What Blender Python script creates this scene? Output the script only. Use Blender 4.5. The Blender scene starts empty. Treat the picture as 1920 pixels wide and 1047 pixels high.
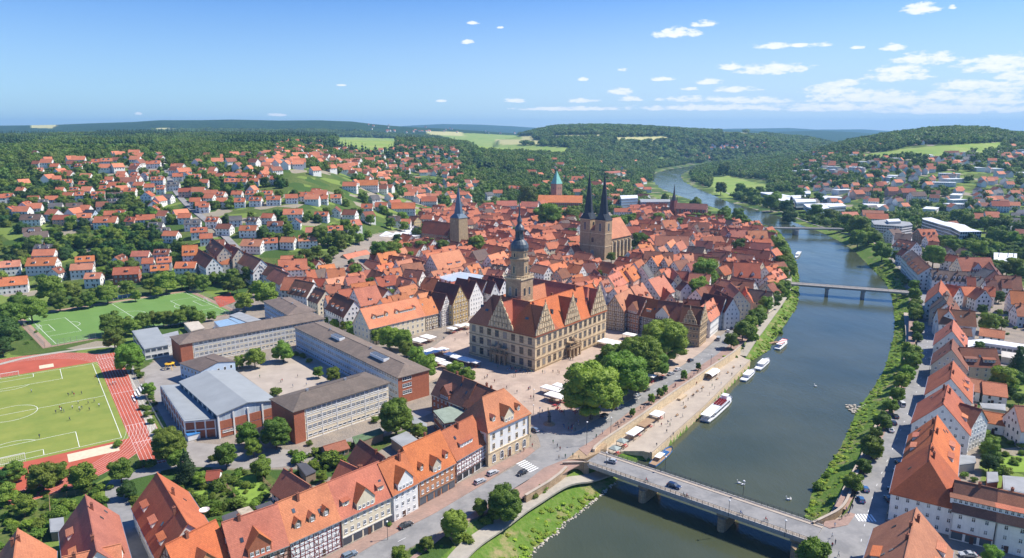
import bpy, math, random
import numpy as np
from mathutils import Vector, noise as mnoise
random.seed(7); RNG = np.random.default_rng(7)
sc = bpy.context.scene
COL = sc.collection
# ------------------------------------------------------------ camera
CAM_H, FPX, PITCH = 115.0, 1300.0, math.radians(12.1)
CP, SP = math.cos(PITCH), math.sin(PITCH)
cam = bpy.data.cameras.new('camera'); camo = bpy.data.objects.new('camera', cam); COL.objects.link(camo)
camo.location = (0, 0, CAM_H); camo.rotation_euler = (math.pi/2-PITCH, 0, 0)
cam.sensor_width = 36; cam.lens = 36*FPX/1920; cam.clip_end = 60000; cam.clip_start = 1
sc.camera = camo
# ------------------------------------------------------------ sky and sun
SUN_EL, SUN_AZ = math.radians(51), math.radians(13)      # direction towards the sun, angle from +x
sd = Vector((math.cos(SUN_AZ)*math.cos(SUN_EL), math.sin(SUN_AZ)*math.cos(SUN_EL), math.sin(SUN_EL)))
sun = bpy.data.lights.new('sun', 'SUN'); suno = bpy.data.objects.new('sun', sun); COL.objects.link(suno)
sun.energy = 5.0; sun.angle = math.radians(0.53); sun.color = (1.0, 0.94, 0.84)
suno.rotation_euler = sd.to_track_quat('Z', 'Y').to_euler()
world = bpy.data.worlds.new('World'); sc.world = world; world.use_nodes = True
NT = world.node_tree; NT.nodes.clear()
def wn(t, **k):
    n = NT.nodes.new(t)
    for a, b in k.items(): setattr(n, a, b)
    return n
def wlink(a, b): NT.links.new(a, b)
def wmath(op, a, b=None, c=None, clamp=False):
    n = wn('ShaderNodeMath', operation=op, use_clamp=clamp)
    for i, s in enumerate((a, b, c)):
        if s is None: continue
        if isinstance(s, (int, float)): n.inputs[i].default_value = s
        else: wlink(s, n.inputs[i])
    return n.outputs[0]
sky = wn('ShaderNodeTexSky'); sky.sky_type = 'NISHITA'; sky.sun_disc = False
sky.sun_elevation = SUN_EL; sky.sun_rotation = math.pi/2-SUN_AZ
sky.altitude = 300; sky.air_density = 1.0; sky.dust_density = 0.6; sky.ozone_density = 3.0
tc = wn('ShaderNodeTexCoord'); sep = wn('ShaderNodeSeparateXYZ'); wlink(tc.outputs['Generated'], sep.inputs[0])
az = wmath('ARCTAN2', sep.outputs[0], sep.outputs[1]); el = wmath('ARCSINE', sep.outputs[2])
cv = wn('ShaderNodeCombineXYZ'); wlink(wmath('MULTIPLY', az, 9.0), cv.inputs[0]); wlink(wmath('MULTIPLY', el, 24.0), cv.inputs[1])
nz = wn('ShaderNodeTexNoise'); nz.inputs['Scale'].default_value = 6.5; nz.inputs['Detail'].default_value = 7; nz.inputs['Roughness'].default_value = 0.62
wlink(cv.outputs[0], nz.inputs['Vector'])
nf = wmath('SUBTRACT', nz.outputs[0], 0.5)
def sky_dir(px, py):
    u, v = (px-960)/FPX, (py-523.5)/FPX
    d = Vector((u, CP-v*SP, -SP-v*CP)).normalized()
    return math.atan2(d.x, d.y), math.asin(d.z)
CLOUDS = [(1267,64,42,13),(1318,46,26,8),(1450,132,66,14),(1368,127,24,9),(1449,87,32,9),(1538,85,24,6),(1500,86,16,5),(1728,18,34,15),(1786,14,8,6),
 (1674,91,26,9),(1606,90,14,4),(1735,114,68,15),(1690,134,50,12),(1680,146,64,12),(1870,124,78,21),(1905,145,40,14),(1578,158,44,9),(1330,155,26,7),(1377,169,44,7),
 (1292,168,20,4),(1162,173,24,8),(1243,149,22,5),(1168,132,10,4),(1094,150,10,5),(877,80,16,5),(888,44,13,4),(937,52,7,3),(1562,172,58,13),(1620,184,120,15),
 (1410,190,70,9),(1300,187,60,7),(1180,187,26,6),(1810,163,56,14),(1880,165,60,14),(1770,182,70,12),(1860,190,90,14),(1700,190,90,12),(968,190,22,5),(1088,190,30,5),(826,190,10,3),(520,216,20,4),
 (640,160,10,3),(260,214,8,3),(2020,140,90,24),(2100,60,60,18),(2060,190,120,14),(1330,203,150,8),(1560,203,160,10),(1790,207,160,12),(1080,205,120,5)]
acc = None
for (cx, cy, hw, hh) in CLOUDS:
    a0, e0 = sky_dir(cx, cy); a1, _ = sky_dir(cx+hw, cy); _, e1 = sky_dir(cx, cy-hh)
    da = wmath('DIVIDE', wmath('SUBTRACT', az, a0), abs(a1-a0)); de = wmath('DIVIDE', wmath('SUBTRACT', el, e0), abs(e1-e0))
    de = wmath('ADD', wmath('MULTIPLY', wmath('MINIMUM', de, 0.0), 0.75), de)      # flatter undersides
    m = wmath('SUBTRACT', 1.0, wmath('ADD', wmath('MULTIPLY', da, da), wmath('MULTIPLY', de, de)))
    acc = m if acc is None else wmath('MAXIMUM', acc, m)
mask = wmath('ADD', wmath('MULTIPLY', nf, 5.2), wmath('ADD', wmath('MULTIPLY', acc, 1.0), 0.45))
mr = wn('ShaderNodeMapRange', interpolation_type='SMOOTHSTEP'); wlink(mask, mr.inputs[0]); mr.inputs[1].default_value = 0.1; mr.inputs[2].default_value = 1.15
lim = wmath('GREATER_THAN', acc, -2.2); cm = wmath('MULTIPLY', mr.outputs[0], lim)
# thin veil low over the eastern horizon
veil = wn('ShaderNodeMapRange', interpolation_type='SMOOTHSTEP'); wlink(el, veil.inputs[0])
for i, v_ in zip((1, 2, 3, 4), (0.0, 0.24, 0.88, 0.0)): veil.inputs[i].default_value = v_
veilz = wn('ShaderNodeMapRange', interpolation_type='SMOOTHSTEP'); wlink(az, veilz.inputs[0])
for i, v_ in zip((1, 2, 3, 4), (-0.5, 0.4, 0.55, 1.0)): veilz.inputs[i].default_value = v_
vl = wmath('MULTIPLY', veil.outputs[0], veilz.outputs[0])
bg = wn('ShaderNodeBackground'); bg.inputs[1].default_value = 0.105
hsv = wn('ShaderNodeHueSaturation'); hsv.inputs['Saturation'].default_value = 1.25; hsv.inputs['Hue'].default_value=0.51; wlink(sky.outputs[0], hsv.inputs['Color'])
tint = wn('ShaderNodeMixRGB', blend_type='MULTIPLY'); tint.inputs[0].default_value = 1.0; wlink(hsv.outputs[0], tint.inputs[1]); tint.inputs[2].default_value = (0.48, 0.80, 1.10, 1); wlink(tint.outputs[0], bg.inputs[0])
bgc = wn('ShaderNodeBackground'); bgc.inputs[1].default_value = 0.82
shade = wn('ShaderNodeMapRange'); wlink(mask, shade.inputs[0]); shade.inputs[1].default_value = 0.3; shade.inputs[2].default_value = 2.0
ramp = wn('ShaderNodeMixRGB'); wlink(shade.outputs[0], ramp.inputs[0]); ramp.inputs[1].default_value = (0.78, 0.86, 0.96, 1); ramp.inputs[2].default_value = (1, 1, 1, 1)
wlink(ramp.outputs[0], bgc.inputs[0])
bgv = wn('ShaderNodeBackground'); bgv.inputs[0].default_value = (0.62, 0.78, 0.96, 1); bgv.inputs[1].default_value = 0.78
mxv = wn('ShaderNodeMixShader'); wlink(vl, mxv.inputs[0]); wlink(bg.outputs[0], mxv.inputs[1]); wlink(bgv.outputs[0], mxv.inputs[2])
mx = wn('ShaderNodeMixShader'); wlink(wmath('MULTIPLY', cm, 0.95), mx.inputs[0]); wlink(mxv.outputs[0], mx.inputs[1]); wlink(bgc.outputs[0], mx.inputs[2])
ow = wn('ShaderNodeOutputWorld'); wlink(mx.outputs[0], ow.inputs[0])
vs = sc.view_settings; vs.view_transform = 'Standard'; vs.look = 'None'; vs.exposure = 0.50; vs.gamma = 1.0; vs.use_curve_mapping = False
sc.cycles.use_denoising = True
try: sc.cycles.denoiser = 'OPENIMAGEDENOISE'
except Exception: pass
sc.cycles.max_bounces = 5; sc.cycles.diffuse_bounces = 2; sc.cycles.glossy_bounces = 2; sc.cycles.volume_bounces = 0; sc.cycles.transparent_max_bounces = 4
sc.cycles.caustics_reflective = False; sc.cycles.caustics_refractive = False
sc.render.use_persistent_data = False
# ------------------------------------------------------------ projection helpers
def G(px, py, z=0.0):
    u, v = (px-960)/FPX, (py-523.5)/FPX
    t = (CAM_H-z)/(SP+v*CP); return (u*t, (CP-v*SP)*t)
def PRJ(x, y, z):
    d = z-CAM_H; zc = y*CP-d*SP; vv = -(y*SP+d*CP)
    return 960+FPX*x/zc, 523.5+FPX*vv/zc
def ipoly(X, Y, poly):
    X = np.asarray(X, float); Y = np.asarray(Y, float); r = np.zeros(X.shape, bool); n = len(poly)
    for i in range(n):
        (x0, y0), (x1, y1) = poly[i], poly[(i+1) % n]
        if y0 == y1: continue
        c = ((y0 > Y) != (y1 > Y)) & (X < (x1-x0)*(Y-y0)/(y1-y0)+x0); r ^= c
    return r
def dline(X, Y, pts, closed=False):
    X = np.asarray(X, float); Y = np.asarray(Y, float); d = np.full(X.shape, 1e12)
    n = len(pts)
    for i in range(n if closed else n-1):
        (x0, y0), (x1, y1) = pts[i], pts[(i+1) % n]; dx, dy = x1-x0, y1-y0; l2 = dx*dx+dy*dy+1e-9
        t = np.clip(((X-x0)*dx+(Y-y0)*dy)/l2, 0, 1); d = np.minimum(d, (X-x0-t*dx)**2+(Y-y0-t*dy)**2)
    return np.sqrt(d)
def ss(a, b, x):
    t = np.clip((x-a)/(b-a), 0, 1); return t*t*(3-2*t)
# ------------------------------------------------------------ river and quay outlines (world metres)
WZ = -6.3
LB = [(985,1075),(1003,1030),(1043,1000),(1060,980),(1093,957),(1117,937),(1150,908),(1178,880),(1200,862)]
LBq = [(1223,850),(1318,765),(1407,676)]                      # quay edge, top at -3
LB2 = [(1443,657),(1452,640),(1467,617),(1493,580),(1498,550),(1498,520),(1493,493),(1478,458),(1460,434),(1425,418),(1385,405),(1347,391),(1310,379),(1272,366),(1240,353),(1225,339),(1229,326),(1250,319),(1290,313),(1312,309),(1360,305)]
RB = [(1497,1075),(1500,1000),(1510,963),(1520,930),(1527,907),(1547,883),(1573,843),(1593,800),(1597,790),(1607,767),(1633,733),(1657,693),(1670,650),(1677,617),(1675,580),(1670,550),(1657,527),(1630,500),(1600,470),(1573,453),(1540,437),(1493,420),(1460,407),(1427,397),(1390,387),(1357,377),(1332,365),(1300,352),(1278,340),(1276,328),(1290,319),(1320,312),(1362,307)]
wq = lambda L, z=WZ: [G(a, b, z) for a, b in L]
QOUT = wq(LBq, -3.0)

QIN = [G(a, b, 0) for a, b in [(1120,842),(1148,818),(1205,780),(1240,754),(1279,727),(1330,693),(1373,665),(1385,655)]]
def offs(pts, d):
    out = []
    for i, p in enumerate(pts):
        a = pts[max(i-1, 0)]; b = pts[min(i+1, len(pts)-1)]
        tx, ty = b[0]-a[0], b[1]-a[1]; l = math.hypot(tx, ty) or 1
        out.append((p[0]-ty/l*d, p[1]+tx/l*d))
    return out
RIV = wq(LB)+offs(QOUT, 2.6)+wq(LB2)+wq(RB)[::-1]
a0 = RIV[0]; b0 = RIV[-1]
RIV = [(a0[0]-60, 60.0)]+RIV+[(b0[0]+10, 60.0)]
QUAY = QIN+[(QOUT[2][0]-1.5, QOUT[2][1]+3)]+QOUT[::-1]+[G(1205,846,-3), G(1170,846,-3)]
QUAYT = offs(QIN, 1.3)+[(QOUT[2][0]-1.5, QOUT[2][1]+3)]+QOUT[::-1]+[G(1205,846,-3), G(1165,848,-3)]
# ------------------------------------------------------------ terrain height
def crest(D, prof):
    ks, zs = [], []
    for px, py in prof:
        v = (py-523.5)/FPX; t = D/(CP-v*SP); ks.append((px-960)/FPX*t/D); zs.append(CAM_H-t*(SP+v*CP))
    return np.array(ks), np.array(zs)
RIDGES = [
 (2300, 900, 500, [(-900,258),(-300,257),(0,259),(200,257),(400,255),(550,257),(700,262),(830,268),(960,280),(1010,330)]),
 (5600, 1600, 900, [(-1200,245),(-100,240),(0,236),(100,235),(190,232),(250,230),(300,226),(430,224),(520,226),(600,225),(660,227),(700,232),(760,238),(860,243),(960,250),(1030,262)]),
 (12500, 2500, 1500, [(600,262),(700,240),(760,236),(830,233),(900,234),(960,237),(1040,243),(1100,246),(1300,244),(1380,241),(1420,241),(1480,240),(1530,243),(1620,243),(1720,250)]),
 (3900, 1400, 700, [(930,264),(975,255),(1010,247),(1050,241),(1110,239),(1180,240),(1260,244),(1330,248),(1400,249),(1450,256),(1520,262),(1570,275)]),
 (8000, 1500, 700, [(1180,262),(1230,240),(1290,239),(1350,243),(1450,247),(1540,245),(1600,248),(1700,256)]),
 (2350, 1000, 500, [(1380,330),(1430,304),(1500,290),(1560,276),(1620,264),(1680,254),(1740,247),(1790,244),(1850,246),(1900,254),(1980,254),(2200,244),(3000,240)]),
]
RC = [(D, wf, wb)+crest(D, p) for D, wf, wb, p in RIDGES]
def ramp1(y, pts): return np.interp(y, [p[0] for p in pts], [p[1] for p in pts])
def river_sd(X, Y):
    d = dline(X, Y, RIV); return np.where(ipoly(X, Y, RIV), -d, d)
def fbm(X, Y, s):
    a = np.sin(X/s*1.3+np.sin(Y/s*0.9)*1.4)+np.sin(Y/s*1.1+1.7+np.sin(X/s*0.7)*1.6)
    b = np.sin(X/s*3.1+Y/s*1.7+2)+np.sin(Y/s*2.9-X/s*1.3+np.sin(X/s*2.3))
    return a*0.35+b*0.15
def ter(X, Y, sd=None):
    X = np.asarray(X, float); Y = np.asarray(Y, float); shp = X.shape; X = np.atleast_1d(X); Y = np.atleast_1d(Y)
    K = X/np.maximum(Y, 1)
    hl = ramp1(Y, [(0,0),(500,0),(545,9),(620,27),(710,41),(900,72),(1150,80),(1500,84),(2300,86),(4000,60)])
    wl = 1-ss(-0.33, -0.08, K)
    hm = ramp1(Y, [(0,0),(880,0),(1300,22),(1800,50),(2600,45),(4000,20)]); wm = (1-ss(0.10, 0.19, K))*(1-wl)
    hr = ramp1(Y, [(0,0),(850,0),(1100,12),(1600,46),(2000,62),(3000,60),(5000,20)]); wr = ss(0.36, 0.52, K)
    z = hl*wl+hm*wm+hr*wr
    z = z+fbm(X, Y, 160)*ss(700, 1600, Y)*6*np.clip(wl+wm*0.6+wr*0.6, 0, 1)
    for D, wf, wb, ks, zs in RC:
        c = np.interp(K, ks, zs, left=-80 if ks[0] > -0.7 else None, right=-80)
        t_ = np.clip(np.abs(Y-D)/np.where(Y < D, wf*1.75, wb*1.75), 0, 1); s = (1-t_*t_)**2
        h = c*s+fbm(X, Y, D/9)*D*0.0016*s
        z = np.maximum(z, h)
    sd = river_sd(X, Y) if sd is None else sd
    vf = ss(15, 420, sd)*0.96+0.04; z = np.where((Y > 640) & (Y < 3600), z*(vf+(1-vf)*ss(2600, 3600, Y)), z)
    z = z-5.0*ss(720, 900, Y)*(1-ss(60, 260, sd))*(1-ss(3600, 4400, Y))
    west = ipoly(X, Y, [(-500, 0), (-500, 245), (38, 245), (60, 215), (60, 0)])
    bw = np.where(west, 24.0, 17.0); bw = np.where(Y > 700, 24, bw)
    land = z+WZ-0.1
    bk = np.where(sd < 0, np.maximum(-9.0, WZ+sd*0.55), WZ+(z-WZ)*ss(0, 1, np.clip(sd/bw, 0, 1)**0.8))
    z = np.where((sd < bw) & (Y < 4500), bk, z)
    # street terraces held by walls on the town bank
    prom = (Y > 236) & (Y < 1000) & ipoly(X, Y, STREETSIDE)
    z = np.where(prom, np.maximum(z, 0.0), z)
    z = np.where(ipoly(X, Y, QUAYT), -4.0, z)
    return z.reshape(shp) if shp else float(z[0])
# everything west of the promenade wall (town side) stays at street level
WL = [(985,932),(1030,905),(1062,880),(1100,862),(1120,842),(1148,818),(1205,780),(1240,754),(1279,727),(1330,693),(1373,665)]
WALLPTS = [G(a, b) for a, b in WL]
STREETSIDE = [(-600, 236)]+[(x, y) for x, y in WALLPTS if y > 236]+[G(1400,640),G(1440,590),G(1462,555),G(1466,535),G(1460,480),G(1430,438),G(1380,415),(130, 1000),(-600, 1000)]
STREETSIDE = offs(STREETSIDE, 1.2)
_tc = {}
def tz(x, y):
    return float(ter(np.array([x]), np.array([y]))[0])
def GT(px, py, h=0.0):
    """point on the terrain (plus h) seen at a pixel: march along the ray"""
    u, v = (px-960)/FPX, (py-523.5)/FPX
    t = np.concatenate([np.linspace(120, 1200, 541), np.geomspace(1203, 9000, 300)])
    X, Y, Z = u*t, (CP-v*SP)*t, CAM_H-(SP+v*CP)*t
    below = Z < ter(X, Y)+h
    if not below.any(): return None
    i = int(np.argmax(below)); i = max(i, 1)
    lo, hi = t[i-1], t[i]
    tt = np.linspace(lo, hi, 12); X, Y, Z = u*tt, (CP-v*SP)*tt, CAM_H-(SP+v*CP)*tt
    b = Z < ter(X, Y)+h; j = int(np.argmax(b)); return float(X[j]), float(Y[j])
# ------------------------------------------------------------ object helpers
def tag(o, label=None, cat=None, group=None, kind=None):
    if label: o['label'] = label
    if cat: o['category'] = cat
    if group: o['group'] = group
    if kind: o['kind'] = kind
    return o
def empty(name, loc=(0, 0, 0), rz=0.0, parent=None):
    o = bpy.data.objects.new(name, None); COL.objects.link(o); o.location = loc; o.rotation_euler = (0, 0, rz); o.empty_display_size = 0.5
    if parent: o.parent = parent
    return o
def link(name, me, parent=None, loc=None, rz=0.0, scale=None):
    o = bpy.data.objects.new(name, me); COL.objects.link(o)
    if parent: o.parent = parent
    if loc is not None: o.location = loc
    if rz: o.rotation_euler = (0, 0, rz)
    if scale is not None: o.scale = scale
    return o
MERGE = None
class MB:
    def __init__(s): s.v, s.f, s.m = [], [], []
    def add(s, vs, fs, m=0):
        b = len(s.v); s.v += [tuple(p) for p in vs]; s.f += [tuple(b+i for i in f) for f in fs]; s.m += [m]*len(fs)
    def quad(s, a, b, c, d, m=0): s.add((a, b, c, d), ((0, 1, 2, 3),), m)
    def box(s, x0, x1, y0, y1, z0, z1, m=0, bottom=False):
        vs = [(x0,y0,z0),(x1,y0,z0),(x1,y1,z0),(x0,y1,z0),(x0,y0,z1),(x1,y0,z1),(x1,y1,z1),(x0,y1,z1)]
        fs = [(4,5,6,7),(0,1,5,4),(1,2,6,5),(2,3,7,6),(3,0,4,7)]
        if bottom: fs.append((3,2,1,0))
        s.add(vs, fs, m)
    def obox(s, c, ax, ay, az, hx, hy, hz, m=0):
        c, ax, ay, az = Vector(c), Vector(ax), Vector(ay), Vector(az); vs = []
        for k in (-1, 1):
            for i, j in ((-1,-1),(1,-1),(1,1),(-1,1)): vs.append(c+ax*hx*i+ay*hy*j+az*hz*k)
        s.add(vs, [(4,5,6,7),(0,1,5,4),(1,2,6,5),(2,3,7,6),(3,0,4,7),(3,2,1,0)], m)
    def bar(s, a, b, w, h=None, m=0):
        a, b = Vector(a), Vector(b); d = (b-a); L = d.length
        if L < 1e-6: return
        d /= L; up = Vector((0, 0, 1)) if abs(d.z) < 0.95 else Vector((1, 0, 0))
        sx = d.cross(up).normalized(); sy = sx.cross(d)
        s.obox((a+b)/2, d, sx, sy, L/2, w/2, (h or w)/2, m)
    def prism(s, poly, z0, z1, m=0, mtop=None, bottom=False):
        A = sum(poly[i][0]*poly[(i+1) % len(poly)][1]-poly[(i+1) % len(poly)][0]*poly[i][1] for i in range(len(poly)))
        if A < 0: poly = poly[::-1]
        n = len(poly); s.add([(x, y, z0) for x, y in poly]+[(x, y, z1) for x, y in poly], [(i, (i+1) % n, n+(i+1) % n, n+i) for i in range(n)], m)
        s.add([(x, y, z1) for x, y in poly], [tuple(range(n))], m if mtop is None else mtop)
        if bottom: s.add([(x, y, z0) for x, y in poly], [tuple(range(n))[::-1]], m)
    def cyl(s, c, r0, r1, z0, z1, n=8, m=0, cap=True, ph=0.0):
        x, y = c; P = [(math.cos(2*math.pi*i/n+ph), math.sin(2*math.pi*i/n+ph)) for i in range(n)]
        s.add([(x+r0*a, y+r0*b, z0) for a, b in P]+[(x+r1*a, y+r1*b, z1) for a, b in P], [(i, (i+1) % n, n+(i+1) % n, n+i) for i in range(n)]+([tuple(range(n, 2*n))] if cap else []), m)
    def lathe(s, c, prof, n=12, m=0, ph=0.0):
        for (r0, z0), (r1, z1) in zip(prof[:-1], prof[1:]): s.cyl(c, max(r0, 1e-3), max(r1, 1e-3), z0, z1, n, m, cap=False, ph=ph)
    def build(s, name, mats, parent=None, smooth=False, link_=True, loc=None, kind=None):
        if MERGE and link_:
            big, x, y, z, c, sn, allm = MERGE; ml = mats if isinstance(mats, (list, tuple)) else [mats]; mp = [allm.index(q) for q in ml]; b = len(big.v)
            big.v += [(x+c*p[0]-sn*p[1], y+sn*p[0]+c*p[1], z+p[2]) for p in s.v]; big.f += [tuple(b+i for i in f) for f in s.f]; big.m += [mp[int(i)] for i in s.m]; return None
        me = bpy.data.meshes.new(name); me.from_pydata(s.v, [], s.f)
        for q in (mats if isinstance(mats, (list, tuple)) else [mats]): me.materials.append(q)
        if any(s.m): me.polygons.foreach_set('material_index', [int(i) for i in s.m])
        uvmap(me)
        if smooth: me.polygons.foreach_set('use_smooth', [True]*len(s.f))
        me.update()
        if not link_: return me
        o = link(name, me, parent, loc)
        if kind: o['kind'] = kind
        return o
def uvmap(me):
    nl = len(me.loops)
    if not nl: return
    nv = len(me.vertices); co = np.empty(nv*3, np.float32); me.vertices.foreach_get('co', co); co = co.reshape(-1, 3)
    li = np.empty(nl, np.int32); me.loops.foreach_get('vertex_index', li)
    npo = len(me.polygons); no = np.empty(npo*3, np.float32); me.polygons.foreach_get('normal', no); no = no.reshape(-1, 3)
    lt = np.empty(npo, np.int32); me.polygons.foreach_get('loop_total', lt); N = np.repeat(no, lt, axis=0); p = co[li]
    h = np.stack([-N[:, 1], N[:, 0]], 1); l = np.linalg.norm(h, axis=1); flat = l < 0.05; l[flat] = 1; h /= l[:, None]; h[flat] = (1, 0)
    h3 = np.concatenate([h, np.zeros((nl, 1), np.float32)], 1); up = np.cross(N, h3)
    uv = np.stack([(p*h3).sum(1), (p*up).sum(1)], 1).astype(np.float32)
    L = me.uv_layers.new(name='UVMap'); L.data.foreach_set('uv', uv.ravel())
# ------------------------------------------------------------ materials
MATS = {}
class N:
    """small wrapper to write node trees briefly"""
    def __init__(s, name):
        s.m = bpy.data.materials.new(name); s.m.use_nodes = True; s.t = s.m.node_tree; s.t.nodes.clear()
        s.out = s.t.nodes.new('ShaderNodeOutputMaterial'); s.b = s.t.nodes.new('ShaderNodeBsdfPrincipled'); s.t.links.new(s.b.outputs[0], s.out.inputs[0])
    def n(s, t, ins=None, **k):
        n = s.t.nodes.new(t)
        for a, b in k.items(): setattr(n, a, b)
        for a, b in (ins or {}).items(): s.set(n.inputs[a], b)
        return n
    def set(s, sock, v):
        if hasattr(v, 'is_output'): s.t.links.new(v, sock)
        elif isinstance(v, (tuple, list)) and len(v) == 3 and sock.type == 'RGBA': sock.default_value = (*v, 1)
        else: sock.default_value = v
    def mix(s, f, a, b, mode='MIX'):
        n = s.n('ShaderNodeMixRGB', {0: f, 1: a, 2: b}, blend_type=mode); return n.outputs[0]
    def math(s, op, a, b=0.0, clamp=False): return s.n('ShaderNodeMath', {0: a, 1: b}, operation=op, use_clamp=clamp).outputs[0]
    def rng(s, v, a, b, c=0.0, d=1.0): return s.n('ShaderNodeMapRange', {0: v, 1: a, 2: b, 3: c, 4: d}).outputs[0]
    def noise(s, scale, detail=3, rough=0.55, vec=None, obj=False):
        ins = {'Scale': scale, 'Detail': detail, 'Roughness': rough}
        if vec is None: vec = s.pos()
        ins['Vector'] = vec
        return s.n('ShaderNodeTexNoise', ins).outputs[0]
    def pos(s):
        if not hasattr(s, '_p'): s._p = s.n('ShaderNodeNewGeometry').outputs['Position']
        return s._p
    def uv(s): return s.n('ShaderNodeUVMap').outputs[0]
    def rnd(s): return s.n('ShaderNodeObjectInfo').outputs['Random']
    def hsv(s, c, h=0.5, sa=1.0, v=1.0): return s.n('ShaderNodeHueSaturation', {'Hue': h, 'Saturation': sa, 'Value': v, 'Color': c}).outputs[0]
    def bump(s, h, st=0.3, d=0.1): s.set(s.b.inputs['Normal'], s.n('ShaderNodeBump', {'Height': h, 'Strength': st, 'Distance': d}).outputs[0])
    def done(s, col, rough=0.85, spec=0.3, metal=0.0):
        s.set(s.b.inputs['Base Color'], col); s.set(s.b.inputs['Roughness'], rough); s.set(s.b.inputs['Specular IOR Level'], spec); s.set(s.b.inputs['Metallic'], metal)
        MATS[s.m.name] = s.m; return s.m
def plain(name, c, rough=0.7, spec=0.4, var=0.12, metal=0.0, sc_=0.6):
    if name in MATS: return MATS[name]
    q = N(name); f = q.rng(q.noise(sc_, 4), 0.3, 0.7, 1-var, 1+var); col = q.mix(1.0, c, q.n('ShaderNodeCombineXYZ', {0: f, 1: f, 2: f}).outputs[0], 'MULTIPLY')
    return q.done(col, rough, spec, metal)
def roof_mat(name, c, c2, tile=0.42):
    q = N(name); uv = q.uv()
    br = q.n('ShaderNodeTexBrick', {'Vector': uv, 'Scale': 1.0, 'Mortar Size': 0.035, 'Mortar Smooth': 0.5, 'Brick Width': tile*0.8, 'Row Height': tile, 'Color1': (1.08, 1.08, 1.08), 'Color2': (0.86, 0.86, 0.86), 'Mortar': (0.55, 0.5, 0.5)})
    big = q.rng(q.noise(0.16, 4, 0.65), 0.35, 0.68); fine = q.rng(q.noise(1.9, 3, 0.7), 0.3, 0.75)
    col = q.mix(big, c, c2); col = q.mix(q.math('MULTIPLY', fine, 0.42), col, tuple(a*0.5 for a in c2))
    col = q.mix(0.75, col, br.outputs[0], 'MULTIPLY')
    col = q.hsv(col, q.rng(q.rnd(), 0, 1, 0.495, 0.512), q.rng(q.math('FRACT', q.math('MULTIPLY', q.rnd(), 5.7)), 0, 1, 0.86, 1.03), q.rng(q.math('FRACT', q.math('MULTIPLY', q.rnd(), 11.3)), 0, 1, 0.80, 1.13))
    q.bump(br.outputs['Fac'], 0.35, -0.05); return q.done(col, 0.8, 0.25)
def wall_mat(name, c, var=0.1, brick=None, rough=0.9):
    q = N(name); a = q.rng(q.noise(0.5, 5, 0.7), 0.3, 0.7, 1-var, 1+var*0.5)
    sx = q.n('ShaderNodeMapping', {'Vector': q.pos(), 'Scale': (1.6, 1.6, 0.12)}).outputs[0]
    st = q.rng(q.noise(1.3, 3, 0.6, sx), 0.45, 0.8, 1.0, 1-var*1.3)
    k = q.math('MULTIPLY', a, st); col = q.mix(1.0, c, q.n('ShaderNodeCombineXYZ', {0: k, 1: k, 2: k}).outputs[0], 'MULTIPLY')
    if brick:
        bw, bh, mo, k2 = brick
        br = q.n('ShaderNodeTexBrick', {'Vector': q.uv(), 'Scale': 1.0, 'Mortar Size': mo, 'Brick Width': bw, 'Row Height': bh, 'Color1': (1.12, 1.1, 1.08), 'Color2': (0.82, 0.8, 0.8), 'Mortar': (k2, k2, k2)})
        col = q.mix(0.85, col, br.outputs[0], 'MULTIPLY'); q.bump(br.outputs['Fac'], 0.3, -0.03)
    return q.done(col, rough, 0.2)
ROOF = {
 'orange': roof_mat('orange_roof_tile', (0.62, 0.185, 0.078), (0.47, 0.135, 0.062)),
 'red': roof_mat('red_roof_tile', (0.48, 0.118, 0.055), (0.34, 0.09, 0.05)),
 'bright': roof_mat('bright_roof_tile', (0.70, 0.230, 0.102), (0.56, 0.17, 0.08)),
 'rust': roof_mat('rust_roof_tile', (0.35, 0.115, 0.06), (0.23, 0.085, 0.052)),
 'dark': roof_mat('dark_red_roof_tile', (0.24, 0.062, 0.045), (0.15, 0.05, 0.04)),
 'brown': roof_mat('brown_roof_tile', (0.20, 0.13, 0.10), (0.14, 0.095, 0.08)),
 'grey': roof_mat('grey_roof_tile', (0.20, 0.19, 0.185), (0.12, 0.115, 0.115)),
 'slate': roof_mat('slate_roof', (0.055, 0.07, 0.09), (0.035, 0.045, 0.06), 0.5),
}
WALL = {
 'white': wall_mat('white_plaster', (0.80, 0.78, 0.73)), 'cream': wall_mat('cream_plaster', (0.74, 0.64, 0.46)),
 'yellow': wall_mat('ochre_plaster', (0.66, 0.50, 0.24)), 'grey': wall_mat('grey_plaster', (0.48, 0.48, 0.46)),
 'pink': wall_mat('pink_plaster', (0.66, 0.38, 0.28)), 'beige': wall_mat('beige_plaster', (0.60, 0.52, 0.40)),
 'brick': wall_mat('red_brick', (0.44, 0.155, 0.085), 0.1, (0.5, 0.16, 0.012, 0.75)), 'obrick': wall_mat('orange_brick', (0.52, 0.25, 0.13), 0.1, (0.5, 0.16, 0.012, 0.8)),
 'stone': wall_mat('sandstone', (0.72, 0.57, 0.36), 0.14, (1.1, 0.5, 0.02, 0.6)), 'dstone': wall_mat('weathered_sandstone', (0.45, 0.325, 0.20), 0.25, (1.3, 0.6, 0.03, 0.55)),
 'blue': wall_mat('pale_blue_cladding', (0.45, 0.55, 0.66), 0.08), 'brown': wall_mat('brown_plaster', (0.30, 0.22, 0.16)),
 'concrete': wall_mat('concrete', (0.42, 0.40, 0.37), 0.15), 'rstone': wall_mat('red_sandstone', (0.26, 0.095, 0.08), 0.2, (1.0, 0.5, 0.02, 0.6)),
}
TIMB = {'brown': plain('brown_timber', (0.10, 0.05, 0.032), 0.8), 'red': plain('oxblood_timber', (0.20, 0.045, 0.035), 0.8), 'black': plain('black_timber', (0.035, 0.032, 0.03), 0.8)}
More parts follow.
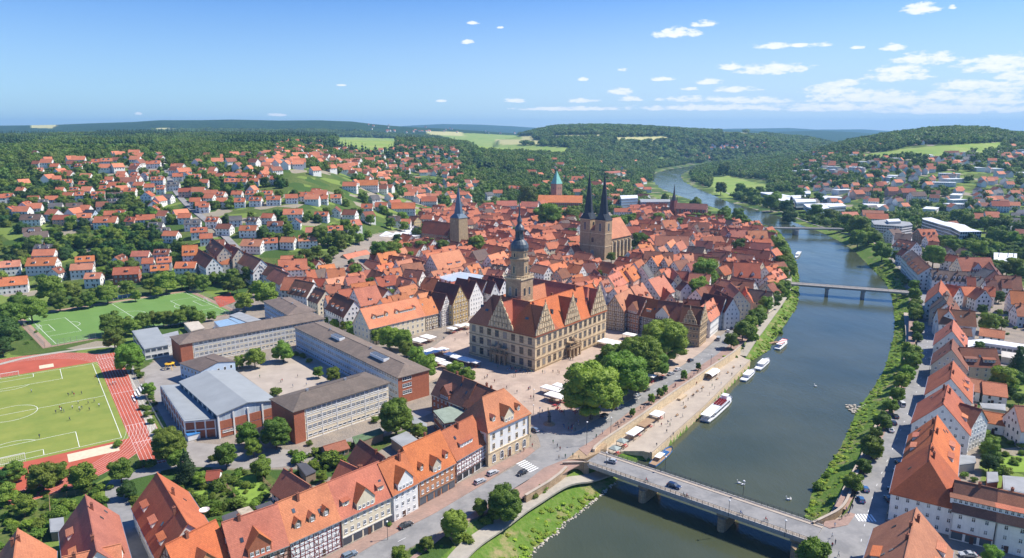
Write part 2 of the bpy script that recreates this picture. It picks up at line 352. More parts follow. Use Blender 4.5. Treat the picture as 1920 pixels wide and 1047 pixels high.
q = N('window_glass'); GLASS = q.done(q.mix(q.math('GREATER_THAN', q.rnd(), 0.88), q.mix(q.rng(q.rnd(), 0, 0.8), (0.015, 0.022, 0.030), (0.09, 0.11, 0.13)), (0.26, 0.26, 0.25)), 0.08, 0.6)
FRAME = plain('white_paint', (0.80, 0.79, 0.76), 0.5, 0.4, 0.04)
CHIM = wall_mat('chimney_brick', (0.30, 0.12, 0.075), 0.15, (0.4, 0.15, 0.015, 0.6))
METAL = plain('dark_metal', (0.06, 0.065, 0.07), 0.45, 0.5); GALV = plain('galvanised_metal', (0.42, 0.44, 0.46), 0.4, 0.5, metal=0.6)
LEAD = plain('weathered_lead', (0.065, 0.085, 0.105), 0.42, 0.5, 0.3, sc_=0.9); COPPER = plain('green_copper', (0.20, 0.50, 0.42), 0.6, 0.3, 0.2)
CANVAS = plain('white_canvas', (0.82, 0.80, 0.76), 0.8, 0.2, 0.05, sc_=0.4)
# ------------------------------------------------------------ terrain mesh
PXR = {}
FIELD_G = [[(630,257),(745,260),(742,283),(690,287),(632,278)],[(800,251),(880,250),(960,254),(1000,258),(960,270),(860,270)],[(1600,292),(1640,287),(1700,279),(1780,272),(1880,267),(1874,284),(1800,292),(1700,296),(1640,302)],
 [(1328,333),(1370,330),(1410,342),(1442,346),(1440,358),(1390,362),(1380,372),(1345,368)],[(1230,297),(1290,296),(1288,303),(1236,304)],[(870,268),(970,271),(1070,277),(1060,292),(900,286)]]
FIELD_T = [[(1150,258),(1250,256),(1260,264),(1150,268)],[(930,262),(1010,262),(1020,270),(940,272)],[(800,246),(866,248),(872,256),(806,253)],[(1034,254),(1130,253),(1132,261),(1030,262)],[(980,255),(1004,254),(1000,262),(978,262)],[(55,234),(110,234),(100,241),(60,240)],[(290,240),(330,241),(325,245),(290,244)],[(1350,247),(1430,251),(1425,256),(1352,254)]]
PAVED = [[(610,640),(560,560),(480,530),(560,500),(620,480),(700,440),(900,402),(1240,385),(1330,390),(1400,440),(1450,440),(1470,545),(1420,615),(1375,664),(1150,818),(1115,850),(1060,880),(985,932),(700,1060),(640,1060),(540,1060),(520,940),(610,900),(740,830),(790,790),(800,700),(700,640)],
 [(250,760),(262,700),(330,640),(480,540),(620,570),(800,700),(800,790),(560,880),(400,880),(300,780)],
 [(1455,1060),(1560,1000),(1640,880),(1700,700),(1720,620),(1705,560),(1690,520),(1660,470),(1700,420),(1760,420),(1830,470),(1920,540),(1950,700),(1830,700),(1840,900),(1960,1060)]]
def in_any(PX, PY, polys):
    r = np.zeros(PX.shape, bool)
    for p in polys: r |= ipoly(PX, PY, p)
    return r
ys = np.concatenate([np.arange(95, 700, 1.35), 700*np.power(1.0092, np.arange(0, 345))]); ks = np.linspace(-1.08, 1.08, 470)
# denser columns around the river
KK, YY = np.meshgrid(ks, ys); XX = KK*YY
SDF = np.full(XX.shape, 999.0); near = YY < 3500
SDF[near] = river_sd(XX[near], YY[near])
ZZ = ter(XX.ravel(), YY.ravel(), SDF.ravel()).reshape(XX.shape)
PXg, PYg = PRJ(XX, YY, ZZ)
fg = in_any(PXg, PYg, FIELD_G) & (YY > 700); ft = in_any(PXg, PYg, FIELD_T) & (YY > 700); pv = in_any(PXg, PYg, PAVED) & (YY < 1000)
me = bpy.data.meshes.new('ground'); nr, nc = XX.shape
co = np.stack([XX, YY, ZZ], -1).reshape(-1, 3).astype(np.float32)
idx = np.arange(nr*nc).reshape(nr, nc); fa = np.stack([idx[:-1, :-1], idx[:-1, 1:], idx[1:, 1:], idx[1:, :-1]], -1).reshape(-1, 4)
me.vertices.add(nr*nc); me.vertices.foreach_set('co', co.ravel()); me.loops.add(fa.size); me.loops.foreach_set('vertex_index', fa.ravel().astype(np.int32))
me.polygons.add(len(fa)); me.polygons.foreach_set('loop_start', np.arange(0, fa.size, 4, dtype=np.int32)); me.polygons.foreach_set('use_smooth', np.ones(len(fa), bool)); me.update()
for nm, arr in (('field', fg), ('tan', ft), ('paved', pv)):
    at_ = me.attributes.new(nm, 'FLOAT', 'POINT'); at_.data.foreach_set('value', arr.astype(np.float32).ravel())
bank = ((SDF > -3) & (SDF < 20) & (YY < 900)).astype(np.float32); at_ = me.attributes.new('bank', 'FLOAT', 'POINT'); at_.data.foreach_set('value', bank.ravel())
far = ss(1800, 3600, YY)*(1-fg)*(1-ft); at_ = me.attributes.new('far', 'FLOAT', 'POINT'); at_.data.foreach_set('value', far.astype(np.float32).ravel())
q = N('meadow_and_soil'); A = lambda nm: q.n('ShaderNodeAttribute', attribute_name=nm).outputs['Fac']
gr = q.mix(q.rng(q.noise(0.035, 5, 0.6), 0.35, 0.65), (0.085, 0.13, 0.028), (0.15, 0.17, 0.05)); gr = q.mix(q.rng(q.noise(0.5, 4, 0.7), 0.4, 0.7), gr, (0.055, 0.10, 0.02))
vo = q.n('ShaderNodeTexVoronoi', {'Vector': q.pos(), 'Scale': 0.055}).outputs['Color']; vx = q.n('ShaderNodeSeparateXYZ', {0: vo}).outputs; gr = q.mix(q.math('GREATER_THAN', vx[0], 0.62), gr, (0.17, 0.23, 0.05)); gr = q.mix(q.math('GREATER_THAN', vx[1], 0.86), gr, (0.30, 0.26, 0.19)); gr = q.mix(q.math('GREATER_THAN', vx[2], 0.72), gr, (0.06, 0.11, 0.025))
wood = q.mix(q.rng(q.noise(0.012, 6, 0.7), 0.35, 0.65), (0.018, 0.05, 0.020), (0.045, 0.095, 0.030)); gr = q.mix(A('far'), gr, wood)
gr = q.mix(A('bank'), gr, q.mix(q.rng(q.noise(0.12, 5, 0.7), 0.52, 0.66), q.mix(q.rng(q.noise(0.5, 4, 0.7), 0.35, 0.65), (0.085, 0.17, 0.02), (0.15, 0.22, 0.045)), (0.30, 0.25, 0.12)))
gr = q.mix(A('field'), gr, q.mix(q.rng(q.noise(0.02, 3), 0.35, 0.65), (0.20, 0.30, 0.06), (0.28, 0.34, 0.09))); gr = q.mix(A('tan'), gr, (0.48, 0.45, 0.20))
pvc = q.mix(q.rng(q.noise(0.12, 5, 0.65), 0.35, 0.65), (0.34, 0.28, 0.22), (0.24, 0.21, 0.18)); gr = q.mix(A('paved'), gr, pvc)
q.bump(q.math('ADD', q.noise(0.9, 4, 0.7), q.math('MULTIPLY', q.noise(0.02, 6, 0.75), q.math('MULTIPLY', A('far'), 60.0))), 0.8, 0.6)
me.materials.append(q.done(gr, 0.95, 0.1)); tag(link('ground', me), kind='structure')
# ------------------------------------------------------------ water
w = MB(); wy = [60, 400, 900, 1600, 3200]; w.quad((-60, 60, WZ), (700, 60, WZ), (1100, 3300, WZ), (-60, 3300, WZ))
q = N('river_water'); p = q.pos(); mp = q.n('ShaderNodeMapping', {'Vector': p, 'Rotation': (0, 0, 0.5), 'Scale': (1.0, 0.45, 1)}).outputs[0]
wv = q.noise(0.9, 4, 0.6, mp); wv2 = q.noise(0.12, 3, 0.5, mp); q.bump(q.math('ADD', q.math('MULTIPLY', wv, 0.5), q.math('MULTIPLY', wv2, 1.6)), 0.3, 0.5)
wc = q.mix(q.rng(q.noise(0.02, 3, 0.5), 0.35, 0.65), (0.050, 0.062, 0.034), (0.075, 0.084, 0.046))
WATER = q.done(wc, q.rng(q.noise(0.035, 3, 0.6, mp), 0.4, 0.62, 0.05, 0.16), 0.62); q.b.inputs['IOR'].default_value = 1.34
tag(w.build('river', WATER), kind='structure')
# ------------------------------------------------------------ haze
SKIPHAZE = False
if not SKIPHAZE:
    h = MB(); h.box(-15500, 15500, -60, 15300, -10.5, 330, 0, True)
    hm = bpy.data.materials.new('haze'); hm.use_nodes = True; t = hm.node_tree; t.nodes.clear(); o_ = t.nodes.new('ShaderNodeOutputMaterial'); v_ = t.nodes.new('ShaderNodeVolumePrincipled')
    v_.inputs['Color'].default_value = (0.34, 0.66, 1.0, 1); v_.inputs['Density'].default_value = 7.0e-5; v_.inputs['Anisotropy'].default_value = 0.1
    t.links.new(v_.outputs[0], o_.inputs['Volume']); tag(h.build('haze', hm), kind='stuff')
# ------------------------------------------------------------ roads, pavings, walls
q = N('asphalt'); c = q.mix(q.rng(q.noise(0.25, 5, 0.7), 0.3, 0.7), (0.225, 0.22, 0.215), (0.30, 0.29, 0.275)); c = q.mix(q.rng(q.noise(0.11, 4, 0.7), 0.48, 0.62, 0, 0.6), c, (0.165, 0.165, 0.165)); ASPH = q.done(c, 0.85, 0.25)
q = N('brick_paving'); br = q.n('ShaderNodeTexBrick', {'Vector': q.uv(), 'Scale': 1.0, 'Mortar Size': 0.03, 'Brick Width': 0.8, 'Row Height': 0.4, 'Color1': (1.1, 1.1, 1.1), 'Color2': (0.85, 0.85, 0.85), 'Mortar': (0.7, 0.7, 0.7)})
c = q.mix(q.rng(q.noise(0.15, 5, 0.65), 0.35, 0.65), (0.40, 0.26, 0.205), (0.30, 0.21, 0.17)); PAVE = q.done(q.mix(0.8, c, br.outputs[0], 'MULTIPLY'), 0.9, 0.2)
q = N('square_paving'); br = q.n('ShaderNodeTexBrick', {'Vector': q.uv(), 'Scale': 1.0, 'Mortar Size': 0.06, 'Brick Width': 2.4, 'Row Height': 2.4, 'Color1': (1.06, 1.06, 1.06), 'Color2': (0.92, 0.92, 0.92), 'Mortar': (0.85, 0.82, 0.8)})
c = q.mix(q.rng(q.noise(0.09, 5, 0.65), 0.35, 0.65), (0.50, 0.385, 0.30), (0.40, 0.31, 0.245)); c = q.mix(q.rng(q.noise(0.035, 4, 0.7), 0.5, 0.62, 0, 0.5), c, (0.30, 0.22, 0.18)); SQ = q.done(q.mix(0.8, c, br.outputs[0], 'MULTIPLY'), 0.9, 0.2)
q = N('pale_paving'); c = q.mix(q.rng(q.noise(0.2, 5, 0.65), 0.35, 0.65), (0.46, 0.39, 0.31), (0.38, 0.32, 0.26)); PALE = q.done(c, 0.9, 0.2)
q = N('gravel_path'); c = q.mix(q.rng(q.noise(0.5, 5, 0.65), 0.35, 0.65), (0.42, 0.38, 0.31), (0.34, 0.31, 0.26)); GRAV = q.done(c, 0.95, 0.1)
YARD = plain('yard_asphalt', (0.30, 0.275, 0.25), 0.9, 0.2, 0.2, sc_=0.12); WHITE = plain('road_paint', (0.78, 0.78, 0.76), 0.7, 0.3, 0.06)
KERB = plain('kerb_stone', (0.42, 0.40, 0.37), 0.9); STONEW = WALL['stone']; DST = WALL['dstone']
_zc = [0.030]
def nz_():
    _zc[0] += 0.0045; return _zc[0]
def gp(L, z=0.0): return [G(a, b, z) for a, b in L]
def dens(pts, step=3.0):
    out = []
    for (x0, y0), (x1, y1) in zip(pts[:-1], pts[1:]):
        n = max(1, int(math.hypot(x1-x0, y1-y0)/step))
        out += [(x0+(x1-x0)*i/n, y0+(y1-y0)*i/n) for i in range(n)]
    return out+[pts[-1]]
def smooth(pts, it=2):
    for _ in range(it):
        o = [pts[0]]
        for a, b in zip(pts[:-1], pts[1:]):
            o += [(a[0]*.75+b[0]*.25, a[1]*.75+b[1]*.25), (a[0]*.25+b[0]*.75, a[1]*.25+b[1]*.75)]
        pts = o+[pts[-1]]
    return pts
def ribbon(name, pts, w, mat, z=None, drape=False, thick=0.0, kind='structure', sm=2, parent=None, zf=None):
    pts = dens(smooth(pts, sm) if sm else pts, 2.5 if drape else 6.0); a = offs(pts, w/2); b = offs(pts, -w/2); z = nz_() if z is None else z; m = MB()
    zz = [z]*len(pts)
    if drape:
        P = np.array(pts); A_ = np.array(a); B_ = np.array(b); zz = np.maximum(np.maximum(ter(P[:, 0], P[:, 1]), ter(A_[:, 0], A_[:, 1])), ter(B_[:, 0], B_[:, 1]))+0.14
    if zf is not None: zz = [zf(*p) for p in pts]
    vs = [(x, y, t) for (x, y), t in zip(a, zz)]+[(x, y, t) for (x, y), t in zip(b, zz)]; n = len(pts)
    m.add(vs, [(n+i, n+i+1, i+1, i) for i in range(n-1)])
    if thick or drape:
        th = thick or 0.6
        for base in (0, n):
            vs2 = [vs[base+i] for i in range(n)]+[(vs[base+i][0], vs[base+i][1], vs[base+i][2]-th) for i in range(n)]
            m.add(vs2, [((i, i+1, n+i+1, n+i) if base else (i+1, i, n+i, n+i+1)) for i in range(n-1)])
    o = m.build(name, mat, parent)
    if kind: o['kind'] = kind
    return o
def sheet(name, poly, mat, z=None, thick=0.0, kind='structure', parent=None):
    m = MB(); z = nz_() if z is None else z
    if thick: m.prism(poly, z-thick, z)
    else: m.prism(poly, z, z) if False else m.add([(x, y, z) for x, y in (poly if area(poly) > 0 else poly[::-1])], [tuple(range(len(poly)))])
    o = m.build(name, mat, parent)
    if kind: o['kind'] = kind
    return o
def area(p): return sum(p[i][0]*p[(i+1) % len(p)][1]-p[(i+1) % len(p)][0]*p[i][1] for i in range(len(p)))/2
# plaza and pavements (raised 0.13) under the roads' level
sheet('market_square', gp([(720,690),(800,660),(880,600),(1140,590),(1300,600),(1345,632),(1316,660),(1279,686),(1226,720),(1180,752),(1148,772),(1107,793),(1090,806),(1073,813),(1043,815),(1017,808),(993,797),(985,780),(900,745),(840,700),(800,720),(770,700)]), SQ, 0.14, 0.3)
sheet('footway', gp([(560,1075),(600,1052),(640,1030),(735,981),(855,909),(915,880),(995,838),(1003,846),(985,860),(950,880),(900,912),(817,962),(700,1022),(620,1070)]), PAVE, 0.14, 0.3)
sheet('footway', gp([(735,1075),(820,1005),(900,955),(985,905),(1020,878),(1060,862),(1098,866),(1068,882),(1030,905),(985,932),(930,955),(860,985),(780,1047),(750,1075)]), PAVE, 0.14, 0.3)
sheet('promenade', gp([(1100,855),(1117,836),(1148,815),(1205,777),(1240,751),(1279,724),(1330,690),(1373,662),(1400,638),(1440,588),(1430,584),(1373,643),(1341,668),(1306,691),(1254,725),(1217,750),(1180,773),(1144,800),(1108,828),(1085,842)]), PAVE, 0.14, 0.3)
sheet('road_junction', gp([(985,783),(990,790),(993,797),(1017,808),(1043,815),(1073,813),(1090,806),(1107,793),(1130,784),(1160,790),(1144,802),(1108,829),(1086,843),(1060,863),(1020,877),(975,905),(950,885),(985,860),(1003,846),(1014,838),(1010,822),(997,800)]), ASPH, 0.026)
MS = gp([(600,1095),(700,1040),(817,980),(900,934),(960,897),(1010,868)]); ribbon('main_street', MS, 9.5, ASPH)
RS = gp([(1080,820),(1118,800),(1164,768),(1200,746),(1240,725),(1292,692),(1328,666),(1352,645),(1372,628),(1392,606),(1410,583),(1428,558),(1446,530),(1452,500),(1448,470),(1436,440)]); ribbon('riverside_street', RS, 9.0, ASPH)
ribbon('back_lane', gp([(262,1075),(248,1020),(228,965),(214,915),(225,897),(300,880)]), 6.0, ASPH); ribbon('school_path', gp([(240,893),(330,868),(400,868),(470,872),(545,868),(620,842),(740,800),(800,770)]), 6.5, YARD)
ribbon('stadium_path', gp([(-60,700),(0,683),(60,668),(190,650),(230,650),(268,760),(300,840)]), 3.2, GRAV)
RBR = gp([(1590,1100),(1608,1047),(1624,970),(1645,905),(1672,846),(1700,780),(1722,727),(1736,676),(1740,634),(1737,600),(1731,572),(1722,537),(1706,512),(1680,488),(1650,462)])
ribbon('east_street', RBR, 9.5, ASPH); sheet('road_junction', gp([(1530,985),(1560,990),(1600,975),(1610,960),(1650,965),(1640,1075),(1560,1075),(1545,1040),(1525,1020)]), ASPH, 0.026)
ribbon('footway', offs(gp([(1604,962),(1645,880),(1680,800),(1705,740),(1722,700),(1727,650),(1725,600)]), 4.3), 3.4, PAVE, 0.14, thick=0.3); ribbon('footway', offs(gp([(1650,1040),(1660,960),(1672,900),(1700,820),(1725,757),(1744,706),(1752,660),(1752,610)]), -3.2), 2.6, PALE, 0.14, thick=0.3)
sheet('footway', gp([(1540,985),(1556,992),(1590,985),(1604,965),(1594,962),(1570,975),(1548,978)]), PAVE, 0.145, 0.3)
for L, wd in (([(1465,538),(1440,541),(1400,520),(1340,500)], 5), ([(330,385),(318,400),(325,430),(350,455),(400,480),(480,520),(560,560),(610,590)], 6), ([(1040,590),(1010,560),(960,540),(860,520),(700,500)], 5), ([(1165,600),(1210,560),(1280,520),(1340,470),(1400,430)], 6)):
    ribbon('street', gp(L), wd, ASPH, drape=(L[0][0] == 330))
# road markings
def strip(m, a, b, w, z):
    (x0, y0), (x1, y1) = a, b; l = math.hypot(x1-x0, y1-y0) or 1; nx, ny = -(y1-y0)/l*w/2, (x1-x0)/l*w/2
    m.quad((x0+nx, y0+ny, z), (x0-nx, y0-ny, z), (x1-nx, y1-ny, z), (x1+nx, y1+ny, z))
def zebra(c0, c1, along, n=6, ln=4.0):
    m = MB(); (x0, y0), (x1, y1) = c0, c1
    for i in range(n):
        t = (i+0.5)/n; x, y = x0+(x1-x0)*t, y0+(y1-y0)*t; strip(m, (x-along[0]*ln/2, y-along[1]*ln/2), (x+along[0]*ln/2, y+along[1]*ln/2), 0.55, 0.09)
    tag(m.build('zebra_crossing', WHITE), kind='structure')
zebra(G(975,866), G(1003,883), (.72, .69), 7, 4.5); zebra(G(1604,971), G(1640,972), (.1, .99), 6, 4.2)
for pts in (RS, RBR, MS):
    m = MB(); d = dens(smooth(pts, 2), 3.0)
    for i in range(4, len(d)-2, 3): strip(m, d[i], ((d[i][0]+d[i+1][0])/2, (d[i][1]+d[i+1][1])/2), 0.14, 0.092)
    tag(m.build('lane_marking', WHITE), kind='structure')
# ------------------------------------------------------------ quay, embankment walls, river paths
m = MB(); m.prism(QUAY, -9.2, -3.0, 0, 1); tag(m.build('quay', [STONEW, PALE]), kind='structure')
def wall_run(name, pts, z0, z1, w, mat, label, cat='wall', cap=0.12, group=None):
    root = empty(name, (pts[0][0], pts[0][1], 0)); tag(root, label, cat, group); ox, oy = pts[0]; a = offs(pts, w/2); b = offs(pts, -w/2); n = len(pts); m = MB()
    V = [(x-ox, y-oy, z) for z in (z0, z1) for L in (a, b) for x, y in L]
    F = []
    for i in range(n-1): F += [(i+1, i, 2*n+i, 2*n+i+1), (n+i, n+i+1, 3*n+i+1, 3*n+i), (2*n+i, 3*n+i, 3*n+i+1, 2*n+i+1)]
    F += [(0, n, 3*n, 2*n), (n-1+n, n-1, 3*n-1, 4*n-1)]; m.add(V, F); m.build('masonry', mat, root)
    a = offs(pts, w/2+0.1); b = offs(pts, -w/2-0.1); m = MB(); V = [(x-ox, y-oy, z) for z in (z1, z1+cap) for L in (a, b) for x, y in L]; m.add(V, F); m.build('coping', PALE, root); return root
QW = gp([(1113,848),(1116,842),(1130,830),(1148,818),(1205,780),(1240,754),(1279,727),(1330,693),(1373,665),(1388,652)])
wall_run('promenade_wall', dens(QW, 6), -6, 1.0, 0.8, STONEW, 'long sandstone parapet wall between riverside street and the lower quay')
wall_run('embankment_wall', dens(gp([(985,934),(1005,922),(1030,907),(1050,892),(1062,880)]), 5), -6, 1.0, 0.8, DST, 'weathered stone retaining wall curving to the stone bridge arch above the path')
wall_run('quay_kerb', [(x, y) for x, y in offs(QOUT[::-1], -0.5)], -3.2, -2.75, 0.5, DST, 'low stone kerb edging the quay where boats moor')
wall_run('embankment_wall', dens(smooth(gp([(1524,985),(1545,975),(1575,960),(1590,940),(1600,905),(1612,880)]), 2), 4), -4, 1.0, 0.6, DST, 'curved stone wall with hedge at the east end of the bridge')
m = MB()      # stair down to the quay
sx, sy = G(1262,742); ex, ey = G(1247,752); d = Vector((ex-sx, ey-sy, 0)).normalized(); nn = Vector((-d.y, d.x, 0)); root = empty('quay_stair', (sx, sy, 0)); tag(root, 'dark stone stair cut from the riverside street down to the quay', 'stairs')
for i in range(12): m = MB(); m.obox(d*(i*0.7)+nn*(-3.2)+Vector((0, 0, -0.25*i-0.6)), d, nn, (0, 0, 1), 0.42, 1.6, 0.5); m.build('step', DST, root)
for k in (-1.7, 1.7): m = MB(); m.obox(d*4+nn*(-3.2+k)+Vector((0, 0, -1.4)), d, nn, (0, 0, 1), 5, 0.2, 1.9); m.build('side_wall', DST, root)
ribbon('river_path', [G(a, b, -3.0) for a, b in [(840,1085),(870,1045),(925,1000),(985,955),(1030,925),(1065,905),(1110,893),(1150,872)]], 5.2, GRAV, drape=True)
ribbon('river_path', [G(a, b, -2.5) for a, b in [(1392,664),(1412,640),(1440,602),(1462,573),(1474,553),(1480,536),(1478,515)]], 4.2, GRAV, drape=True)
ribbon('river_path', gp([(1552,985),(1580,935),(1595,905),(1622,855),(1650,790),(1690,720),(1700,680),(1706,630),(1700,580)],), 3.0, PALE, drape=True)
ribbon('river_path', gp([(1708,540),(1690,500),(1665,475),(1640,455),(1610,440),(1570,430)]), 2.6, PALE, drape=True)
ribbon('river_path', gp([(1560,425),(1500,405),(1450,385),(1400,372),(1350,352)]), 3.0, GRAV, drape=True)
# dry grass slope between main street and the path
# ------------------------------------------------------------ bridges
CONC = WALL['concrete']
def bridge(name, a, b, wd, z, th, piers, label, near=False, road=6.5):
    (x0, y0), (x1, y1) = a, b; L = math.hypot(x1-x0, y1-y0); root = empty(name, ((x0+x1)/2, (y0+y1)/2, 0), math.atan2(y1-y0, x1-x0)); tag(root, label, 'bridge'); h = L/2
    m = MB(); m.box(-h, h, -wd/2, wd/2, z-th, z-0.25, 0, True)
    for s in (-1, 1): m.box(-h, h, s*wd/2-0.25, s*wd/2+0.25, z-0.55, z+0.22, 0, True)
    m.build('deck', CONC, root)
    m = MB(); m.box(-h, h, -road/2, road/2, z-0.24, z+0.02); m.build('carriageway', ASPH, root)
    for s in (-1, 1):
        m = MB(); y_a, y_b = sorted((s*road/2, s*(wd/2-0.26))); m.box(-h, h, y_a, y_b, z-0.24, z+0.15); m.build('footway', PALE, root)
        m = MB(); n = int(L/(1.8 if near else 4)); yy = s*(wd/2)
        for i in range(n+1): x = -h+L*i/n; m.box(x-0.05, x+0.05, yy-0.05, yy+0.05, z+0.2, z+1.25)
        for zz in ((1.25, 0.85, 0.5) if near else (1.25, 0.7)): m.box(-h, h, yy-0.04, yy+0.04, z+zz-0.05, z+zz+0.03, 0, True)
        if near:
            n2 = int(L/0.45)
            for i in range(n2): x = -h+L*i/n2; m.box(x-0.02, x+0.02, yy-0.02, yy+0.02, z+0.3, z+1.2)
        m.build('railing', METAL, root, kind='stuff')
    for t, pw in piers:
        x = -h+L*t; m = MB(); n = 10; w_ = wd/2-0.6
        prof = [(x-pw, -w_)]+[(x-pw*math.cos(k*math.pi/n), -w_-pw*1.3*math.sin(k*math.pi/n)) for k in range(1, n)]+[(x+pw, -w_), (x+pw, w_)]+[(x+pw*math.cos(k*math.pi/n), w_+pw*1.3*math.sin(k*math.pi/n)) for k in range(1, n)]+[(x-pw, w_)]
        m.prism(prof, -9.5, z-th-0.9); m.box(x-pw-0.5, x+pw+0.5, -w_-0.3, w_+0.3, z-th-0.9, z-th+0.01, 0, True); m.build('pier', DST if near else CONC, root)
    return root, L
na, nb = G(1098,871), G(1526,1024); fa_, fb_ = G(1124,848), G(1541,984)
BA = ((na[0]+fa_[0])/2, (na[1]+fa_[1])/2); BB = ((nb[0]+fb_[0])/2, (nb[1]+fb_[1])/2)
br1, L1 = bridge('river_bridge', BA, BB, math.hypot(na[0]-fa_[0], na[1]-fa_[1])-0.3, 0.3, 1.3, [(0.30, 1.4), (0.655, 1.4), (0.965, 3.0)], 'wide concrete road bridge with railings crossing the river at the near end', True, 7.4)
B1ANG = br1.rotation_euler.z
bridge('footbridge', G(1462,532,0), G(1712,551,0), 7.5, 1.0, 1.2, [(0.37, 1.1), (0.64, 1.1)], 'slim middle bridge with two piers over the blue river', False, 4.5)
bridge('far_bridge', G(1434,429,0), G(1580,431,0), 9, 1.5, 1.5, [(0.40, 2.4)], 'far flat bridge with one thick pier where the river bends', False, 6)
# stone arch abutment west of the bridge
ax, ay = G(1060,872); bx, by = na; L = math.hypot(bx-ax, by-ay); root = empty('bridge_arch', (ax, ay, 0), math.atan2(by-ay, bx-ax)); tag(root, 'rounded stone arch over the river path at the west end of the bridge', 'arch')
m = MB(); n = 14; r = min(3.6, L/2-1.0); cx = L/2; pts = [(cx+r*math.cos(math.pi*i/n), -3.6+r*0.75*math.sin(math.pi*i/n)) for i in range(n+1)]
for yy, fl in ((-0.0, 1),):
    for i in range(n):
        (xa, za), (xb, zb) = pts[i], pts[i+1]; m.quad((xa, yy, za), (xb, yy, zb), (xb, yy, 0.9), (xa, yy, 0.9))
    m.quad((-1, yy, -7), (cx-r, yy, -7), (cx-r, yy, 0.9), (-1, yy, 0.9)); m.quad((cx+r, yy, -7), (L+1.2, yy, -7), (L+1.2, yy, 0.9), (cx+r, yy, 0.9))
for i in range(n): (xa, za), (xb, zb) = pts[i], pts[i+1]; m.quad((xa, 0, za), (xb, 0, zb), (xb, 14, zb), (xa, 14, za))
for xx in (cx-r, cx+r): m.quad((xx, 0, -7), (xx, 14, -7), (xx, 14, -3.6), (xx, 0, -3.6))
m.build('masonry', DST, root); m = MB(); m.box(-1.1, L+1.3, -0.15, 0.45, 0.9, 1.05, 0, True); m.build('coping', PALE, root)
m = MB(); m.box(cx+r+0.2, L+1.0, -0.6, 0.0, -7, 1.0); m.build('pilaster', DST, root)
nrm_ = Vector((-(by-ay), bx-ax, 0)).normalized()
m = MB(); m.prism([(ax+nrm_.x*4, ay+nrm_.y*4), (bx+nrm_.x*4, by+nrm_.y*4), G(1124, 849), G(1138, 833), G(1122, 826), G(1085, 842), G(1052, 862)], -7, 0.022); tag(m.build('embankment', DST), kind='structure')
# ------------------------------------------------------------ sports grounds
RED = plain('red_tartan', (0.42, 0.10, 0.06), 0.9, 0.15, 0.12, sc_=0.15); LINEP = plain('line_paint', (0.80, 0.80, 0.76), 0.8, 0.2, 0.03)
def turf_mat(name, a, b, ang, band=5.3):
    q = N(name); mp = q.n('ShaderNodeMapping', {'Vector': q.pos(), 'Rotation': (0, 0, -ang)}).outputs[0]; sx = q.n('ShaderNodeSeparateXYZ', {0: mp}).outputs[0]
    st = q.math('SINE', q.math('MULTIPLY', sx, math.pi/band)); c = q.mix(q.rng(q.noise(0.09, 6, 0.7), 0.32, 0.68), a, b); c = q.mix(q.rng(st, -0.4, 0.4, 0.0, 0.05), c, (0.05, 0.08, 0.01))
    return q.done(c, 0.95, 0.1)
def pitch(name, O, AL, AW, Lp, Wp, z, mat, label, goals=True):
    O = Vector((*O, 0)); AL = Vector((*AL, 0)).normalized(); AW = Vector((*AW, 0)).normalized()
    P = lambda l, w: (O.x+AL.x*l+AW.x*w, O.y+AL.y*l+AW.y*w)
    M_ = 2.3; o = sheet(name, [P(-M_, -M_), P(Lp+M_, -M_), P(Lp+M_, Wp+M_), P(-M_, Wp+M_)], mat, z); o['kind'] = 'structure'
    m = MB(); zl = z+0.012
    def ln(a, b): strip(m, P(*a), P(*b), 0.19, zl)
    def arc(c, r, a0, a1, n=40):
        for i in range(n):
            t0, t1 = a0+(a1-a0)*i/n, a0+(a1-a0)*(i+1)/n; ln((c[0]+r*math.cos(t0), c[1]+r*math.sin(t0)), (c[0]+r*math.cos(t1), c[1]+r*math.sin(t1)))
    for a, b in (((0, 0), (Lp, 0)), ((Lp, 0), (Lp, Wp)), ((Lp, Wp), (0, Wp)), ((0, Wp), (0, 0)), ((Lp/2, 0), (Lp/2, Wp))): ln(a, b)
    arc((Lp/2, Wp/2), 9.15, 0, 2*math.pi)
    for s, x0 in ((1, 0), (-1, Lp)):
        for d_, hw in ((16.5, 20.2), (5.5, 9.2)):
            ln((x0, Wp/2-hw), (x0+s*d_, Wp/2-hw)); ln((x0+s*d_, Wp/2-hw), (x0+s*d_, Wp/2+hw)); ln((x0, Wp/2+hw), (x0+s*d_, Wp/2+hw))
        a = math.acos(5.5/9.15); c0 = 0 if s > 0 else math.pi; arc((x0+s*11, Wp/2), 9.15, c0-a, c0+a, 14)
    tag(m.build('pitch_markings', LINEP), kind='structure')
    if goals:
        for s, x0, lb in ((1, 0, 'near'), (-1, Lp, 'far')):
            root = empty('football_goal', (*P(x0, Wp/2), z), math.atan2(AL.y, AL.x)+(0 if s > 0 else math.pi)); tag(root, f'white goal with net at the {lb} end of the {label}', 'goal')
            m = MB()
            for y in (-3.66, 3.66): m.bar((0, y, 0), (0, y, 2.44), 0.16)
            m.bar((0, -3.66, 2.44), (0, 3.66, 2.44), 0.16); m.build('goal_post', FRAME, root); m = MB()
            for y in (-3.66, 3.66): m.bar((0, y, 2.44), (-1.0, y, 2.3), 0.05); m.bar((-1.0, y, 2.3), (-2, y, 0), 0.05)
            for k in range(13): y = -3.66+7.32*k/12; m.bar((-1.0, y, 2.3), (-2, y, 0), 0.03)
            for k in range(5): t = k/4; m.bar((-1-t, -3.66, 2.3*(1-t)), (-1-t, 3.66, 2.3*(1-t)), 0.03)
            m.build('net', FRAME, root, kind='stuff')
    return P
A1 = (-0.585, 0.811); W1 = (-0.811, -0.585); ang1 = math.atan2(A1[1], A1[0])
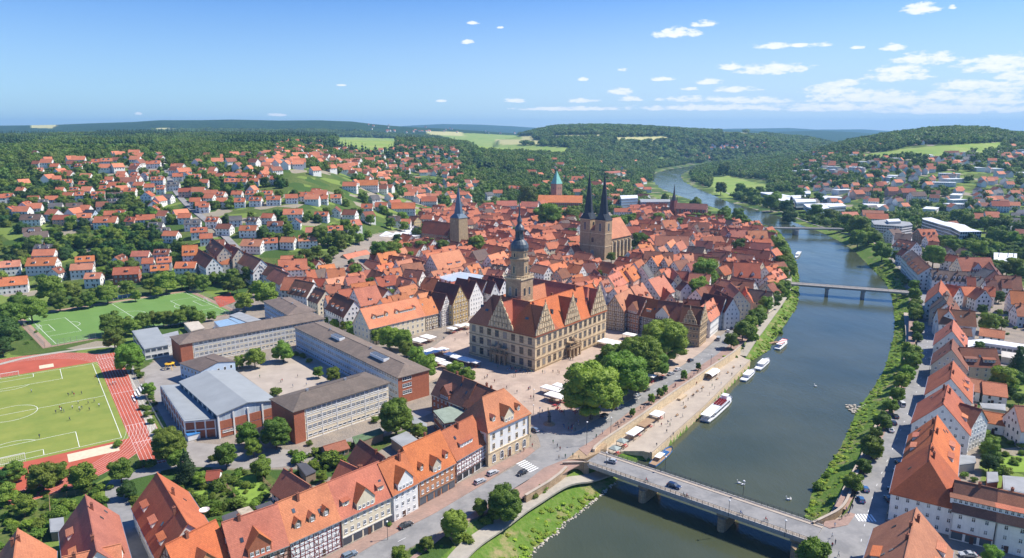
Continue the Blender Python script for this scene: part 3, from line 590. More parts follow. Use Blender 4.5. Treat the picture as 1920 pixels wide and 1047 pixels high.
T1 = turf_mat('mown_turf', (0.26, 0.285, 0.065), (0.18, 0.235, 0.05), ang1); T2 = turf_mat('artificial_turf', (0.13, 0.24, 0.06), (0.155, 0.26, 0.07), ang1+math.pi/2, 8)
O1 = (-149.4, 246.7)
def P1(l, w): return (O1[0]+A1[0]*l+W1[0]*w, O1[1]+A1[1]*l+W1[1]*w)
def oval(r, n=28):
    pts = []
    for i in range(n+1): t = -math.pi/2+math.pi*i/n; pts.append(P1(53+42.2+r*math.cos(t), 34+r*math.sin(t)))
    for i in range(n+1): t = math.pi/2+math.pi*i/n; pts.append(P1(53-42.2+r*math.cos(t), 34+r*math.sin(t)))
    return pts
sheet('running_track', oval(46.6), RED, 0.03); sheet('sprint_straight', [P1(-32, -2.6), P1(120, -2.6), P1(120, -12.8), P1(-32, -12.8)], RED, 0.036)
P_ = pitch('football_pitch', O1, A1, W1, 106, 68, 0.05, T1, 'pitch inside the running track')
m = MB()
for k in range(9):
    o = oval(36.7+1.22*k)
    for i_, (a, b) in enumerate(zip(o, o[1:]+o[:1])):
        if i_ != 2*28+1: strip(m, a, b, 0.075, 0.06)
    w = -2.75-1.22*k; strip(m, P1(-32, w), P1(120, w), 0.075, 0.064)
for l in (-30, -8, 11, 53, 95, 112): strip(m, P1(l, -2.7), P1(l, -12.5), 0.2, 0.068)
tag(m.build('lane_lines', LINEP), kind='structure')
SAND = plain('pit_sand', (0.66, 0.54, 0.38), 0.95, 0.1, 0.1)
sheet('sand_pit', [P1(-12, 2), P1(-12, 18), P1(-4.5, 18), P1(-4.5, 2)], SAND, 0.075); sheet('sand_pit', [P1(112, 16), P1(118, 16), P1(118, 22), P1(112, 22)], SAND, 0.075)
O2 = G(105,645); c2 = G(95,588); d2 = G(430,587); A2 = (d2[0]-O2[0], d2[1]-O2[1]); L2 = math.hypot(*A2); A2 = (A2[0]/L2, A2[1]/L2); W2 = (-A2[1], A2[0]); W2L = math.hypot(c2[0]-O2[0], c2[1]-O2[1])
def P2(l, w): return (O2[0]+A2[0]*l+W2[0]*w, O2[1]+A2[1]*l+W2[1]*w)
sheet('cinder_surround', [P2(-7, -5), P2(L2+6, -5), P2(L2+6, W2L+7), P2(-7, W2L+7)], plain('cinder', (0.36, 0.24, 0.17), 0.95), 0.03)
pitch('football_pitch', O2, A2, W2, L2, W2L, 0.05, T2, 'green artificial pitch')
sheet('tartan_court', gp([(400,558),(432,549),(442,566),(412,577)]), RED, 0.06)
# school yard and service yards
sheet('school_yard', gp([(450,700),(540,660),(610,640),(740,740),(700,770),(560,780)]), plain('school_yard', (0.40, 0.34, 0.28), 0.9, 0.2, 0.12, sc_=0.15), 0.05)
sheet('service_yard', gp([(262,695),(335,655),(345,700),(365,830),(420,835),(560,845),(540,868),(400,876),(345,860),(300,775)]), YARD, 0.045)
# ------------------------------------------------------------ trees: shapes
def leaf_mat(name, a, b, c):
    q = N(name); k = q.rng(q.noise(0.9, 3, 0.6), 0.3, 0.7); col = q.mix(k, a, b); col = q.mix(q.rng(q.noise(3.1, 2, 0.6), 0.45, 0.75), col, c)
    col = q.mix(q.rng(q.noise(0.012, 3, 0.6), 0.42, 0.62, 0, 0.4), col, tuple(v*0.55 for v in a)); col = q.mix(q.rng(q.noise(0.02, 3, 0.6), 0.5, 0.7, 0, 0.3), col, (c[0]*1.15, c[1], c[2])); r = q.rnd(); col = q.hsv(col, q.rng(r, 0, 1, 0.478, 0.518), 1.0, q.rng(q.math('FRACT', q.math('MULTIPLY', r, 7.3)), 0, 1, 0.72, 1.28))
    q.done(col, 0.6, 0.25)
    tr = q.n('ShaderNodeBsdfTranslucent', {0: q.mix(1.0, col, (1.3, 1.5, 0.5), 'MULTIPLY')}); ms = q.n('ShaderNodeMixShader', {0: 0.25}); q.t.links.new(q.b.outputs[0], ms.inputs[1]); q.t.links.new(tr.outputs[0], ms.inputs[2]); q.t.links.new(ms.outputs[0], q.out.inputs[0]); return q.m
LEAF = {'mid': leaf_mat('leaf_green', (0.110, 0.178, 0.022), (0.165, 0.245, 0.032), (0.22, 0.31, 0.05)), 'light': leaf_mat('leaf_light_green', (0.135, 0.225, 0.024), (0.185, 0.29, 0.034), (0.24, 0.35, 0.055)),
 'dark': leaf_mat('leaf_dark_green', (0.045, 0.105, 0.022), (0.065, 0.14, 0.028), (0.09, 0.175, 0.036)), 'wood': leaf_mat('leaf_woodland', (0.092, 0.160, 0.024), (0.135, 0.205, 0.032), (0.18, 0.25, 0.044)),
 'pine': leaf_mat('needle_green', (0.038, 0.088, 0.030), (0.052, 0.11, 0.034), (0.07, 0.14, 0.04))}
BARK = plain('bark', (0.13, 0.10, 0.075), 0.95, 0.1, 0.25, sc_=2.0)
ICO = {}
def ico(sub):
    if sub in ICO: return ICO[sub]
    import bmesh
    b = bmesh.new(); bmesh.ops.create_icosphere(b, subdivisions=sub, radius=1.0); v = np.array([x.co[:] for x in b.verts]); f = np.array([[x.index for x in p.verts] for p in b.faces]); b.free(); ICO[sub] = (v, f); return v, f
def crown_mesh(name, seed, lobes, nleaf, leaf, mat, sub=2, rag=0.16, conic=False, wid=1.0):
    """crown of unit height box: x,y in -0.5..0.5, z 0..1 built from leafy lobes"""
    r = np.random.default_rng(seed); L = []
    if conic:
        for i in range(lobes):
            t = i/(lobes-1); R = 0.30*wid*(1-t)**0.8+0.04; L.append((r.normal(0, 0.02), r.normal(0, 0.02), 0.08+0.88*t, R, 0.13))
    else:
        L.append((0, 0, 0.48, 0.30*wid, 0.36))
        for i in range(lobes):
            a = i*2.399+r.uniform(-.4, .4); t = r.uniform(0.12, 0.88); rad = 0.31*wid*math.sqrt(max(0.05, 1-((t-0.42)/0.62)**2)); s = r.uniform(0.10, 0.19)
            s *= (0.72 if lobes > 45 else 1.0); L.append((rad*math.cos(a), rad*math.sin(a), t, s, s*0.82))
    V, F, off = [], [], 0; iv, fi = ico(sub); LV = []
    for (x, y, z, R, RZ) in L:
        nv = iv*1.0; ph = r.uniform(0, 6, 3)
        d = 1+rag*(np.sin(nv[:, 0]*5+ph[0])*np.sin(nv[:, 1]*5+ph[1])+0.6*np.sin(nv[:, 2]*7+ph[2]))+r.normal(0, rag*0.35, len(nv))
        nv = nv*d[:, None]*np.array([R, R, RZ])+np.array([x, y, z]); V.append(nv); F.append(fi+off); off += len(nv)
    V = np.concatenate(V); F = np.concatenate(F)
    me = bpy.data.meshes.new(name)
    if nleaf:
        w = np.array([l[3]**2 for l in L]); k = r.choice(len(L), nleaf, p=w/w.sum()); n = r.normal(size=(nleaf, 3)); n /= np.linalg.norm(n, axis=1)[:, None]; n[:, 2] = np.where(n[:, 2] < -0.35, -n[:, 2], n[:, 2])
        La = np.array(L)[k]; c = La[:, :3]+n*np.stack([La[:, 3], La[:, 3], La[:, 4]], 1)*r.uniform(0.9, 1.34, (nleaf, 1))
        nn = n+r.normal(0, 0.55, (nleaf, 3)); nn /= np.linalg.norm(nn, axis=1)[:, None]; a = np.cross(nn, r.normal(size=(nleaf, 3))); a /= np.linalg.norm(a, axis=1)[:, None]+1e-9; b = np.cross(nn, a)
        s = leaf*r.uniform(0.6, 1.35, (nleaf, 1)); q4 = np.stack([c-a*s-b*s*.6, c+a*s*.6-b*s, c+a*s+b*s*.6, c-a*s*.6+b*s], 1).reshape(-1, 3)
        base = len(V); V = np.concatenate([V, q4]); Q = (base+np.arange(nleaf*4)).reshape(-1, 4)
    else: Q = np.zeros((0, 4), int)
    nt, nq = len(F), len(Q); me.vertices.add(len(V)); me.vertices.foreach_set('co', V.astype(np.float32).ravel()); me.loops.add(nt*3+nq*4); me.loops.foreach_set('vertex_index', np.concatenate([F.ravel(), Q.ravel()]).astype(np.int32))
    me.polygons.add(nt+nq); me.polygons.foreach_set('loop_start', np.concatenate([np.arange(nt)*3, nt*3+np.arange(nq)*4]).astype(np.int32)); me.update(); me.materials.append(mat); return me
def trunk_mesh(name, seed, h, r0, spread):
    r = random.Random(seed); m = MB(); m.lathe((0, 0), [(r0*1.5, -0.02), (r0, 0.04), (r0*0.75, h*0.5), (r0*0.35, h)], 7)
    for i in range(5):
        a = i*2.4+r.random(); z = h*(0.35+0.12*i); m.bar((0, 0, z), (math.cos(a)*spread, math.sin(a)*spread, z+spread*1.1), r0*0.7)
    return m.build(name, BARK, link_=False)
# near crowns (unit size), several shapes per leaf colour
CR = {}
for col in ('mid', 'light', 'dark'):
    CR[col] = [crown_mesh('crown', 10+i+hash(col) % 5*0, 17+i*3, 3800, 0.021, LEAF[col], 2, 0.22, wid=(1.15 if i % 2 else 1.0)) for i in range(3)]
CRB = {'light': crown_mesh('crown', 77, 78, 15000, 0.0125, LEAF['light'], 2, 0.25, wid=1.2), 'mid': crown_mesh('crown', 78, 66, 13000, 0.0135, LEAF['mid'], 2, 0.25, wid=1.15)}
CR['pine'] = [crown_mesh('crown', 40+i, 8, 2200, 0.018, LEAF['pine'], 2, 0.15, conic=True, wid=1.0+0.2*i) for i in range(2)]
CR['bush'] = [crown_mesh('foliage', 50+i, 7, 700, 0.04, LEAF['mid' if i else 'light'], 1, 0.15, wid=1.25) for i in range(3)]
TRK = [trunk_mesh('trunk', i, 0.75, 0.028, 0.2) for i in range(3)]
TREES = []       # (object, px, py, description bits)
trng = random.Random(5)
def tree_at(x, y, wd, h, kind='mid', z=None, big=False, cat='tree', where=None):
    z = tz(x, y) if z is None else z; root = empty({'pine': 'conifer', 'bush': 'bush'}.get(kind, 'leafy_tree'), (x, y, z), trng.uniform(0, 6.28))
    if kind == 'bush':
        link('foliage', trng.choice(CR['bush']), root, (0, 0, -0.08*h), scale=(wd, wd, h))
    else:
        me = CRB[kind] if big and kind in CRB else trng.choice(CR[kind]); bot = 0.04*h if kind == 'pine' else 0.17*h
        link('crown', me, root, (0, 0, bot), scale=(wd*(1.45 if kind == 'pine' else 1.02), wd*(1.45 if kind == 'pine' else 1.02), h-bot)); link('trunk', trng.choice(TRK), root, scale=(h, h, h*0.9))
    TREES.append((root, x, y, z, wd, h, kind, where)); return root
def tree_px(cx, cy, wpx, kind='mid', asp=1.12, z=None, big=False, where=None):
    """tree whose crown centre and width are seen at the given pixels"""
    x, y = GT(cx, cy) if z is None else G(cx, cy, z); w = 6.0
    for _ in range(7):
        zz = tz(x, y) if z is None else z; h = w*asp; zc = y*CP+(CAM_H-zz)*SP; w = wpx*zc/FPX
        hh = zz+(0.58 if kind != 'bush' else 0.42)*h; x, y = G(cx, cy, hh)
    return tree_at(x, y, w, w*asp, kind, z, big, where=where)
# ------------------------------------------------------------ forest and hedgerow masses
LOW = [crown_mesh('forest_tree', 100+i, 4, 90, 0.06, LEAF['wood'], 1, 0.16, wid=1.2) for i in range(5)]+[crown_mesh('forest_conifer', 120+i, 4, 50, 0.05, LEAF['pine'], 1, 0.16, conic=True, wid=1.3) for i in range(2)]
LOWC = bpy.data.collections.new('forest_shapes')
for i, me_ in enumerate(LOW):
    o = bpy.data.objects.new('shape_%d' % i, me_); LOWC.objects.link(o)
def scatter(name, P, S, R, I, coll, n_var):
    me = bpy.data.meshes.new(name); me.vertices.add(len(P)); me.vertices.foreach_set('co', np.asarray(P, np.float32).ravel()); me.update()
    for nm, tp, arr in (('sc', 'FLOAT_VECTOR', S), ('rt', 'FLOAT', R)):
        a = me.attributes.new(nm, tp, 'POINT'); a.data.foreach_set('vector' if tp != 'FLOAT' else 'value', np.asarray(arr, np.float32).ravel())
    a = me.attributes.new('ix', 'INT', 'POINT'); a.data.foreach_set('value', np.asarray(I, np.int32))
    o = link(name, me); g = bpy.data.node_groups.new(name, 'GeometryNodeTree'); g.interface.new_socket('Geometry', in_out='INPUT', socket_type='NodeSocketGeometry'); g.interface.new_socket('Geometry', in_out='OUTPUT', socket_type='NodeSocketGeometry')
    nn = g.nodes.new; i_ = nn('NodeGroupInput'); o_ = nn('NodeGroupOutput'); ip = nn('GeometryNodeInstanceOnPoints'); ci = nn('GeometryNodeCollectionInfo'); ci.inputs['Collection'].default_value = coll; ci.inputs['Separate Children'].default_value = True; ci.inputs['Reset Children'].default_value = True
    def att(nm, tp): n = nn('GeometryNodeInputNamedAttribute'); n.data_type = tp; n.inputs['Name'].default_value = nm; return [s for s in n.outputs if s.enabled][0]
    g.links.new(i_.outputs[0], ip.inputs['Points']); g.links.new(ci.outputs[0], ip.inputs['Instance']); ip.inputs['Pick Instance'].default_value = True; g.links.new(att('ix', 'INT'), ip.inputs['Instance Index']); g.links.new(att('sc', 'FLOAT_VECTOR'), ip.inputs['Scale'])
    cx = nn('ShaderNodeCombineXYZ'); g.links.new(att('rt', 'FLOAT'), cx.inputs[2]); er = nn('FunctionNodeEulerToRotation'); g.links.new(cx.outputs[0], er.inputs[0]); g.links.new(er.outputs[0], ip.inputs['Rotation']); g.links.new(ip.outputs[0], o_.inputs[0])
    md = o.modifiers.new('scatter', 'NODES'); md.node_group = g; return tag(o, kind='stuff')
# pixel regions: nothing grows here (built up, hand placed or open)
OPEN = [[(-50,1100),(-50,560),(60,500),(200,540),(430,540),(540,520),(330,470),(320,390),(360,395),(480,480),(600,490),(760,480),(900,470),(1000,440),(1150,420),(1240,415),(1340,385),(1400,440),(1450,440),(1470,545),(1420,615),(1375,664),(1600,700),(1690,560),(1640,480),(1625,420),(1700,430),(1780,470),(1950,600),(1950,1100)],
 [(1335,330),(1440,338),(1445,352),(1420,372),(1330,366)],[(1420,362),(1580,358),(1680,395),(1560,405),(1500,380),(1430,375)]]
TOWN = [  # (polygon, keep probability)
 ([(-20,350),(60,300),(220,270),(330,290),(420,310),(560,330),(640,350),(660,400),(560,470),(430,460),(300,470),(300,500),(-20,520)], 0.30),
 ([(490,275),(560,262),(700,275),(860,285),(900,300),(860,330),(700,330),(560,300)], 0.45), ([(1000,300),(1170,310),(1200,385),(1000,400),(800,395),(640,420),(600,380),(760,340)], 0.6),
 ([(1500,280),(1920,270),(1940,420),(1700,410),(1560,385),(1480,350)], 0.62), ([(1600,400),(1940,400),(1940,620),(1700,480)], 0.8), ([(250,335),(350,335),(380,460),(320,470)], 0.15)]
TOWN[0] = (TOWN[0][0], 0.62); TOWN[1] = (TOWN[1][0], 0.26); TOWN[3] = (TOWN[3][0], 0.36); TOWN.append(([(430,500),(430,440),(560,430),(640,395),(1000,385),(1260,385),(1260,430),(1000,450),(760,500)], 0.45))
def in_open(PX, PY): return in_any(PX, PY, OPEN)|in_any(PX, PY, FIELD_G)|in_any(PX, PY, FIELD_T)
pts = []; rr = np.random.default_rng(3)
for (y0, y1, sp) in ((380, 700, 9.0), (700, 1100, 9.5), (1100, 1700, 11.0), (1700, 2500, 13.0), (2500, 4200, 21.0)):
    y = y0
    while y < y1:
        w = y*0.92; n = int(2*w/sp); x = np.linspace(-w, w, n)+rr.uniform(-sp*.45, sp*.45, n); pts.append(np.stack([x, y+rr.uniform(-sp*.45, sp*.45, n), np.full(n, sp)], 1)); y += sp*0.92
FP = np.concatenate(pts); FX, FY, FS = FP.T; FSD = river_sd(FX, FY); FZ = ter(FX, FY, FSD); FPX_, FPY_ = PRJ(FX, FY, FZ)
keep = ~ipoly(FPX_, FPY_, [(1205,338),(1232,345),(1262,355),(1300,367),(1350,374),(1395,392),(1430,412),(1440,450),(1395,450),(1360,425),(1330,405),(1230,385),(1195,362)]) & (FSD > 7) & (FPX_ > -260) & (FPX_ < 2180) & ~in_open(FPX_, FPY_)
valley = (np.abs(FX/FY-0.26) < 0.10) & (FY > 1400); keep &= ~(valley & (rr.random(len(FX)) < 0.25))
pr = np.ones(len(FX))
for pl, p_ in TOWN: pr[ipoly(FPX_, FPY_, pl)] = p_
clump = (fbm(FX, FY, 38)+1)*0.5; pr = np.where(pr < 1, np.clip(pr*(0.35+1.35*clump), 0, 1), pr)
keep &= rr.random(len(FX)) < pr
FOR = [FX[keep], FY[keep], FZ[keep], FS[keep], FSD[keep]]
# ------------------------------------------------------------ house kit
OCC = []          # (x, y, radius) of everything built, keeps the woods off
HOUSES = []       # (root, x, y, z, description)
WM = {}
def winmesh(w, h, style='cross', frame=None, arch=False):
    key = (round(w, 2), round(h, 2), style, frame.name if frame else '', arch)
    if key in WM: return WM[key]
    m = MB(); fw = 0.09; n = 6
    if arch:
        r = w/2; P = [(-r, 0), (r, 0)]+[(r*math.cos(math.pi*i/n), h-r+r*math.sin(math.pi*i/n)) for i in range(n+1)]
        m.add([(x, 0.03, z) for x, z in P], [tuple(range(len(P)))[::-1]], 1)
        for (a, b), (c, d) in zip(P, P[1:]+P[:1]): m.bar((a, 0.05, b), (c, 0.05, d), 0.16, 0.16)
    else:
        m.quad((w/2, 0.02, 0), (-w/2, 0.02, 0), (-w/2, 0.02, h), (w/2, 0.02, h), 1)
        for x in (-w/2, w/2-fw): m.box(x, x+fw, 0, 0.09, 0, h)
        for z in (0, h-fw): m.box(-w/2+fw, w/2-fw, 0, 0.085, z, z+fw, 0, True)
    if style == 'cross':
        m.box(-0.04, 0.04, 0, 0.07, fw, h-fw-(w/2 if arch else 0)); m.box(-w/2+fw, w/2-fw, 0, 0.065, h*0.62, h*0.62+0.07, 0, True)
    elif style == 'four':
        for x in (-w/4, 0, w/4): m.box(x-0.04, x+0.04, 0, 0.07, fw, h-fw)
        m.box(-w/2+fw, w/2-fw, 0, 0.065, h*0.55, h*0.55+0.08, 0, True)
    m.box(-w/2-0.06, w/2+0.06, 0, 0.16, -0.1, 0, 0, True)
    WM[key] = m.build('window', [frame or FRAME, GLASS], link_=False); return WM[key]
def simplewin(m, x, y, z, ax, w, h, mf, mg, out):
    """pane with a pale surround standing proud of a wall; ax 'x' or 'y' along the wall"""
    for (ww, hh, d, mm) in ((w+0.3, h+0.3, 0.05, mf), (w, h, 0.09, mg)):
        zc = z+h/2
        if ax == 'x': a, b = sorted((y, y+out*d)); m.box(x-ww/2, x+ww/2, a, b, zc-hh/2, zc+hh/2, mm, True)
        else: a, b = sorted((x, x+out*d)); m.box(a, b, y-ww/2, y+ww/2, zc-hh/2, zc+hh/2, mm, True)
def roof_mb(L, W, wh, rh, hips=(0, 0), o=0.45, og=0.3, th=0.26):
    m = MB(); s = rh/(W/2); ye = W/2+o; ze = wh-o*s+0.12; zr = wh+rh+0.12
    xa = -(L/2+(og if not hips[0] else o)); xb = L/2+(og if not hips[1] else o)
    ra = xa+(hips[0]*W/2 if hips[0] else 0); rb = xb-(hips[1]*W/2 if hips[1] else 0)
    top = [(xa,-ye,ze),(xb,-ye,ze),(xb,ye,ze),(xa,ye,ze),(ra,0,zr),(rb,0,zr)]; bot = [(x,y,z-th) for x,y,z in top]
    F = [(0,1,5,4),(2,3,4,5)]+([(3,0,4)] if hips[0] else [])+([(1,2,5)] if hips[1] else [])
    m.add(top, F); m.add(bot, [f[::-1] for f in F])
    E_ = [(0,1),(2,3)]+([(3,0)] if hips[0] else [(3,4),(4,0)])+([(1,2)] if hips[1] else [(1,5),(5,2)])
    for a, b in E_: m.add([top[a], top[b], bot[b], bot[a]], [(0,3,2,1)])
    m.bar((ra, 0, zr+0.03), (rb, 0, zr+0.03), 0.3, 0.16); return m
def dormer(root, W, wh, rh, side, x, kind, w, wallm, roofm, det, inset=None):
    yf = W/2-(inset if inset is not None else {'g': 1.3, 's': 1.5, 'b': 0.0, 't': 1.2}[kind]); hw = W/2
    if kind == 'b': yf += 0.02
    zrf = lambda y: wh+rh*(1-y/hw)+0.1
    hd = {'g': 1.5, 's': 1.4, 'b': 2.0, 't': 1.0}[kind]; zb = zrf(yf)-(0.3 if kind != 'b' else 1.4); zt = zb+hd+0.3+(1.4 if kind == 'b' else 0)
    S = -1 if side < 0 else 1; m = MB(); Y = lambda y: S*y
    def face(vs, mm): m.add(vs if S > 0 else vs[::-1], [tuple(range(len(vs)))], mm)
    if kind == 's':
        ms = 0.28 if rh/hw > 0.6 else 0.12; k = rh/hw; yb = (wh+rh+0.1-zt-ms*yf)/(k-ms); yb = max(yb, 0.15)
        zk = zt+ms*(yf-yb)
        face([(x+w/2, Y(yf), zb), (x-w/2, Y(yf), zb), (x-w/2, Y(yf), zt), (x+w/2, Y(yf), zt)], 0)
        for sx in (-1, 1): m.add([(x+sx*w/2, Y(yf), zb), (x+sx*w/2, Y(yf), zt), (x+sx*w/2, Y(yb), zk)], [(0, 1, 2) if sx*S > 0 else (2, 1, 0)], 0)
        a, b, ze = x-w/2-0.25, x+w/2+0.25, zt-0.35*ms+0.05
        for dz, fl in ((0.16, 0), (0, 1)):
            vs = [(a, Y(yf+0.35), ze+dz), (b, Y(yf+0.35), ze+dz), (b, Y(yb), zk+dz), (a, Y(yb), zk+dz)]; m.add(vs, [(0, 1, 2, 3) if (S < 0) ^ bool(fl) else (3, 2, 1, 0)], 1)
        vs = [(a, Y(yf+0.35), ze), (b, Y(yf+0.35), ze), (b, Y(yf+0.35), ze+0.16), (a, Y(yf+0.35), ze+0.16)]; m.add(vs, [(0, 1, 2, 3) if S < 0 else (3, 2, 1, 0)], 1)
        for xx, fl in ((a, 1), (b, 0)): vs = [(xx, Y(yf+0.35), ze), (xx, Y(yb), zk), (xx, Y(yb), zk+0.16), (xx, Y(yf+0.35), ze+0.16)]; m.add(vs, [(0, 1, 2, 3) if (S < 0) ^ bool(fl) else (3, 2, 1, 0)], 1)
    else:
        gh = w/2*{'g': 1.05, 'b': 1.15, 't': 1.0}[kind]; zp = min(zt+gh, wh+rh-0.3); yb = max(0.1, hw*(1-(zp-wh-0.1)/rh)); ye = max(yb, hw*(1-(zt-wh-0.1)/rh))
        face([(x+w/2, Y(yf), zb), (x-w/2, Y(yf), zb), (x-w/2, Y(yf), zt), (x, Y(yf), zp), (x+w/2, Y(yf), zt)], 0)
        for sx in (-1, 1):
            m.add([(x+sx*w/2, Y(yf), zb), (x+sx*w/2, Y(yf), zt), (x+sx*w/2, Y(ye), zt)], [(0, 1, 2) if sx*S > 0 else (2, 1, 0)], 0)
            e = 0.22; sl = (zp-zt)/(w/2); xe = x+sx*(w/2+e); zee = zt-e*sl+0.1
            for dz, fl in ((0.14, 0), (0, 1)):
                vs = [(xe, Y(yf+0.3), zee+dz), (x, Y(yf+0.3), zp+0.1+dz), (x, Y(yb-0.1), zp+0.1+dz), (xe, Y(min(ye+0.25, yf)), zee+dz)]; m.add(vs, [(0, 1, 2, 3) if (sx*S > 0) ^ bool(fl) else (3, 2, 1, 0)], 1)
            vs = [(xe, Y(yf+0.3), zee), (x, Y(yf+0.3), zp+0.1), (x, Y(yf+0.3), zp+0.24), (xe, Y(yf+0.3), zee+0.14)]; m.add(vs, [(0, 1, 2, 3) if sx*S < 0 else (3, 2, 1, 0)], 1)
    nw = max(1, int(w/1.35)); wz = zb+0.45+(1.0 if kind == 'b' else 0); 
    if det < 2 or kind == 't':
        for i in range(nw): simplewin(m, x+(i-(nw-1)/2)*w/nw*0.92, Y(yf), wz, 'x', 0.75, 1.0, 2, 3, S)
        m.build('dormer', [wallm, roofm, FRAME, GLASS], root)
    else:
        d = m.build('dormer', [wallm, roofm], root); me = winmesh(0.85, 1.15)
        for i in range(nw): link('window', me, d, (x+(i-(nw-1)/2)*w/nw*0.92, Y(yf), wz), 0 if S > 0 else math.pi)
def timber(m, p0, p1, z0, z1, zc, gable=None, step=1.35, out=0.07, mm=0, seed=0):
    """timber frame drawn on the plane p0-p1 (2-D points); horizontals at zc; gable = apex height"""
    r = random.Random(seed); x0, y0 = p0; x1, y1 = p1; L = math.hypot(x1-x0, y1-y0); ux, uy = (x1-x0)/L, (y1-y0)/L; nx, ny = uy, -ux; b = 0.2
    def P(t, z): return (x0+ux*t+nx*out*0.5, y0+uy*t+ny*out*0.5, z)
    def bar(a, za, c, zb_): m.obox(((P(a, za)[0]+P(c, zb_)[0])/2, (P(a, za)[1]+P(c, zb_)[1])/2, (za+zb_)/2), Vector((ux*(c-a), uy*(c-a), zb_-za)).normalized(), (nx, ny, 0), Vector((ux*(c-a), uy*(c-a), zb_-za)).normalized().cross(Vector((nx, ny, 0))), math.hypot(c-a, zb_-za)/2, out*0.5, b/2, mm)
    lv = [z0]+list(zc)+[z1]
    for z in lv: bar(0, z, L, z)
    for k in range(len(lv)-1):
        mid = (lv[k]+lv[k+1])/2; bar(0, mid-0.35, L, mid-0.35)
    n = max(2, int(round(L/step)))
    for i in range(n+1): t = min(max(L*i/n, 0.1), L-0.1); bar(t, z0, t, z1)
    for k in range(len(lv)-1):
        for a, c in ((0, 1), (n, n-1), (n//2, n//2+1)):
            if 0 <= c <= n: bar(L*a/n, lv[k+1], L*c/n, lv[k])
    if gable:
        H = gable-z1
        for f in (0.33, 0.62): w = L*(1-f)/2; bar(L/2-w, z1+H*f, L/2+w, z1+H*f)
        for i in range(1, n): t = L*i/n; top = z1+H*(1-abs(t-L/2)/(L/2)); bar(t, z1, t, top-0.2)
        bar(0.15, z1, L/2, gable-0.15); bar(L-0.15, z1, L/2, gable-0.15)
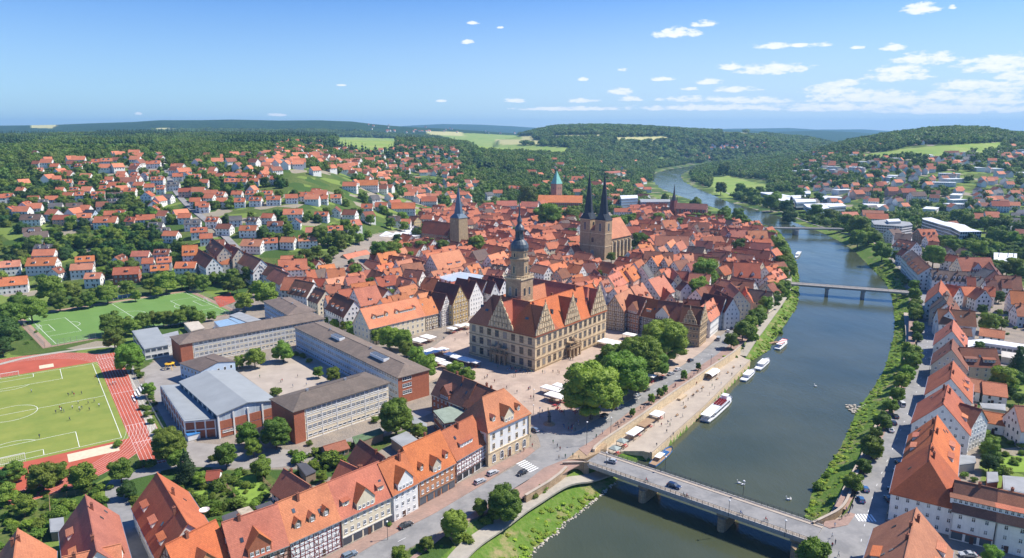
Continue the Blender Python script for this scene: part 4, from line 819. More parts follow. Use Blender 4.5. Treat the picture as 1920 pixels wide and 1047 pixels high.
def _house(x, y, ang, L, W, wh, rh, wall='white', roof='orange', dorm=(), det=1, hips=(0, 0), tim=None, chim=1, z=None, where=None, name='house', shop=None, ends=(1, 1), colspace=None, floors=None, win=(0.95, 1.35), skip=(), cat='house', label=None, roofl=None):
    z = tz(x, y) if z is None else z; root = None if MERGE else empty(name, (x, y, z), ang); wallm = WALL[wall] if isinstance(wall, str) else wall; roofm = ROOF[roof]; base = -3.0 if y > 460 and z > 1 else -0.3
    rs = random.Random(int(abs(x*7+y*13)))
    m = MB(); h, w = L/2, W/2
    m.add([(-h,-w,base),(h,-w,base),(h,w,base),(-h,w,base),(-h,-w,wh),(h,-w,wh),(h,w,wh),(-h,w,wh)], [(0,1,5,4),(1,2,6,5),(2,3,7,6),(3,0,4,7)])
    if not hips[0]: m.add([(-h,-w,wh),(-h,w,wh),(-h,0,wh+rh)], [(0,2,1)])
    if not hips[1]: m.add([(h,-w,wh),(h,w,wh),(h,0,wh+rh)], [(0,1,2)])
    m.build('wall', wallm, root); roof_mb(L, W, wh, rh, hips).build('roof', roofm, root)
    nf = floors or max(1, int(round(wh/3.0))); fh = wh/nf; sp = colspace or (2.3 if det == 2 else 2.8); ww, hh_ = win; wins = MB()
    def put(px_, py_, pz, axis, out, w_, h_, arch=False):
        if det == 2:
            rz = {('x', 1): 0, ('x', -1): math.pi, ('y', 1): -math.pi/2, ('y', -1): math.pi/2}[(axis, out)]
            link('window', winmesh(w_, h_, 'cross', arch=arch), root, (px_, py_, pz), rz)
        else: simplewin(wins, px_, py_, pz, axis, w_, h_, 0, 1, out)
    for f in range(nf):
        zf = f*fh+(fh-hh_)*0.48
        for s in (-1, 1):
            if ('l', s) in skip: continue
            n = max(1, int((L-0.8)/sp))
            for i in range(n):
                xx = (i-(n-1)/2)*(L-0.8)/n
                if shop and f == 0 and s == -1: continue
                put(xx, s*w, zf, 'x', s, ww, hh_)
        for s, hp in ((-1, hips[0]), (1, hips[1])):
            if not ends[0 if s < 0 else 1]: continue
            n = max(1, int((W-1)/sp))
            for i in range(n): put(s*h, (i-(n-1)/2)*(W-1)/n, zf, 'y', s, ww, hh_)
    for s, hp in ((-1, hips[0]), (1, hips[1])):
        if hp or not ends[0 if s < 0 else 1]: continue
        k = 0; zz = wh+0.7
        while zz+1.3 < wh+rh*0.86:
            avail = W*(1-(zz+1.2-wh)/rh)-0.8; n = int(avail/ (sp*0.85)) or (1 if avail > 1 else 0)
            for i in range(n): put(s*h, (i-(n-1)/2)*sp*0.85, zz, 'y', s, ww*0.85, min(hh_, 1.2)*0.9)
            zz += 2.7
    if wins.f: wins.build('window', [FRAME, GLASS], root, kind='stuff')
    if shop:
        sm = MB(); n = max(2, int(L/3.2)); 
        for i in range(n): xx = (i-(n-1)/2)*L/n; sm.box(xx-L/n*0.40, xx+L/n*0.40, -w-0.12, -w, 0.35, fh-0.55, 1, True)
        sm.box(-h+0.1, h-0.1, -w-0.2, -w, fh-0.45, fh-0.1, 0, True)
        sm.build('shop_front', [shop, GLASS], root, kind='stuff')
        dm = MB(); dm.box(L*0.02-0.5, L*0.02+0.5, -w-0.16, -w, 0, 2.2, 0, True); dm.build('door', TIMB['brown'], root)
    else:
        dm = MB(); dx = rs.uniform(-0.3, 0.3)*L; dm.box(dx-0.5, dx+0.5, -w-0.1, -w, 0, 2.1, 0, True); dm.build('door', TIMB['brown'], root)
    if tim:
        tm = MB(); zc = [fh*k for k in range(1, nf)]; zb = fh if shop else 0.3; zc = [c for c in zc if c > zb+0.5]
        timber(tm, (-h, -w), (h, -w), zb, wh-0.1, zc, seed=1)
        if det == 1: timber(tm, (h, w), (-h, w), 0.3, wh-0.1, zc, step=1.8, seed=2)
        if ends[1]: timber(tm, (h, -w), (h, w), 0.3, wh, zc, None if hips[1] else wh+rh, seed=3)
        if ends[0]: timber(tm, (-h, w), (-h, -w), 0.3, wh, zc, None if hips[0] else wh+rh, seed=4)
        tm.build('timber_frame', TIMB[tim], root, kind='stuff')
    if det == 2:
        gm = MB()
        for s in (-1, 1): gm.bar((-h-0.2, s*(w+0.5), wh-0.42*rh/w-0.02), (h+0.2, s*(w+0.5), wh-0.42*rh/w-0.02), 0.16); gm.bar((-h+0.12, s*(w+0.12), 0), (-h+0.12, s*(w+0.12), wh-0.3), 0.12)
        gm.build('gutter', GALV, root, kind='stuff')
        for i in range(rs.randrange(1, 4)):
            s = rs.choice((-1, -1, 1)); fy = rs.uniform(0.30, 0.68); yy = s*w*fy; zz = wh+rh*(1-fy)+0.16; a_ = math.atan2(rh, w); rm = MB(); rm.obox((rs.uniform(-.42, .42)*L, yy, zz), (1, 0, 0), Vector((0, s*math.cos(a_), -math.sin(a_))), Vector((0, s*math.sin(a_), math.cos(a_))), 0.42, 0.6, 0.09); rm.build('roof_window', GLASS, root)
    for i in range(chim):
        cx = rs.uniform(-0.35, 0.35)*L; cy = rs.choice((-1, 1))*rs.uniform(0.3, 1.2); cw = 0.35; zt = wh+rh+0.9; c = MB(); c.box(cx-cw, cx+cw, cy-cw, cy+cw, wh+rh*0.6, zt); c.box(cx-cw-0.08, cx+cw+0.08, cy-cw-0.08, cy+cw+0.08, zt, zt+0.14, 0, True); c.cyl((cx, cy), 0.14, 0.12, zt+0.14, zt+0.5, 6); c.build('chimney', CHIM, root)
    nd = 0
    for d in dorm:
        side, xs, kind, dw = d[:4]; dwall = WALL[d[4]] if len(d) > 4 else wallm; inset = d[5] if len(d) > 5 else None
        for xf in (xs if isinstance(xs, (list, tuple)) else [xs]): dormer(root, W, wh, rh, side, xf*L, kind, dw, dwall, roofm, det, inset); nd += 1
    if not MERGE: HOUSES.append([root, x, y, z, wall if isinstance(wall, str) else '', roof, nd, tim, L, W, where, label, cat, wh])
    return root
PEND = []
def house_w(x, y, ang, L, W, wh, rh, *a, **k):
    if k.get('z') is None: k['z'] = tz(x, y)
    OCC.append((x, y, math.hypot(L, W)/2)); PEND.append((x, y, ang, L, W, wh, rh, a, k))
def flush_houses(limit=296):
    global MERGE
    def size(p): return 1e9 if (p[8].get('label') or p[8].get('name')) else (p[3]*1.0+p[4]+p[5])/math.hypot(p[0], p[1])*(1.25 if p[8].get('det') == 2 else 1)*(0.8 if p[8].get('where') == 'T' else 1)
    P = sorted(PEND, key=lambda p: -size(p)); big = MB(); allm = list(WALL.values())+list(ROOF.values())+list(TIMB.values())+[FRAME, GLASS, CHIM]
    for i, (x, y, ang, L, W, wh, rh, a, k) in enumerate(P):
        if i >= limit:
            c_, s_ = math.cos(ang), math.sin(ang); MERGE = (big, x, y, k['z'], c_, s_, allm)
            if y > 620: k['tim'] = None
        _house(x, y, ang, L, W, wh, rh, *a, **k); MERGE = None
    big.build('smaller_town_houses', allm, kind='stuff'); print('houses', len(P), 'merged faces', len(big.f))
def ridge(p, W, wh, rh, wall='white', roof='orange', zb=None, **k):
    """house from the two ends of its ridge as seen in the picture"""
    x1, y1, x2, y2 = p; z0 = zb
    if z0 is None:
        g = GT((x1+x2)/2, (y1+y2)/2, (wh+rh)); z0 = tz(*g) if g else 0.0
    a, b = G(x1, y1, z0+wh+rh), G(x2, y2, z0+wh+rh); L = max(math.hypot(b[0]-a[0], b[1]-a[1]), W*0.55)
    return house_w((a[0]+b[0])/2, (a[1]+b[1])/2, math.atan2(b[1]-a[1], b[0]-a[0]), L, W, wh, rh, wall, roof, z=z0, **k)
def hrow(A, B, W, wh, rh, wall='white', roof='orange', zb=0.0, **k):
    """house from the eaves line of its street front (left end, right end)"""
    a, b = G(A[0], A[1], zb+wh), G(B[0], B[1], zb+wh); L = math.hypot(b[0]-a[0], b[1]-a[1]); t = math.atan2(b[1]-a[1], b[0]-a[0])
    cx, cy = (a[0]+b[0])/2-math.sin(t)*W/2, (a[1]+b[1])/2+math.cos(t)*W/2
    return house_w(cx, cy, t, L-0.06, W, wh, rh, wall, roof, z=zb, **k)
def flat_b(corners, hgt, wall='white', roofc=None, z0=0.0, label='', cat='building', name='flat_roofed_building', bands=0, where=None, over=0.3, skyl=0, winh=1.3, frame=None):
    """flat roofed block from the pixel outline of its roof"""
    P = [G(a, b, z0+hgt) for a, b in corners]
    if area(P) < 0: P = P[::-1]
    cx = sum(p[0] for p in P)/len(P); cy = sum(p[1] for p in P)/len(P); root = empty(name, (cx, cy, z0)); Q = [(p[0]-cx, p[1]-cy) for p in P]
    m = MB(); m.prism(Q, -0.3, hgt-0.3); m.build('wall', WALL[wall] if isinstance(wall, str) else wall, root)
    m = MB(); c = [(x*(1+over/max(1, math.hypot(x, y))), y*(1+over/max(1, math.hypot(x, y)))) for x, y in Q]; m.prism(c, hgt-0.3, hgt, bottom=True)
    m.prism([(x*0.93, y*0.93) for x, y in Q], hgt, hgt+0.06); m.build('roof', roofc or FLATR, root)
    if bands:
        wm = MB(); fh = hgt/bands
        for i in range(len(Q)):
            (xa, ya), (xb, yb) = Q[i], Q[(i+1) % len(Q)]; L = math.hypot(xb-xa, yb-ya); ux, uy = (xb-xa)/L, (yb-ya)/L; nx, ny = uy, -ux; n = max(1, int(L/2.4))
            for f in range(bands):
                for j in range(n):
                    t = (j+0.5)*L/n; zc = f*fh+fh*0.52; wm.obox((xa+ux*t+nx*0.04, ya+uy*t+ny*0.04, zc), (ux, uy, 0), (nx, ny, 0), (0, 0, 1), L/n*0.40, 0.05, winh/2, 1); wm.obox((xa+ux*t+nx*0.02, ya+uy*t+ny*0.02, zc), (ux, uy, 0), (nx, ny, 0), (0, 0, 1), L/n*0.46, 0.05, winh/2+0.12, 0)
        wm.build('window', [frame or FRAME, GLASS], root, kind='stuff')
    for k in range(skyl): m = MB(); xx = Q[0][0]*0.5+(k-1)*3; m.box(xx-0.8, xx+0.8, -0.6, 0.6, hgt, hgt+0.5); m.build('skylight', GLASS, root)
    r = max(math.hypot(x, y) for x, y in Q); OCC.append((cx, cy, r*0.8)); HOUSES.append([root, cx, cy, z0, wall if isinstance(wall, str) else '', 'flat', 0, None, r, r, where, label, cat, hgt]); return root
FLATR = plain('grey_roof_felt', (0.30, 0.31, 0.315), 0.85, 0.2, 0.15, sc_=0.2); FLATW = plain('white_roof_membrane', (0.66, 0.68, 0.70), 0.7, 0.3, 0.1, sc_=0.1)
FLATD = plain('dark_roof_felt', (0.085, 0.085, 0.095), 0.8, 0.2, 0.15, sc_=0.2); FLATG = plain('moss_green_roof', (0.13, 0.19, 0.10), 0.95, 0.1, 0.2, sc_=0.5); FLATB = plain('blue_roof_sheet', (0.10, 0.30, 0.55), 0.5, 0.4)
hrng = random.Random(11)
# ------------------------------------------------------------ street row along the river road (near)
SH = plain('shop_sign_board', (0.70, 0.66, 0.58), 0.7); SHD = plain('shop_dark_board', (0.10, 0.10, 0.10), 0.5)
D = lambda s, xs, k, w, *r: (s, xs, k, w, *r)
hrow((345,1098), (436,1047), 12.5, 9, 8.5, 'pink', 'orange', det=2, tim='red', dorm=[D(-1, -0.02, 'b', 5.0, 'obrick')], label='orange roofed house with brick front gable at the bottom end of the row', win=(0.95, 1.4))
hrow((438,1058), (540,1019), 12.5, 9, 8.5, 'pink', 'orange', det=2, tim='brown', dorm=[D(-1, -0.02, 'b', 6.0, 'brick')], label='orange roofed house whose broad brick gable holds three white windows')
hrow((543,1015), (637,973), 12.5, 9, 8.5, 'white', 'orange', det=2, tim='red', dorm=[D(-1, [-0.28, 0.0, 0.28], 'g', 2.0, 'brown')], label='half timbered white house with three small gabled dormers in its roof', colspace=1.9)
hrow((639,972), (735,928), 12.5, 9, 8.5, 'cream', 'orange', det=2, dorm=[D(-1, -0.02, 'b', 6.2, 'cream'), D(-1, [-0.34, 0.34], 's', 2.2)], shop=SH, label='cream house with triangular front gable and shop windows under awnings', colspace=2.0)
hrow((736,927), (783,903), 12.0, 9.3, 7.8, 'white', 'orange', det=2, dorm=[D(-1, 0.02, 'b', 6.0, 'white')], label='narrow white house with a steep white front gable', colspace=1.9)
hrow((785,901), (853,866), 13.5, 9, 9.0, 'obrick', 'orange', det=2, dorm=[D(-1, 0.0, 'b', 3.6, 'beige'), D(-1, [-0.34, 0.34], 'g', 1.6)], shop=SHD, label='orange brick house with plain orange roof and dark shop front', colspace=2.0)
hrow((855,862), (912,829), 12.5, 8.6, 8.2, 'white', 'orange', det=2, tim='red', dorm=[D(-1, -0.05, 's', 6.5)], shop=SHD, label='red timbered house with one wide shed dormer beside the cream corner building', colspace=1.8)
# cream corner building with sandstone ground floor
def corner_building():
    wh = 13.6; a, b = G(915, 807, wh), G(992, 772, wh); L = math.hypot(b[0]-a[0], b[1]-a[1]); t = math.atan2(b[1]-a[1], b[0]-a[0]); W = 15.5
    cx, cy = (a[0]+b[0])/2-math.sin(t)*W/2, (a[1]+b[1])/2+math.cos(t)*W/2
    root = empty('corner_building', (cx, cy, 0), t); tag(root, 'tall cream building with arched sandstone ground floor on the junction corner', 'building'); h, w = L/2, W/2
    m = MB(); m.box(-h, h, -w, w, 4.6, wh); m.build('wall', WALL['cream'] if False else WALL['white'], root); m = MB(); m.box(-h-0.12, h+0.12, -w-0.12, w+0.12, -0.3, 4.6); m.build('ground_floor_wall', STONEW, root)
    m = MB()
    for z in (4.6, wh-0.5): m.box(-h-0.3, h+0.3, -w-0.3, w+0.3, z, z+0.35, 0, True)
    for x in (-h, h):
        for y in (-w, w): m.box(x-0.45, x+0.45, y-0.45, y+0.45, 4.95, wh-0.5)
    m.build('cornice', STONEW, root); roof_mb(L, W, wh, 8.5, (0.75, 0.75), 0.7).build('roof', ROOF['orange'], root)
    n = 5
    for i in range(n):
        x = (i-(n-1)/2)*(L-1.6)/n
        for z in (5.6, 9.4): link('window', winmesh(1.2, 2.1, frame=STONEW), root, (x, -w, z), math.pi)
        link('window', winmesh(1.7, 3.0, arch=True), root, (x, -w-0.12, 0.7), math.pi)
    for i in range(4):
        y = (i-1.5)*(W-1.6)/4
        for s, rz in ((1, -math.pi/2), (-1, math.pi/2)):
            for z in (5.6, 9.4): link('window', winmesh(1.2, 2.1, frame=STONEW), root, (s*h, y, z), rz)
            link('window', winmesh(1.7, 3.0, arch=True), root, (s*(h+0.12), y, 0.7), rz)
    dormer(root, W, wh, 8.5, -1, 0.0, 'b', 5.0, WALL['cream'], ROOF['orange'], 2); dormer(root, W, wh, 8.5, -1, -L*0.3, 'g', 1.5, WALL['cream'], ROOF['orange'], 2); dormer(root, W, wh, 8.5, -1, L*0.3, 'g', 1.5, WALL['cream'], ROOF['orange'], 2)
    m = MB(); m.box(-0.7, 0.7, -w-0.3, -w-0.12, 0, 2.6, 0, True); m.build('door', TIMB['brown'], root)
    OCC.append((cx, cy, 12))
corner_building()
# block behind the corner building
def S(ox, oy, s): return lambda *p: tuple(ox+v/s if i % 2 == 0 else oy+v/s for i, v in enumerate(p))
c5 = S(640, 500, 3)
ridge(c5(575,582,760,652), 13, 8.5, 8.5, 'brick', 'rust', zb=0, det=2, chim=3, dorm=[D(-1, -0.1, 'b', 5.5, 'brick')], label='dark brick gabled house with rust red roof behind the corner building')
ridge(c5(762,655,900,712), 14, 9, 7.5, 'brick', 'rust', zb=0, det=1, chim=2, label='brown tiled house between the dark brick house and the cream corner building')
flat_b([c5(520,812), c5(660,775), c5(730,850), c5(580,880)], 7.0, 'brick', plain('green_grey_roof', (0.25, 0.30, 0.24), 0.9), label='low brick block with greenish flat roof behind the corner building', bands=2)
# ------------------------------------------------------------ gardens and lane houses, bottom left
c7 = S(0, 750, 3); c8 = S(400, 750, 3)
ridge(c7(885,412,1055,695), 15, 6.5, 8.5, 'white', 'orange', zb=0, det=2, dorm=[D(-1, [-0.3, 0.0, 0.3], 's', 4.0)], chim=2, label='steep orange roofed house with three shed dormers beside the back lane')
ridge(c7(482,537,545,850), 14, 6.5, 8.5, 'white', 'orange', zb=0, det=2, dorm=[D(-1, [-0.22, 0.12], 's', 3.6)], chim=2, label='long orange gabled roof left of the back lane')
ridge(c7(100,728,70,960), 14, 6.5, 8.5, 'white', 'orange', zb=0, det=2, chim=2, dorm=[D(-1, 0.0, 's', 3.5)], label='orange gabled roof in the bottom left corner')
ridge(c7(355,885,675,812), 13, 6.5, 7, 'white', 'bright', zb=0, det=1, label='bright orange roof at the bottom edge beside the back lane')
ridge(c7(1598,388,1745,482), 9.5, 4.5, 5.5, 'white', 'orange', zb=0, det=1, label='small orange roofed house in the gardens with a bright roof window')
ridge(c8(825,225,960,320), 9.5, 5, 5.5, 'white', 'rust', zb=0, det=1, label='small rust roofed house with four roof windows behind the row')
ridge(c8(718,342,845,400), 8.5, 4.5, 5, 'cream', 'orange', zb=0, det=1, label='small orange garden house behind the cream gabled house')
ridge(c8(985,325,1080,300), 9, 6.5, 5, 'white', 'rust', zb=0, det=1, label='rear wing with rust roof squeezed behind the narrow white house')
def shed(a, W, wh, rh, roof, wall, label): return ridge(a, W, wh, rh, wall, roof, zb=0, det=1, chim=0, label=label, name='garden_shed', cat='shed')
shed(c8(620,262,740,228), 6.5, 2.6, 1.6, 'red', 'brown', 'garden shed with low red roof south of the school wing')
shed(c7(1165,402,1235,396), 5, 2.4, 1.8, 'red', 'white', 'tiny white garden shed with red hipped roof')
for pts_, h_, rf, lb in (([(785,208),(935,160),(955,185),(800,245)], 3.2, FLATG, 'garden building with moss green flat roof below the school'), ([(1000,215),(1085,178),(1150,225),(1065,262)], 4.0, FLATR, 'grey flat roofed annex behind the orange brick house'),
    ([(1100,120),(1130,95),(1200,135),(1190,165)], 3, FLATR, 'grey shed roof beside the round tree near the school'), ([(470,360),(520,355),(575,400),(520,425)], 3.2, FLATD, 'dark flat garage in the gardens behind the row'), ([(1060-820,600),(320,570),(345,600),(270,640)], 4, FLATD, 'dark flat roofed annex behind the half timbered row')):
    flat_b([c8(*p) for p in pts_], h_, 'brown', rf, label=lb, name='garage')
for pts_, h_, rf, lb in (([(280,672),(355,662),(362,735),(285,742)], 3.0, FLATR, 'grey flat roofed garage beside the bottom left gardens'), ([(1250,655),(1330,625),(1385,700),(1275,732)], 4.5, FLATD, 'dark grey flat roof between the gabled lane house and the row'), ([(1335,620),(1400,600),(1450,650),(1390,690)], 4.2, plain('patched_roof', (0.42, 0.36, 0.27), 0.9, 0.2, 0.3), 'patched beige flat roof behind the row')):
    flat_b([c7(*p) for p in pts_], h_, 'brown', rf, label=lb, name='garage')
# ------------------------------------------------------------ market square, north side
c = S(560, 440, 4.76)
A_, B_ = c(630,838), c(1128,722)
hrow(A_, B_, 16, 10.0, 9.5, 'cream', 'bright', det=2, dorm=[D(-1, [-0.36, -0.14, 0.04, 0.36], 'g', 1.9, 'cream', 3.0), D(-1, [-0.25, 0.15, 0.27], 's', 4.6, 'cream', 3.0)], chim=2, colspace=3.3, win=(1.2, 1.7), floors=3, label='long cream building with bright orange roof and a line of dormers facing the market')
hrow(c(1131,722), c(1248,694), 13, 9.5, 8.5, 'cream', 'bright', det=2, tim='brown', label='half timbered house with arcade right of the long cream building', colspace=2.0)
ridge(c(1318,532,1165,508), 10.5, 11, 8.5, 'white', 'dark', zb=0, det=2, tim='brown', label='narrow half timbered gable with dark roof facing the market', colspace=1.9)
ridge(c(1440,455,1240,418), 14, 13, 10.5, 'yellow', 'dark', zb=0, det=2, tim='brown', label='tall ochre half timbered gable facing the market stalls', colspace=2.2)
ridge(c(1585,418,1415,388), 13, 11.5, 10.0, 'white', 'dark', zb=0, det=2, label='tall white gable with dark red roof next to the town hall', colspace=2.3)
for rp, W_, lb in (((1678,408,1520,378), 10, 'a'), ((1755,425,1690,405), 7, 'b'), ((1838,402,1700,372), 9, 'c')): ridge(c(*rp), W_, 10, 7, 'white', 'dark', zb=0, det=1)
flat_b([c(1240,382), c(1420,330), c(1655,365), c(1600,400), c(1420,440)], 9.5, 'white', plain('pale_glass_roof', (0.48, 0.55, 0.60), 0.25, 0.5), label='large pale glazed flat roof hemmed in by dark gables', bands=0)
H1 = [  # old town seen from the left of the square: ridge, width, eaves, rise, wall, roof, options
 ((395,182,603,138), 14, 9, 4.5, 'stone', 'bright'), ((190,152,430,117), 20, 8, 3.5, 'dstone', 'bright'), ((700,168,862,146), 12, 8, 8, 'stone', 'bright'), ((640,182,690,176), 9, 7, 7, 'dstone', 'bright'), ((808,186,932,203), 11, 7, 6.5, 'white', 'rust', 'red'), ((870,243,1003,214), 11, 6.5, 7, 'white', 'bright'),
 ((1012,214,1122,242), 11, 6, 7, 'pink', 'rust'), ((1175,182,1432,132), 17, 7.5, 11.5, 'white', 'bright', 'red'), ((1100,147,1166,137), 9, 6.5, 6.5, 'white', 'orange'), ((1550,150,1662,127), 12, 7, 7.5, 'brown', 'brown'), ((1690,188,1832,147), 13, 7, 8, 'white', 'bright'), ((1500,283,1602,256), 12, 6.5, 7, 'white', 'bright'),
 ((1625,302,1705,290), 9, 6.5, 6, 'cream', 'orange'), ((1692,306,1832,322), 12, 8, 6.5, 'cream', 'orange'), ((1655,365,1820,375), 11, 9, 7, 'white', 'dark'), ((1128,383,1247,396), 13, 7.5, 7, 'white', 'rust'), ((490,487,690,452), 16, 6.5, 9.5, 'white', 'orange'), ((728,578,818,548), 9, 5.5, 5.5, 'white', 'orange'), ((825,548,962,516), 9.5, 5.5, 5.5, 'white', 'orange'),
 ((248,312,405,298), 13, 6.5, 8, 'white', 'orange'), ((60,322,140,312), 10, 6, 6, 'white', 'orange'), ((140,318,235,300), 9, 6, 5.5, 'brown', 'brown'), ((-40,378,118,384), 13, 7, 7.5, 'white', 'orange'), ((-30,400,140,432), 14, 8.5, 8, 'white', 'rust'), ((150,470,242,502), 12, 8, 7, 'cream', 'rust'), ((330,520,497,592), 14, 9.5, 8.5, 'white', 'rust'), ((245,548,322,538), 11, 9, 7, 'white', 'orange', 'red'),
 ((450,648,572,650), 9, 7, 6, 'white', 'rust'), ((757,312,905,294), 11, 6, 6.5, 'white', 'bright'), ((950,308,1108,322), 12, 6.5, 6.5, 'white', 'rust'), ((585,318,722,312), 10, 5, 4.5, 'white', 'orange'), ((950,392,1048,388), 8, 5, 4.5, 'cream', 'orange'), ((888,476,1040,442), 10, 5, 5, 'white', 'bright'), ((130,392,240,396), 9, 6, 4.5, 'white', 'red'),
 ((242,448,372,442), 9, 6, 5, 'cream', 'orange'), ((352,494,540,472), 10, 6, 5, 'cream', 'orange')]
for e in H1:
    p, W_, wh_, rh_, wl_, rf_ = e[:6]; dm = []
    if rh_ > 6.3 and hrng.random() < 0.6: dm = [D(-1, [-0.2, 0.2] if hrng.random() < .6 else 0.0, hrng.choice('gs'), 2.2)]
    if p[0] == 1175: dm = [D(-1, [-0.05, 0.25], 's', 4.5)]
    if p[0] in (330, -30): dm = [D(-1, [-0.25, 0, 0.25], 's', 2.6)]
    ridge(c(*p), W_, wh_, rh_, wl_, rf_, zb=0, tim=(e[6] if len(e) > 6 else None), dorm=dm, det=1)
# ------------------------------------------------------------ quarter between town hall, twin spired church and river
c = S(1080, 380, 4.3625)
H2 = [((705,146,812,140), 13, 8, 8, 'cream', 'bright'), ((540,172,702,182), 13, 7, 7, 'white', 'orange'), ((400,197,522,195), 11, 7, 6, 'pink', 'red'), ((440,152,500,140), 9, 7, 6.5, 'cream', 'bright'), ((920,160,1092,166), 15, 9, 8, 'white', 'rust'), ((965,192,1003,176), 10, 8, 7, 'pink', 'brown'), ((740,232,932,240), 12, 9, 7, 'white', 'rust'),
 ((650,272,918,276), 14, 9, 8, 'white', 'orange'), ((1030,284,1190,272), 12, 8, 6, 'white', 'rust'), ((982,312,1118,318), 11, 8, 6, 'white', 'dark'), ((1222,192,1252,238), 10, 10, 6, 'white', 'orange', 'black'), ((1258,226,1400,226), 15, 9, 8, 'beige', 'orange'), ((1404,228,1562,230), 15, 9, 8, 'beige', 'orange'), ((1440,300,1588,296), 10, 9, 6, 'white', 'orange'), ((1430,326,1594,334), 10, 9, 6, 'brick', 'red'),
 ((1405,382,1592,398), 13, 9, 6, 'brick', 'dark'), ((1185,342,1280,350), 10, 6, 5, 'white', 'orange'), ((560,398,795,408), 13, 9, 7, 'pink', 'rust'), ((700,427,618,444), 12, 10, 6.5, 'white', 'bright', 'brown'), ((765,440,720,452), 8, 10, 6, 'white', 'orange', 'brown'), ((795,300,742,330), 10, 10, 6, 'white', 'bright'), ((870,310,812,335), 9, 10, 6, 'white', 'orange'), ((720,352,670,372), 10, 8, 6, 'cream', 'bright'),
 ((880,424,955,416), 9, 8, 6, 'white', 'orange'), ((955,415,1110,425), 10, 8, 6, 'white', 'rust'), ((1122,402,1250,412), 13, 8, 7.5, 'white', 'rust'), ((800,482,905,462), 12, 7, 6.5, 'white', 'rust'), ((908,500,1000,480), 10, 7, 6.5, 'white', 'red'), ((1000,440,1170,452), 10, 7, 6, 'white', 'rust'), ((1290,490,1502,498), 20, 9, 9, 'white', 'red'), ((930,576,1100,590), 14, 6.5, 7, 'white', 'orange'),
 ((822,560,922,566), 9, 6.5, 5.5, 'white', 'red'), ((765,540,720,562), 9, 7, 6.5, 'cream', 'bright'), ((835,585,780,532), 8, 7, 6, 'cream', 'bright'), ((592,632,714,592), 18, 8, 10, 'white', 'bright'), ((447,692,543,656), 15, 8, 9, 'brown', 'bright'), ((880,790,1020,800), 12, 8, 7, 'white', 'dark'), ((1130,672,1205,690), 10, 8, 6, 'white', 'orange'), ((1275,640,1450,650), 13, 8, 6.5, 'white', 'rust'), ((1385,690,1400,740), 8, 9, 6, 'pink', 'orange'),
 ((720,600,800,640), 9, 7, 5, 'white', 'dark'), ((700,680,770,740), 9, 6, 6, 'pink', 'orange'), ((1350,470,1400,478), 9, 8, 5, 'brick', 'red'), ((1280,410,1395,420), 9, 7, 5, 'white', 'red'), ((1200,480,1300,490), 10, 7, 6, 'white', 'rust'), ((870,640,910,660), 9, 7, 5, 'white', 'dark'),
 ((90,650,200,612), 13, 8, 7.5, 'white', 'bright'), ((205,640,262,628), 9, 10, 6.5, 'white', 'bright'), ((-20,480,50,470), 11, 7, 7, 'white', 'bright'), ((60,500,150,492), 11, 7, 6, 'white', 'dark'), ((215,480,330,510), 11, 7, 6.5, 'cream', 'orange'), ((300,540,380,520), 10, 7, 6.5, 'cream', 'bright'), ((150,545,190,575), 8, 6, 5, 'white', 'red'), ((-60,660,60,650), 14, 8, 7, 'cream', 'bright')]
for e in H2:
    p, W_, wh_, rh_, wl_, rf_ = e[:6]; dm = []
    if rh_ > 6.3 and hrng.random() < 0.6: dm = [D(-1, [-0.22, 0.22] if hrng.random() < .6 else 0.0, hrng.choice('gs'), 2.0)]
    ridge(c(*p), W_, wh_, rh_, wl_, rf_, zb=0, tim=(e[6] if len(e) > 6 else None), dorm=dm, det=1)
# timbered row facing the square across from the town hall
RZ = 11.5
ridge(c(318,762,440,704), 13, RZ, 9.5, 'beige', 'bright', zb=0, det=2, tim='brown', label='half timbered gable at the left end of the timbered row facing the trees')
hrow(c(376,884), c(518,918), 12, RZ, 9, 'pink', 'rust', det=2, tim='brown', dorm=[D(-1, 0.1, 'b', 7, 'pink')], label='brown timbered house with broad gable second in the timbered row', colspace=1.9)
hrow(c(520,918), c(642,944), 12, RZ-0.5, 9, 'grey', 'orange', det=2, tim='brown', dorm=[D(-1, 0.0, 's', 3)], label='timbered house with small dormer third in the timbered row', colspace=1.9)
hrow(c(644,944), c(842,972), 12, RZ, 9, 'beige', 'rust', det=2, tim='black', dorm=[D(-1, -0.2, 'b', 7.5, 'white')], label='black timbered gable fourth in the timbered row above the big trees', colspace=1.9)
hrow(c(1098,972), c(1202,888), 12, 10, 7.5, 'white', 'bright', det=2, dorm=[D(-1, [-0.4, -0.24, -0.08, 0.08, 0.24, 0.4], 't', 1.2, 'white', 2.6)], label='white riverside house with orange roof and a row of tiny dormers', colspace=2.0, chim=2)
for (p, W_, wl_, rf_, lb) in (((1226,772,1045,742), 10.5, 'white', 'dark', 'white stepped riverside gable with dark roof next to the orange dormered house'), ((1286,784,1150,716), 9.5, 'white', 'dark', 'second white riverside gable with dark roof'), ((1338,722,1262,656), 14, 'cream', 'orange', 'cream riverside gable with orange roof near the parked cars')):
    ridge(c(*p), W_, 11, 8, wl_, rf_, zb=0, det=2, label=lb)
for (a, b, wl_, rf_, dm) in ((c(327,700), c(415,652), 'cream', 'bright', [D(-1, [-.35, -.12, .12, .35], 't', 1.1, 'cream', 2.4)]), (c(416,650), c(467,622), 'pink', 'orange', []), (c(469,642), c(534,600), 'pink', 'orange', [D(-1, 0.0, 's', 3.5)]), (c(536,576), c(592,546), 'white', 'orange', [D(-1, 0.0, 's', 3.5)]), (c(594,610), c(634,590), 'white', 'grey', [])):
    hrow(a, b, 12, 10, 7.5, wl_, rf_, det=1, dorm=dm)
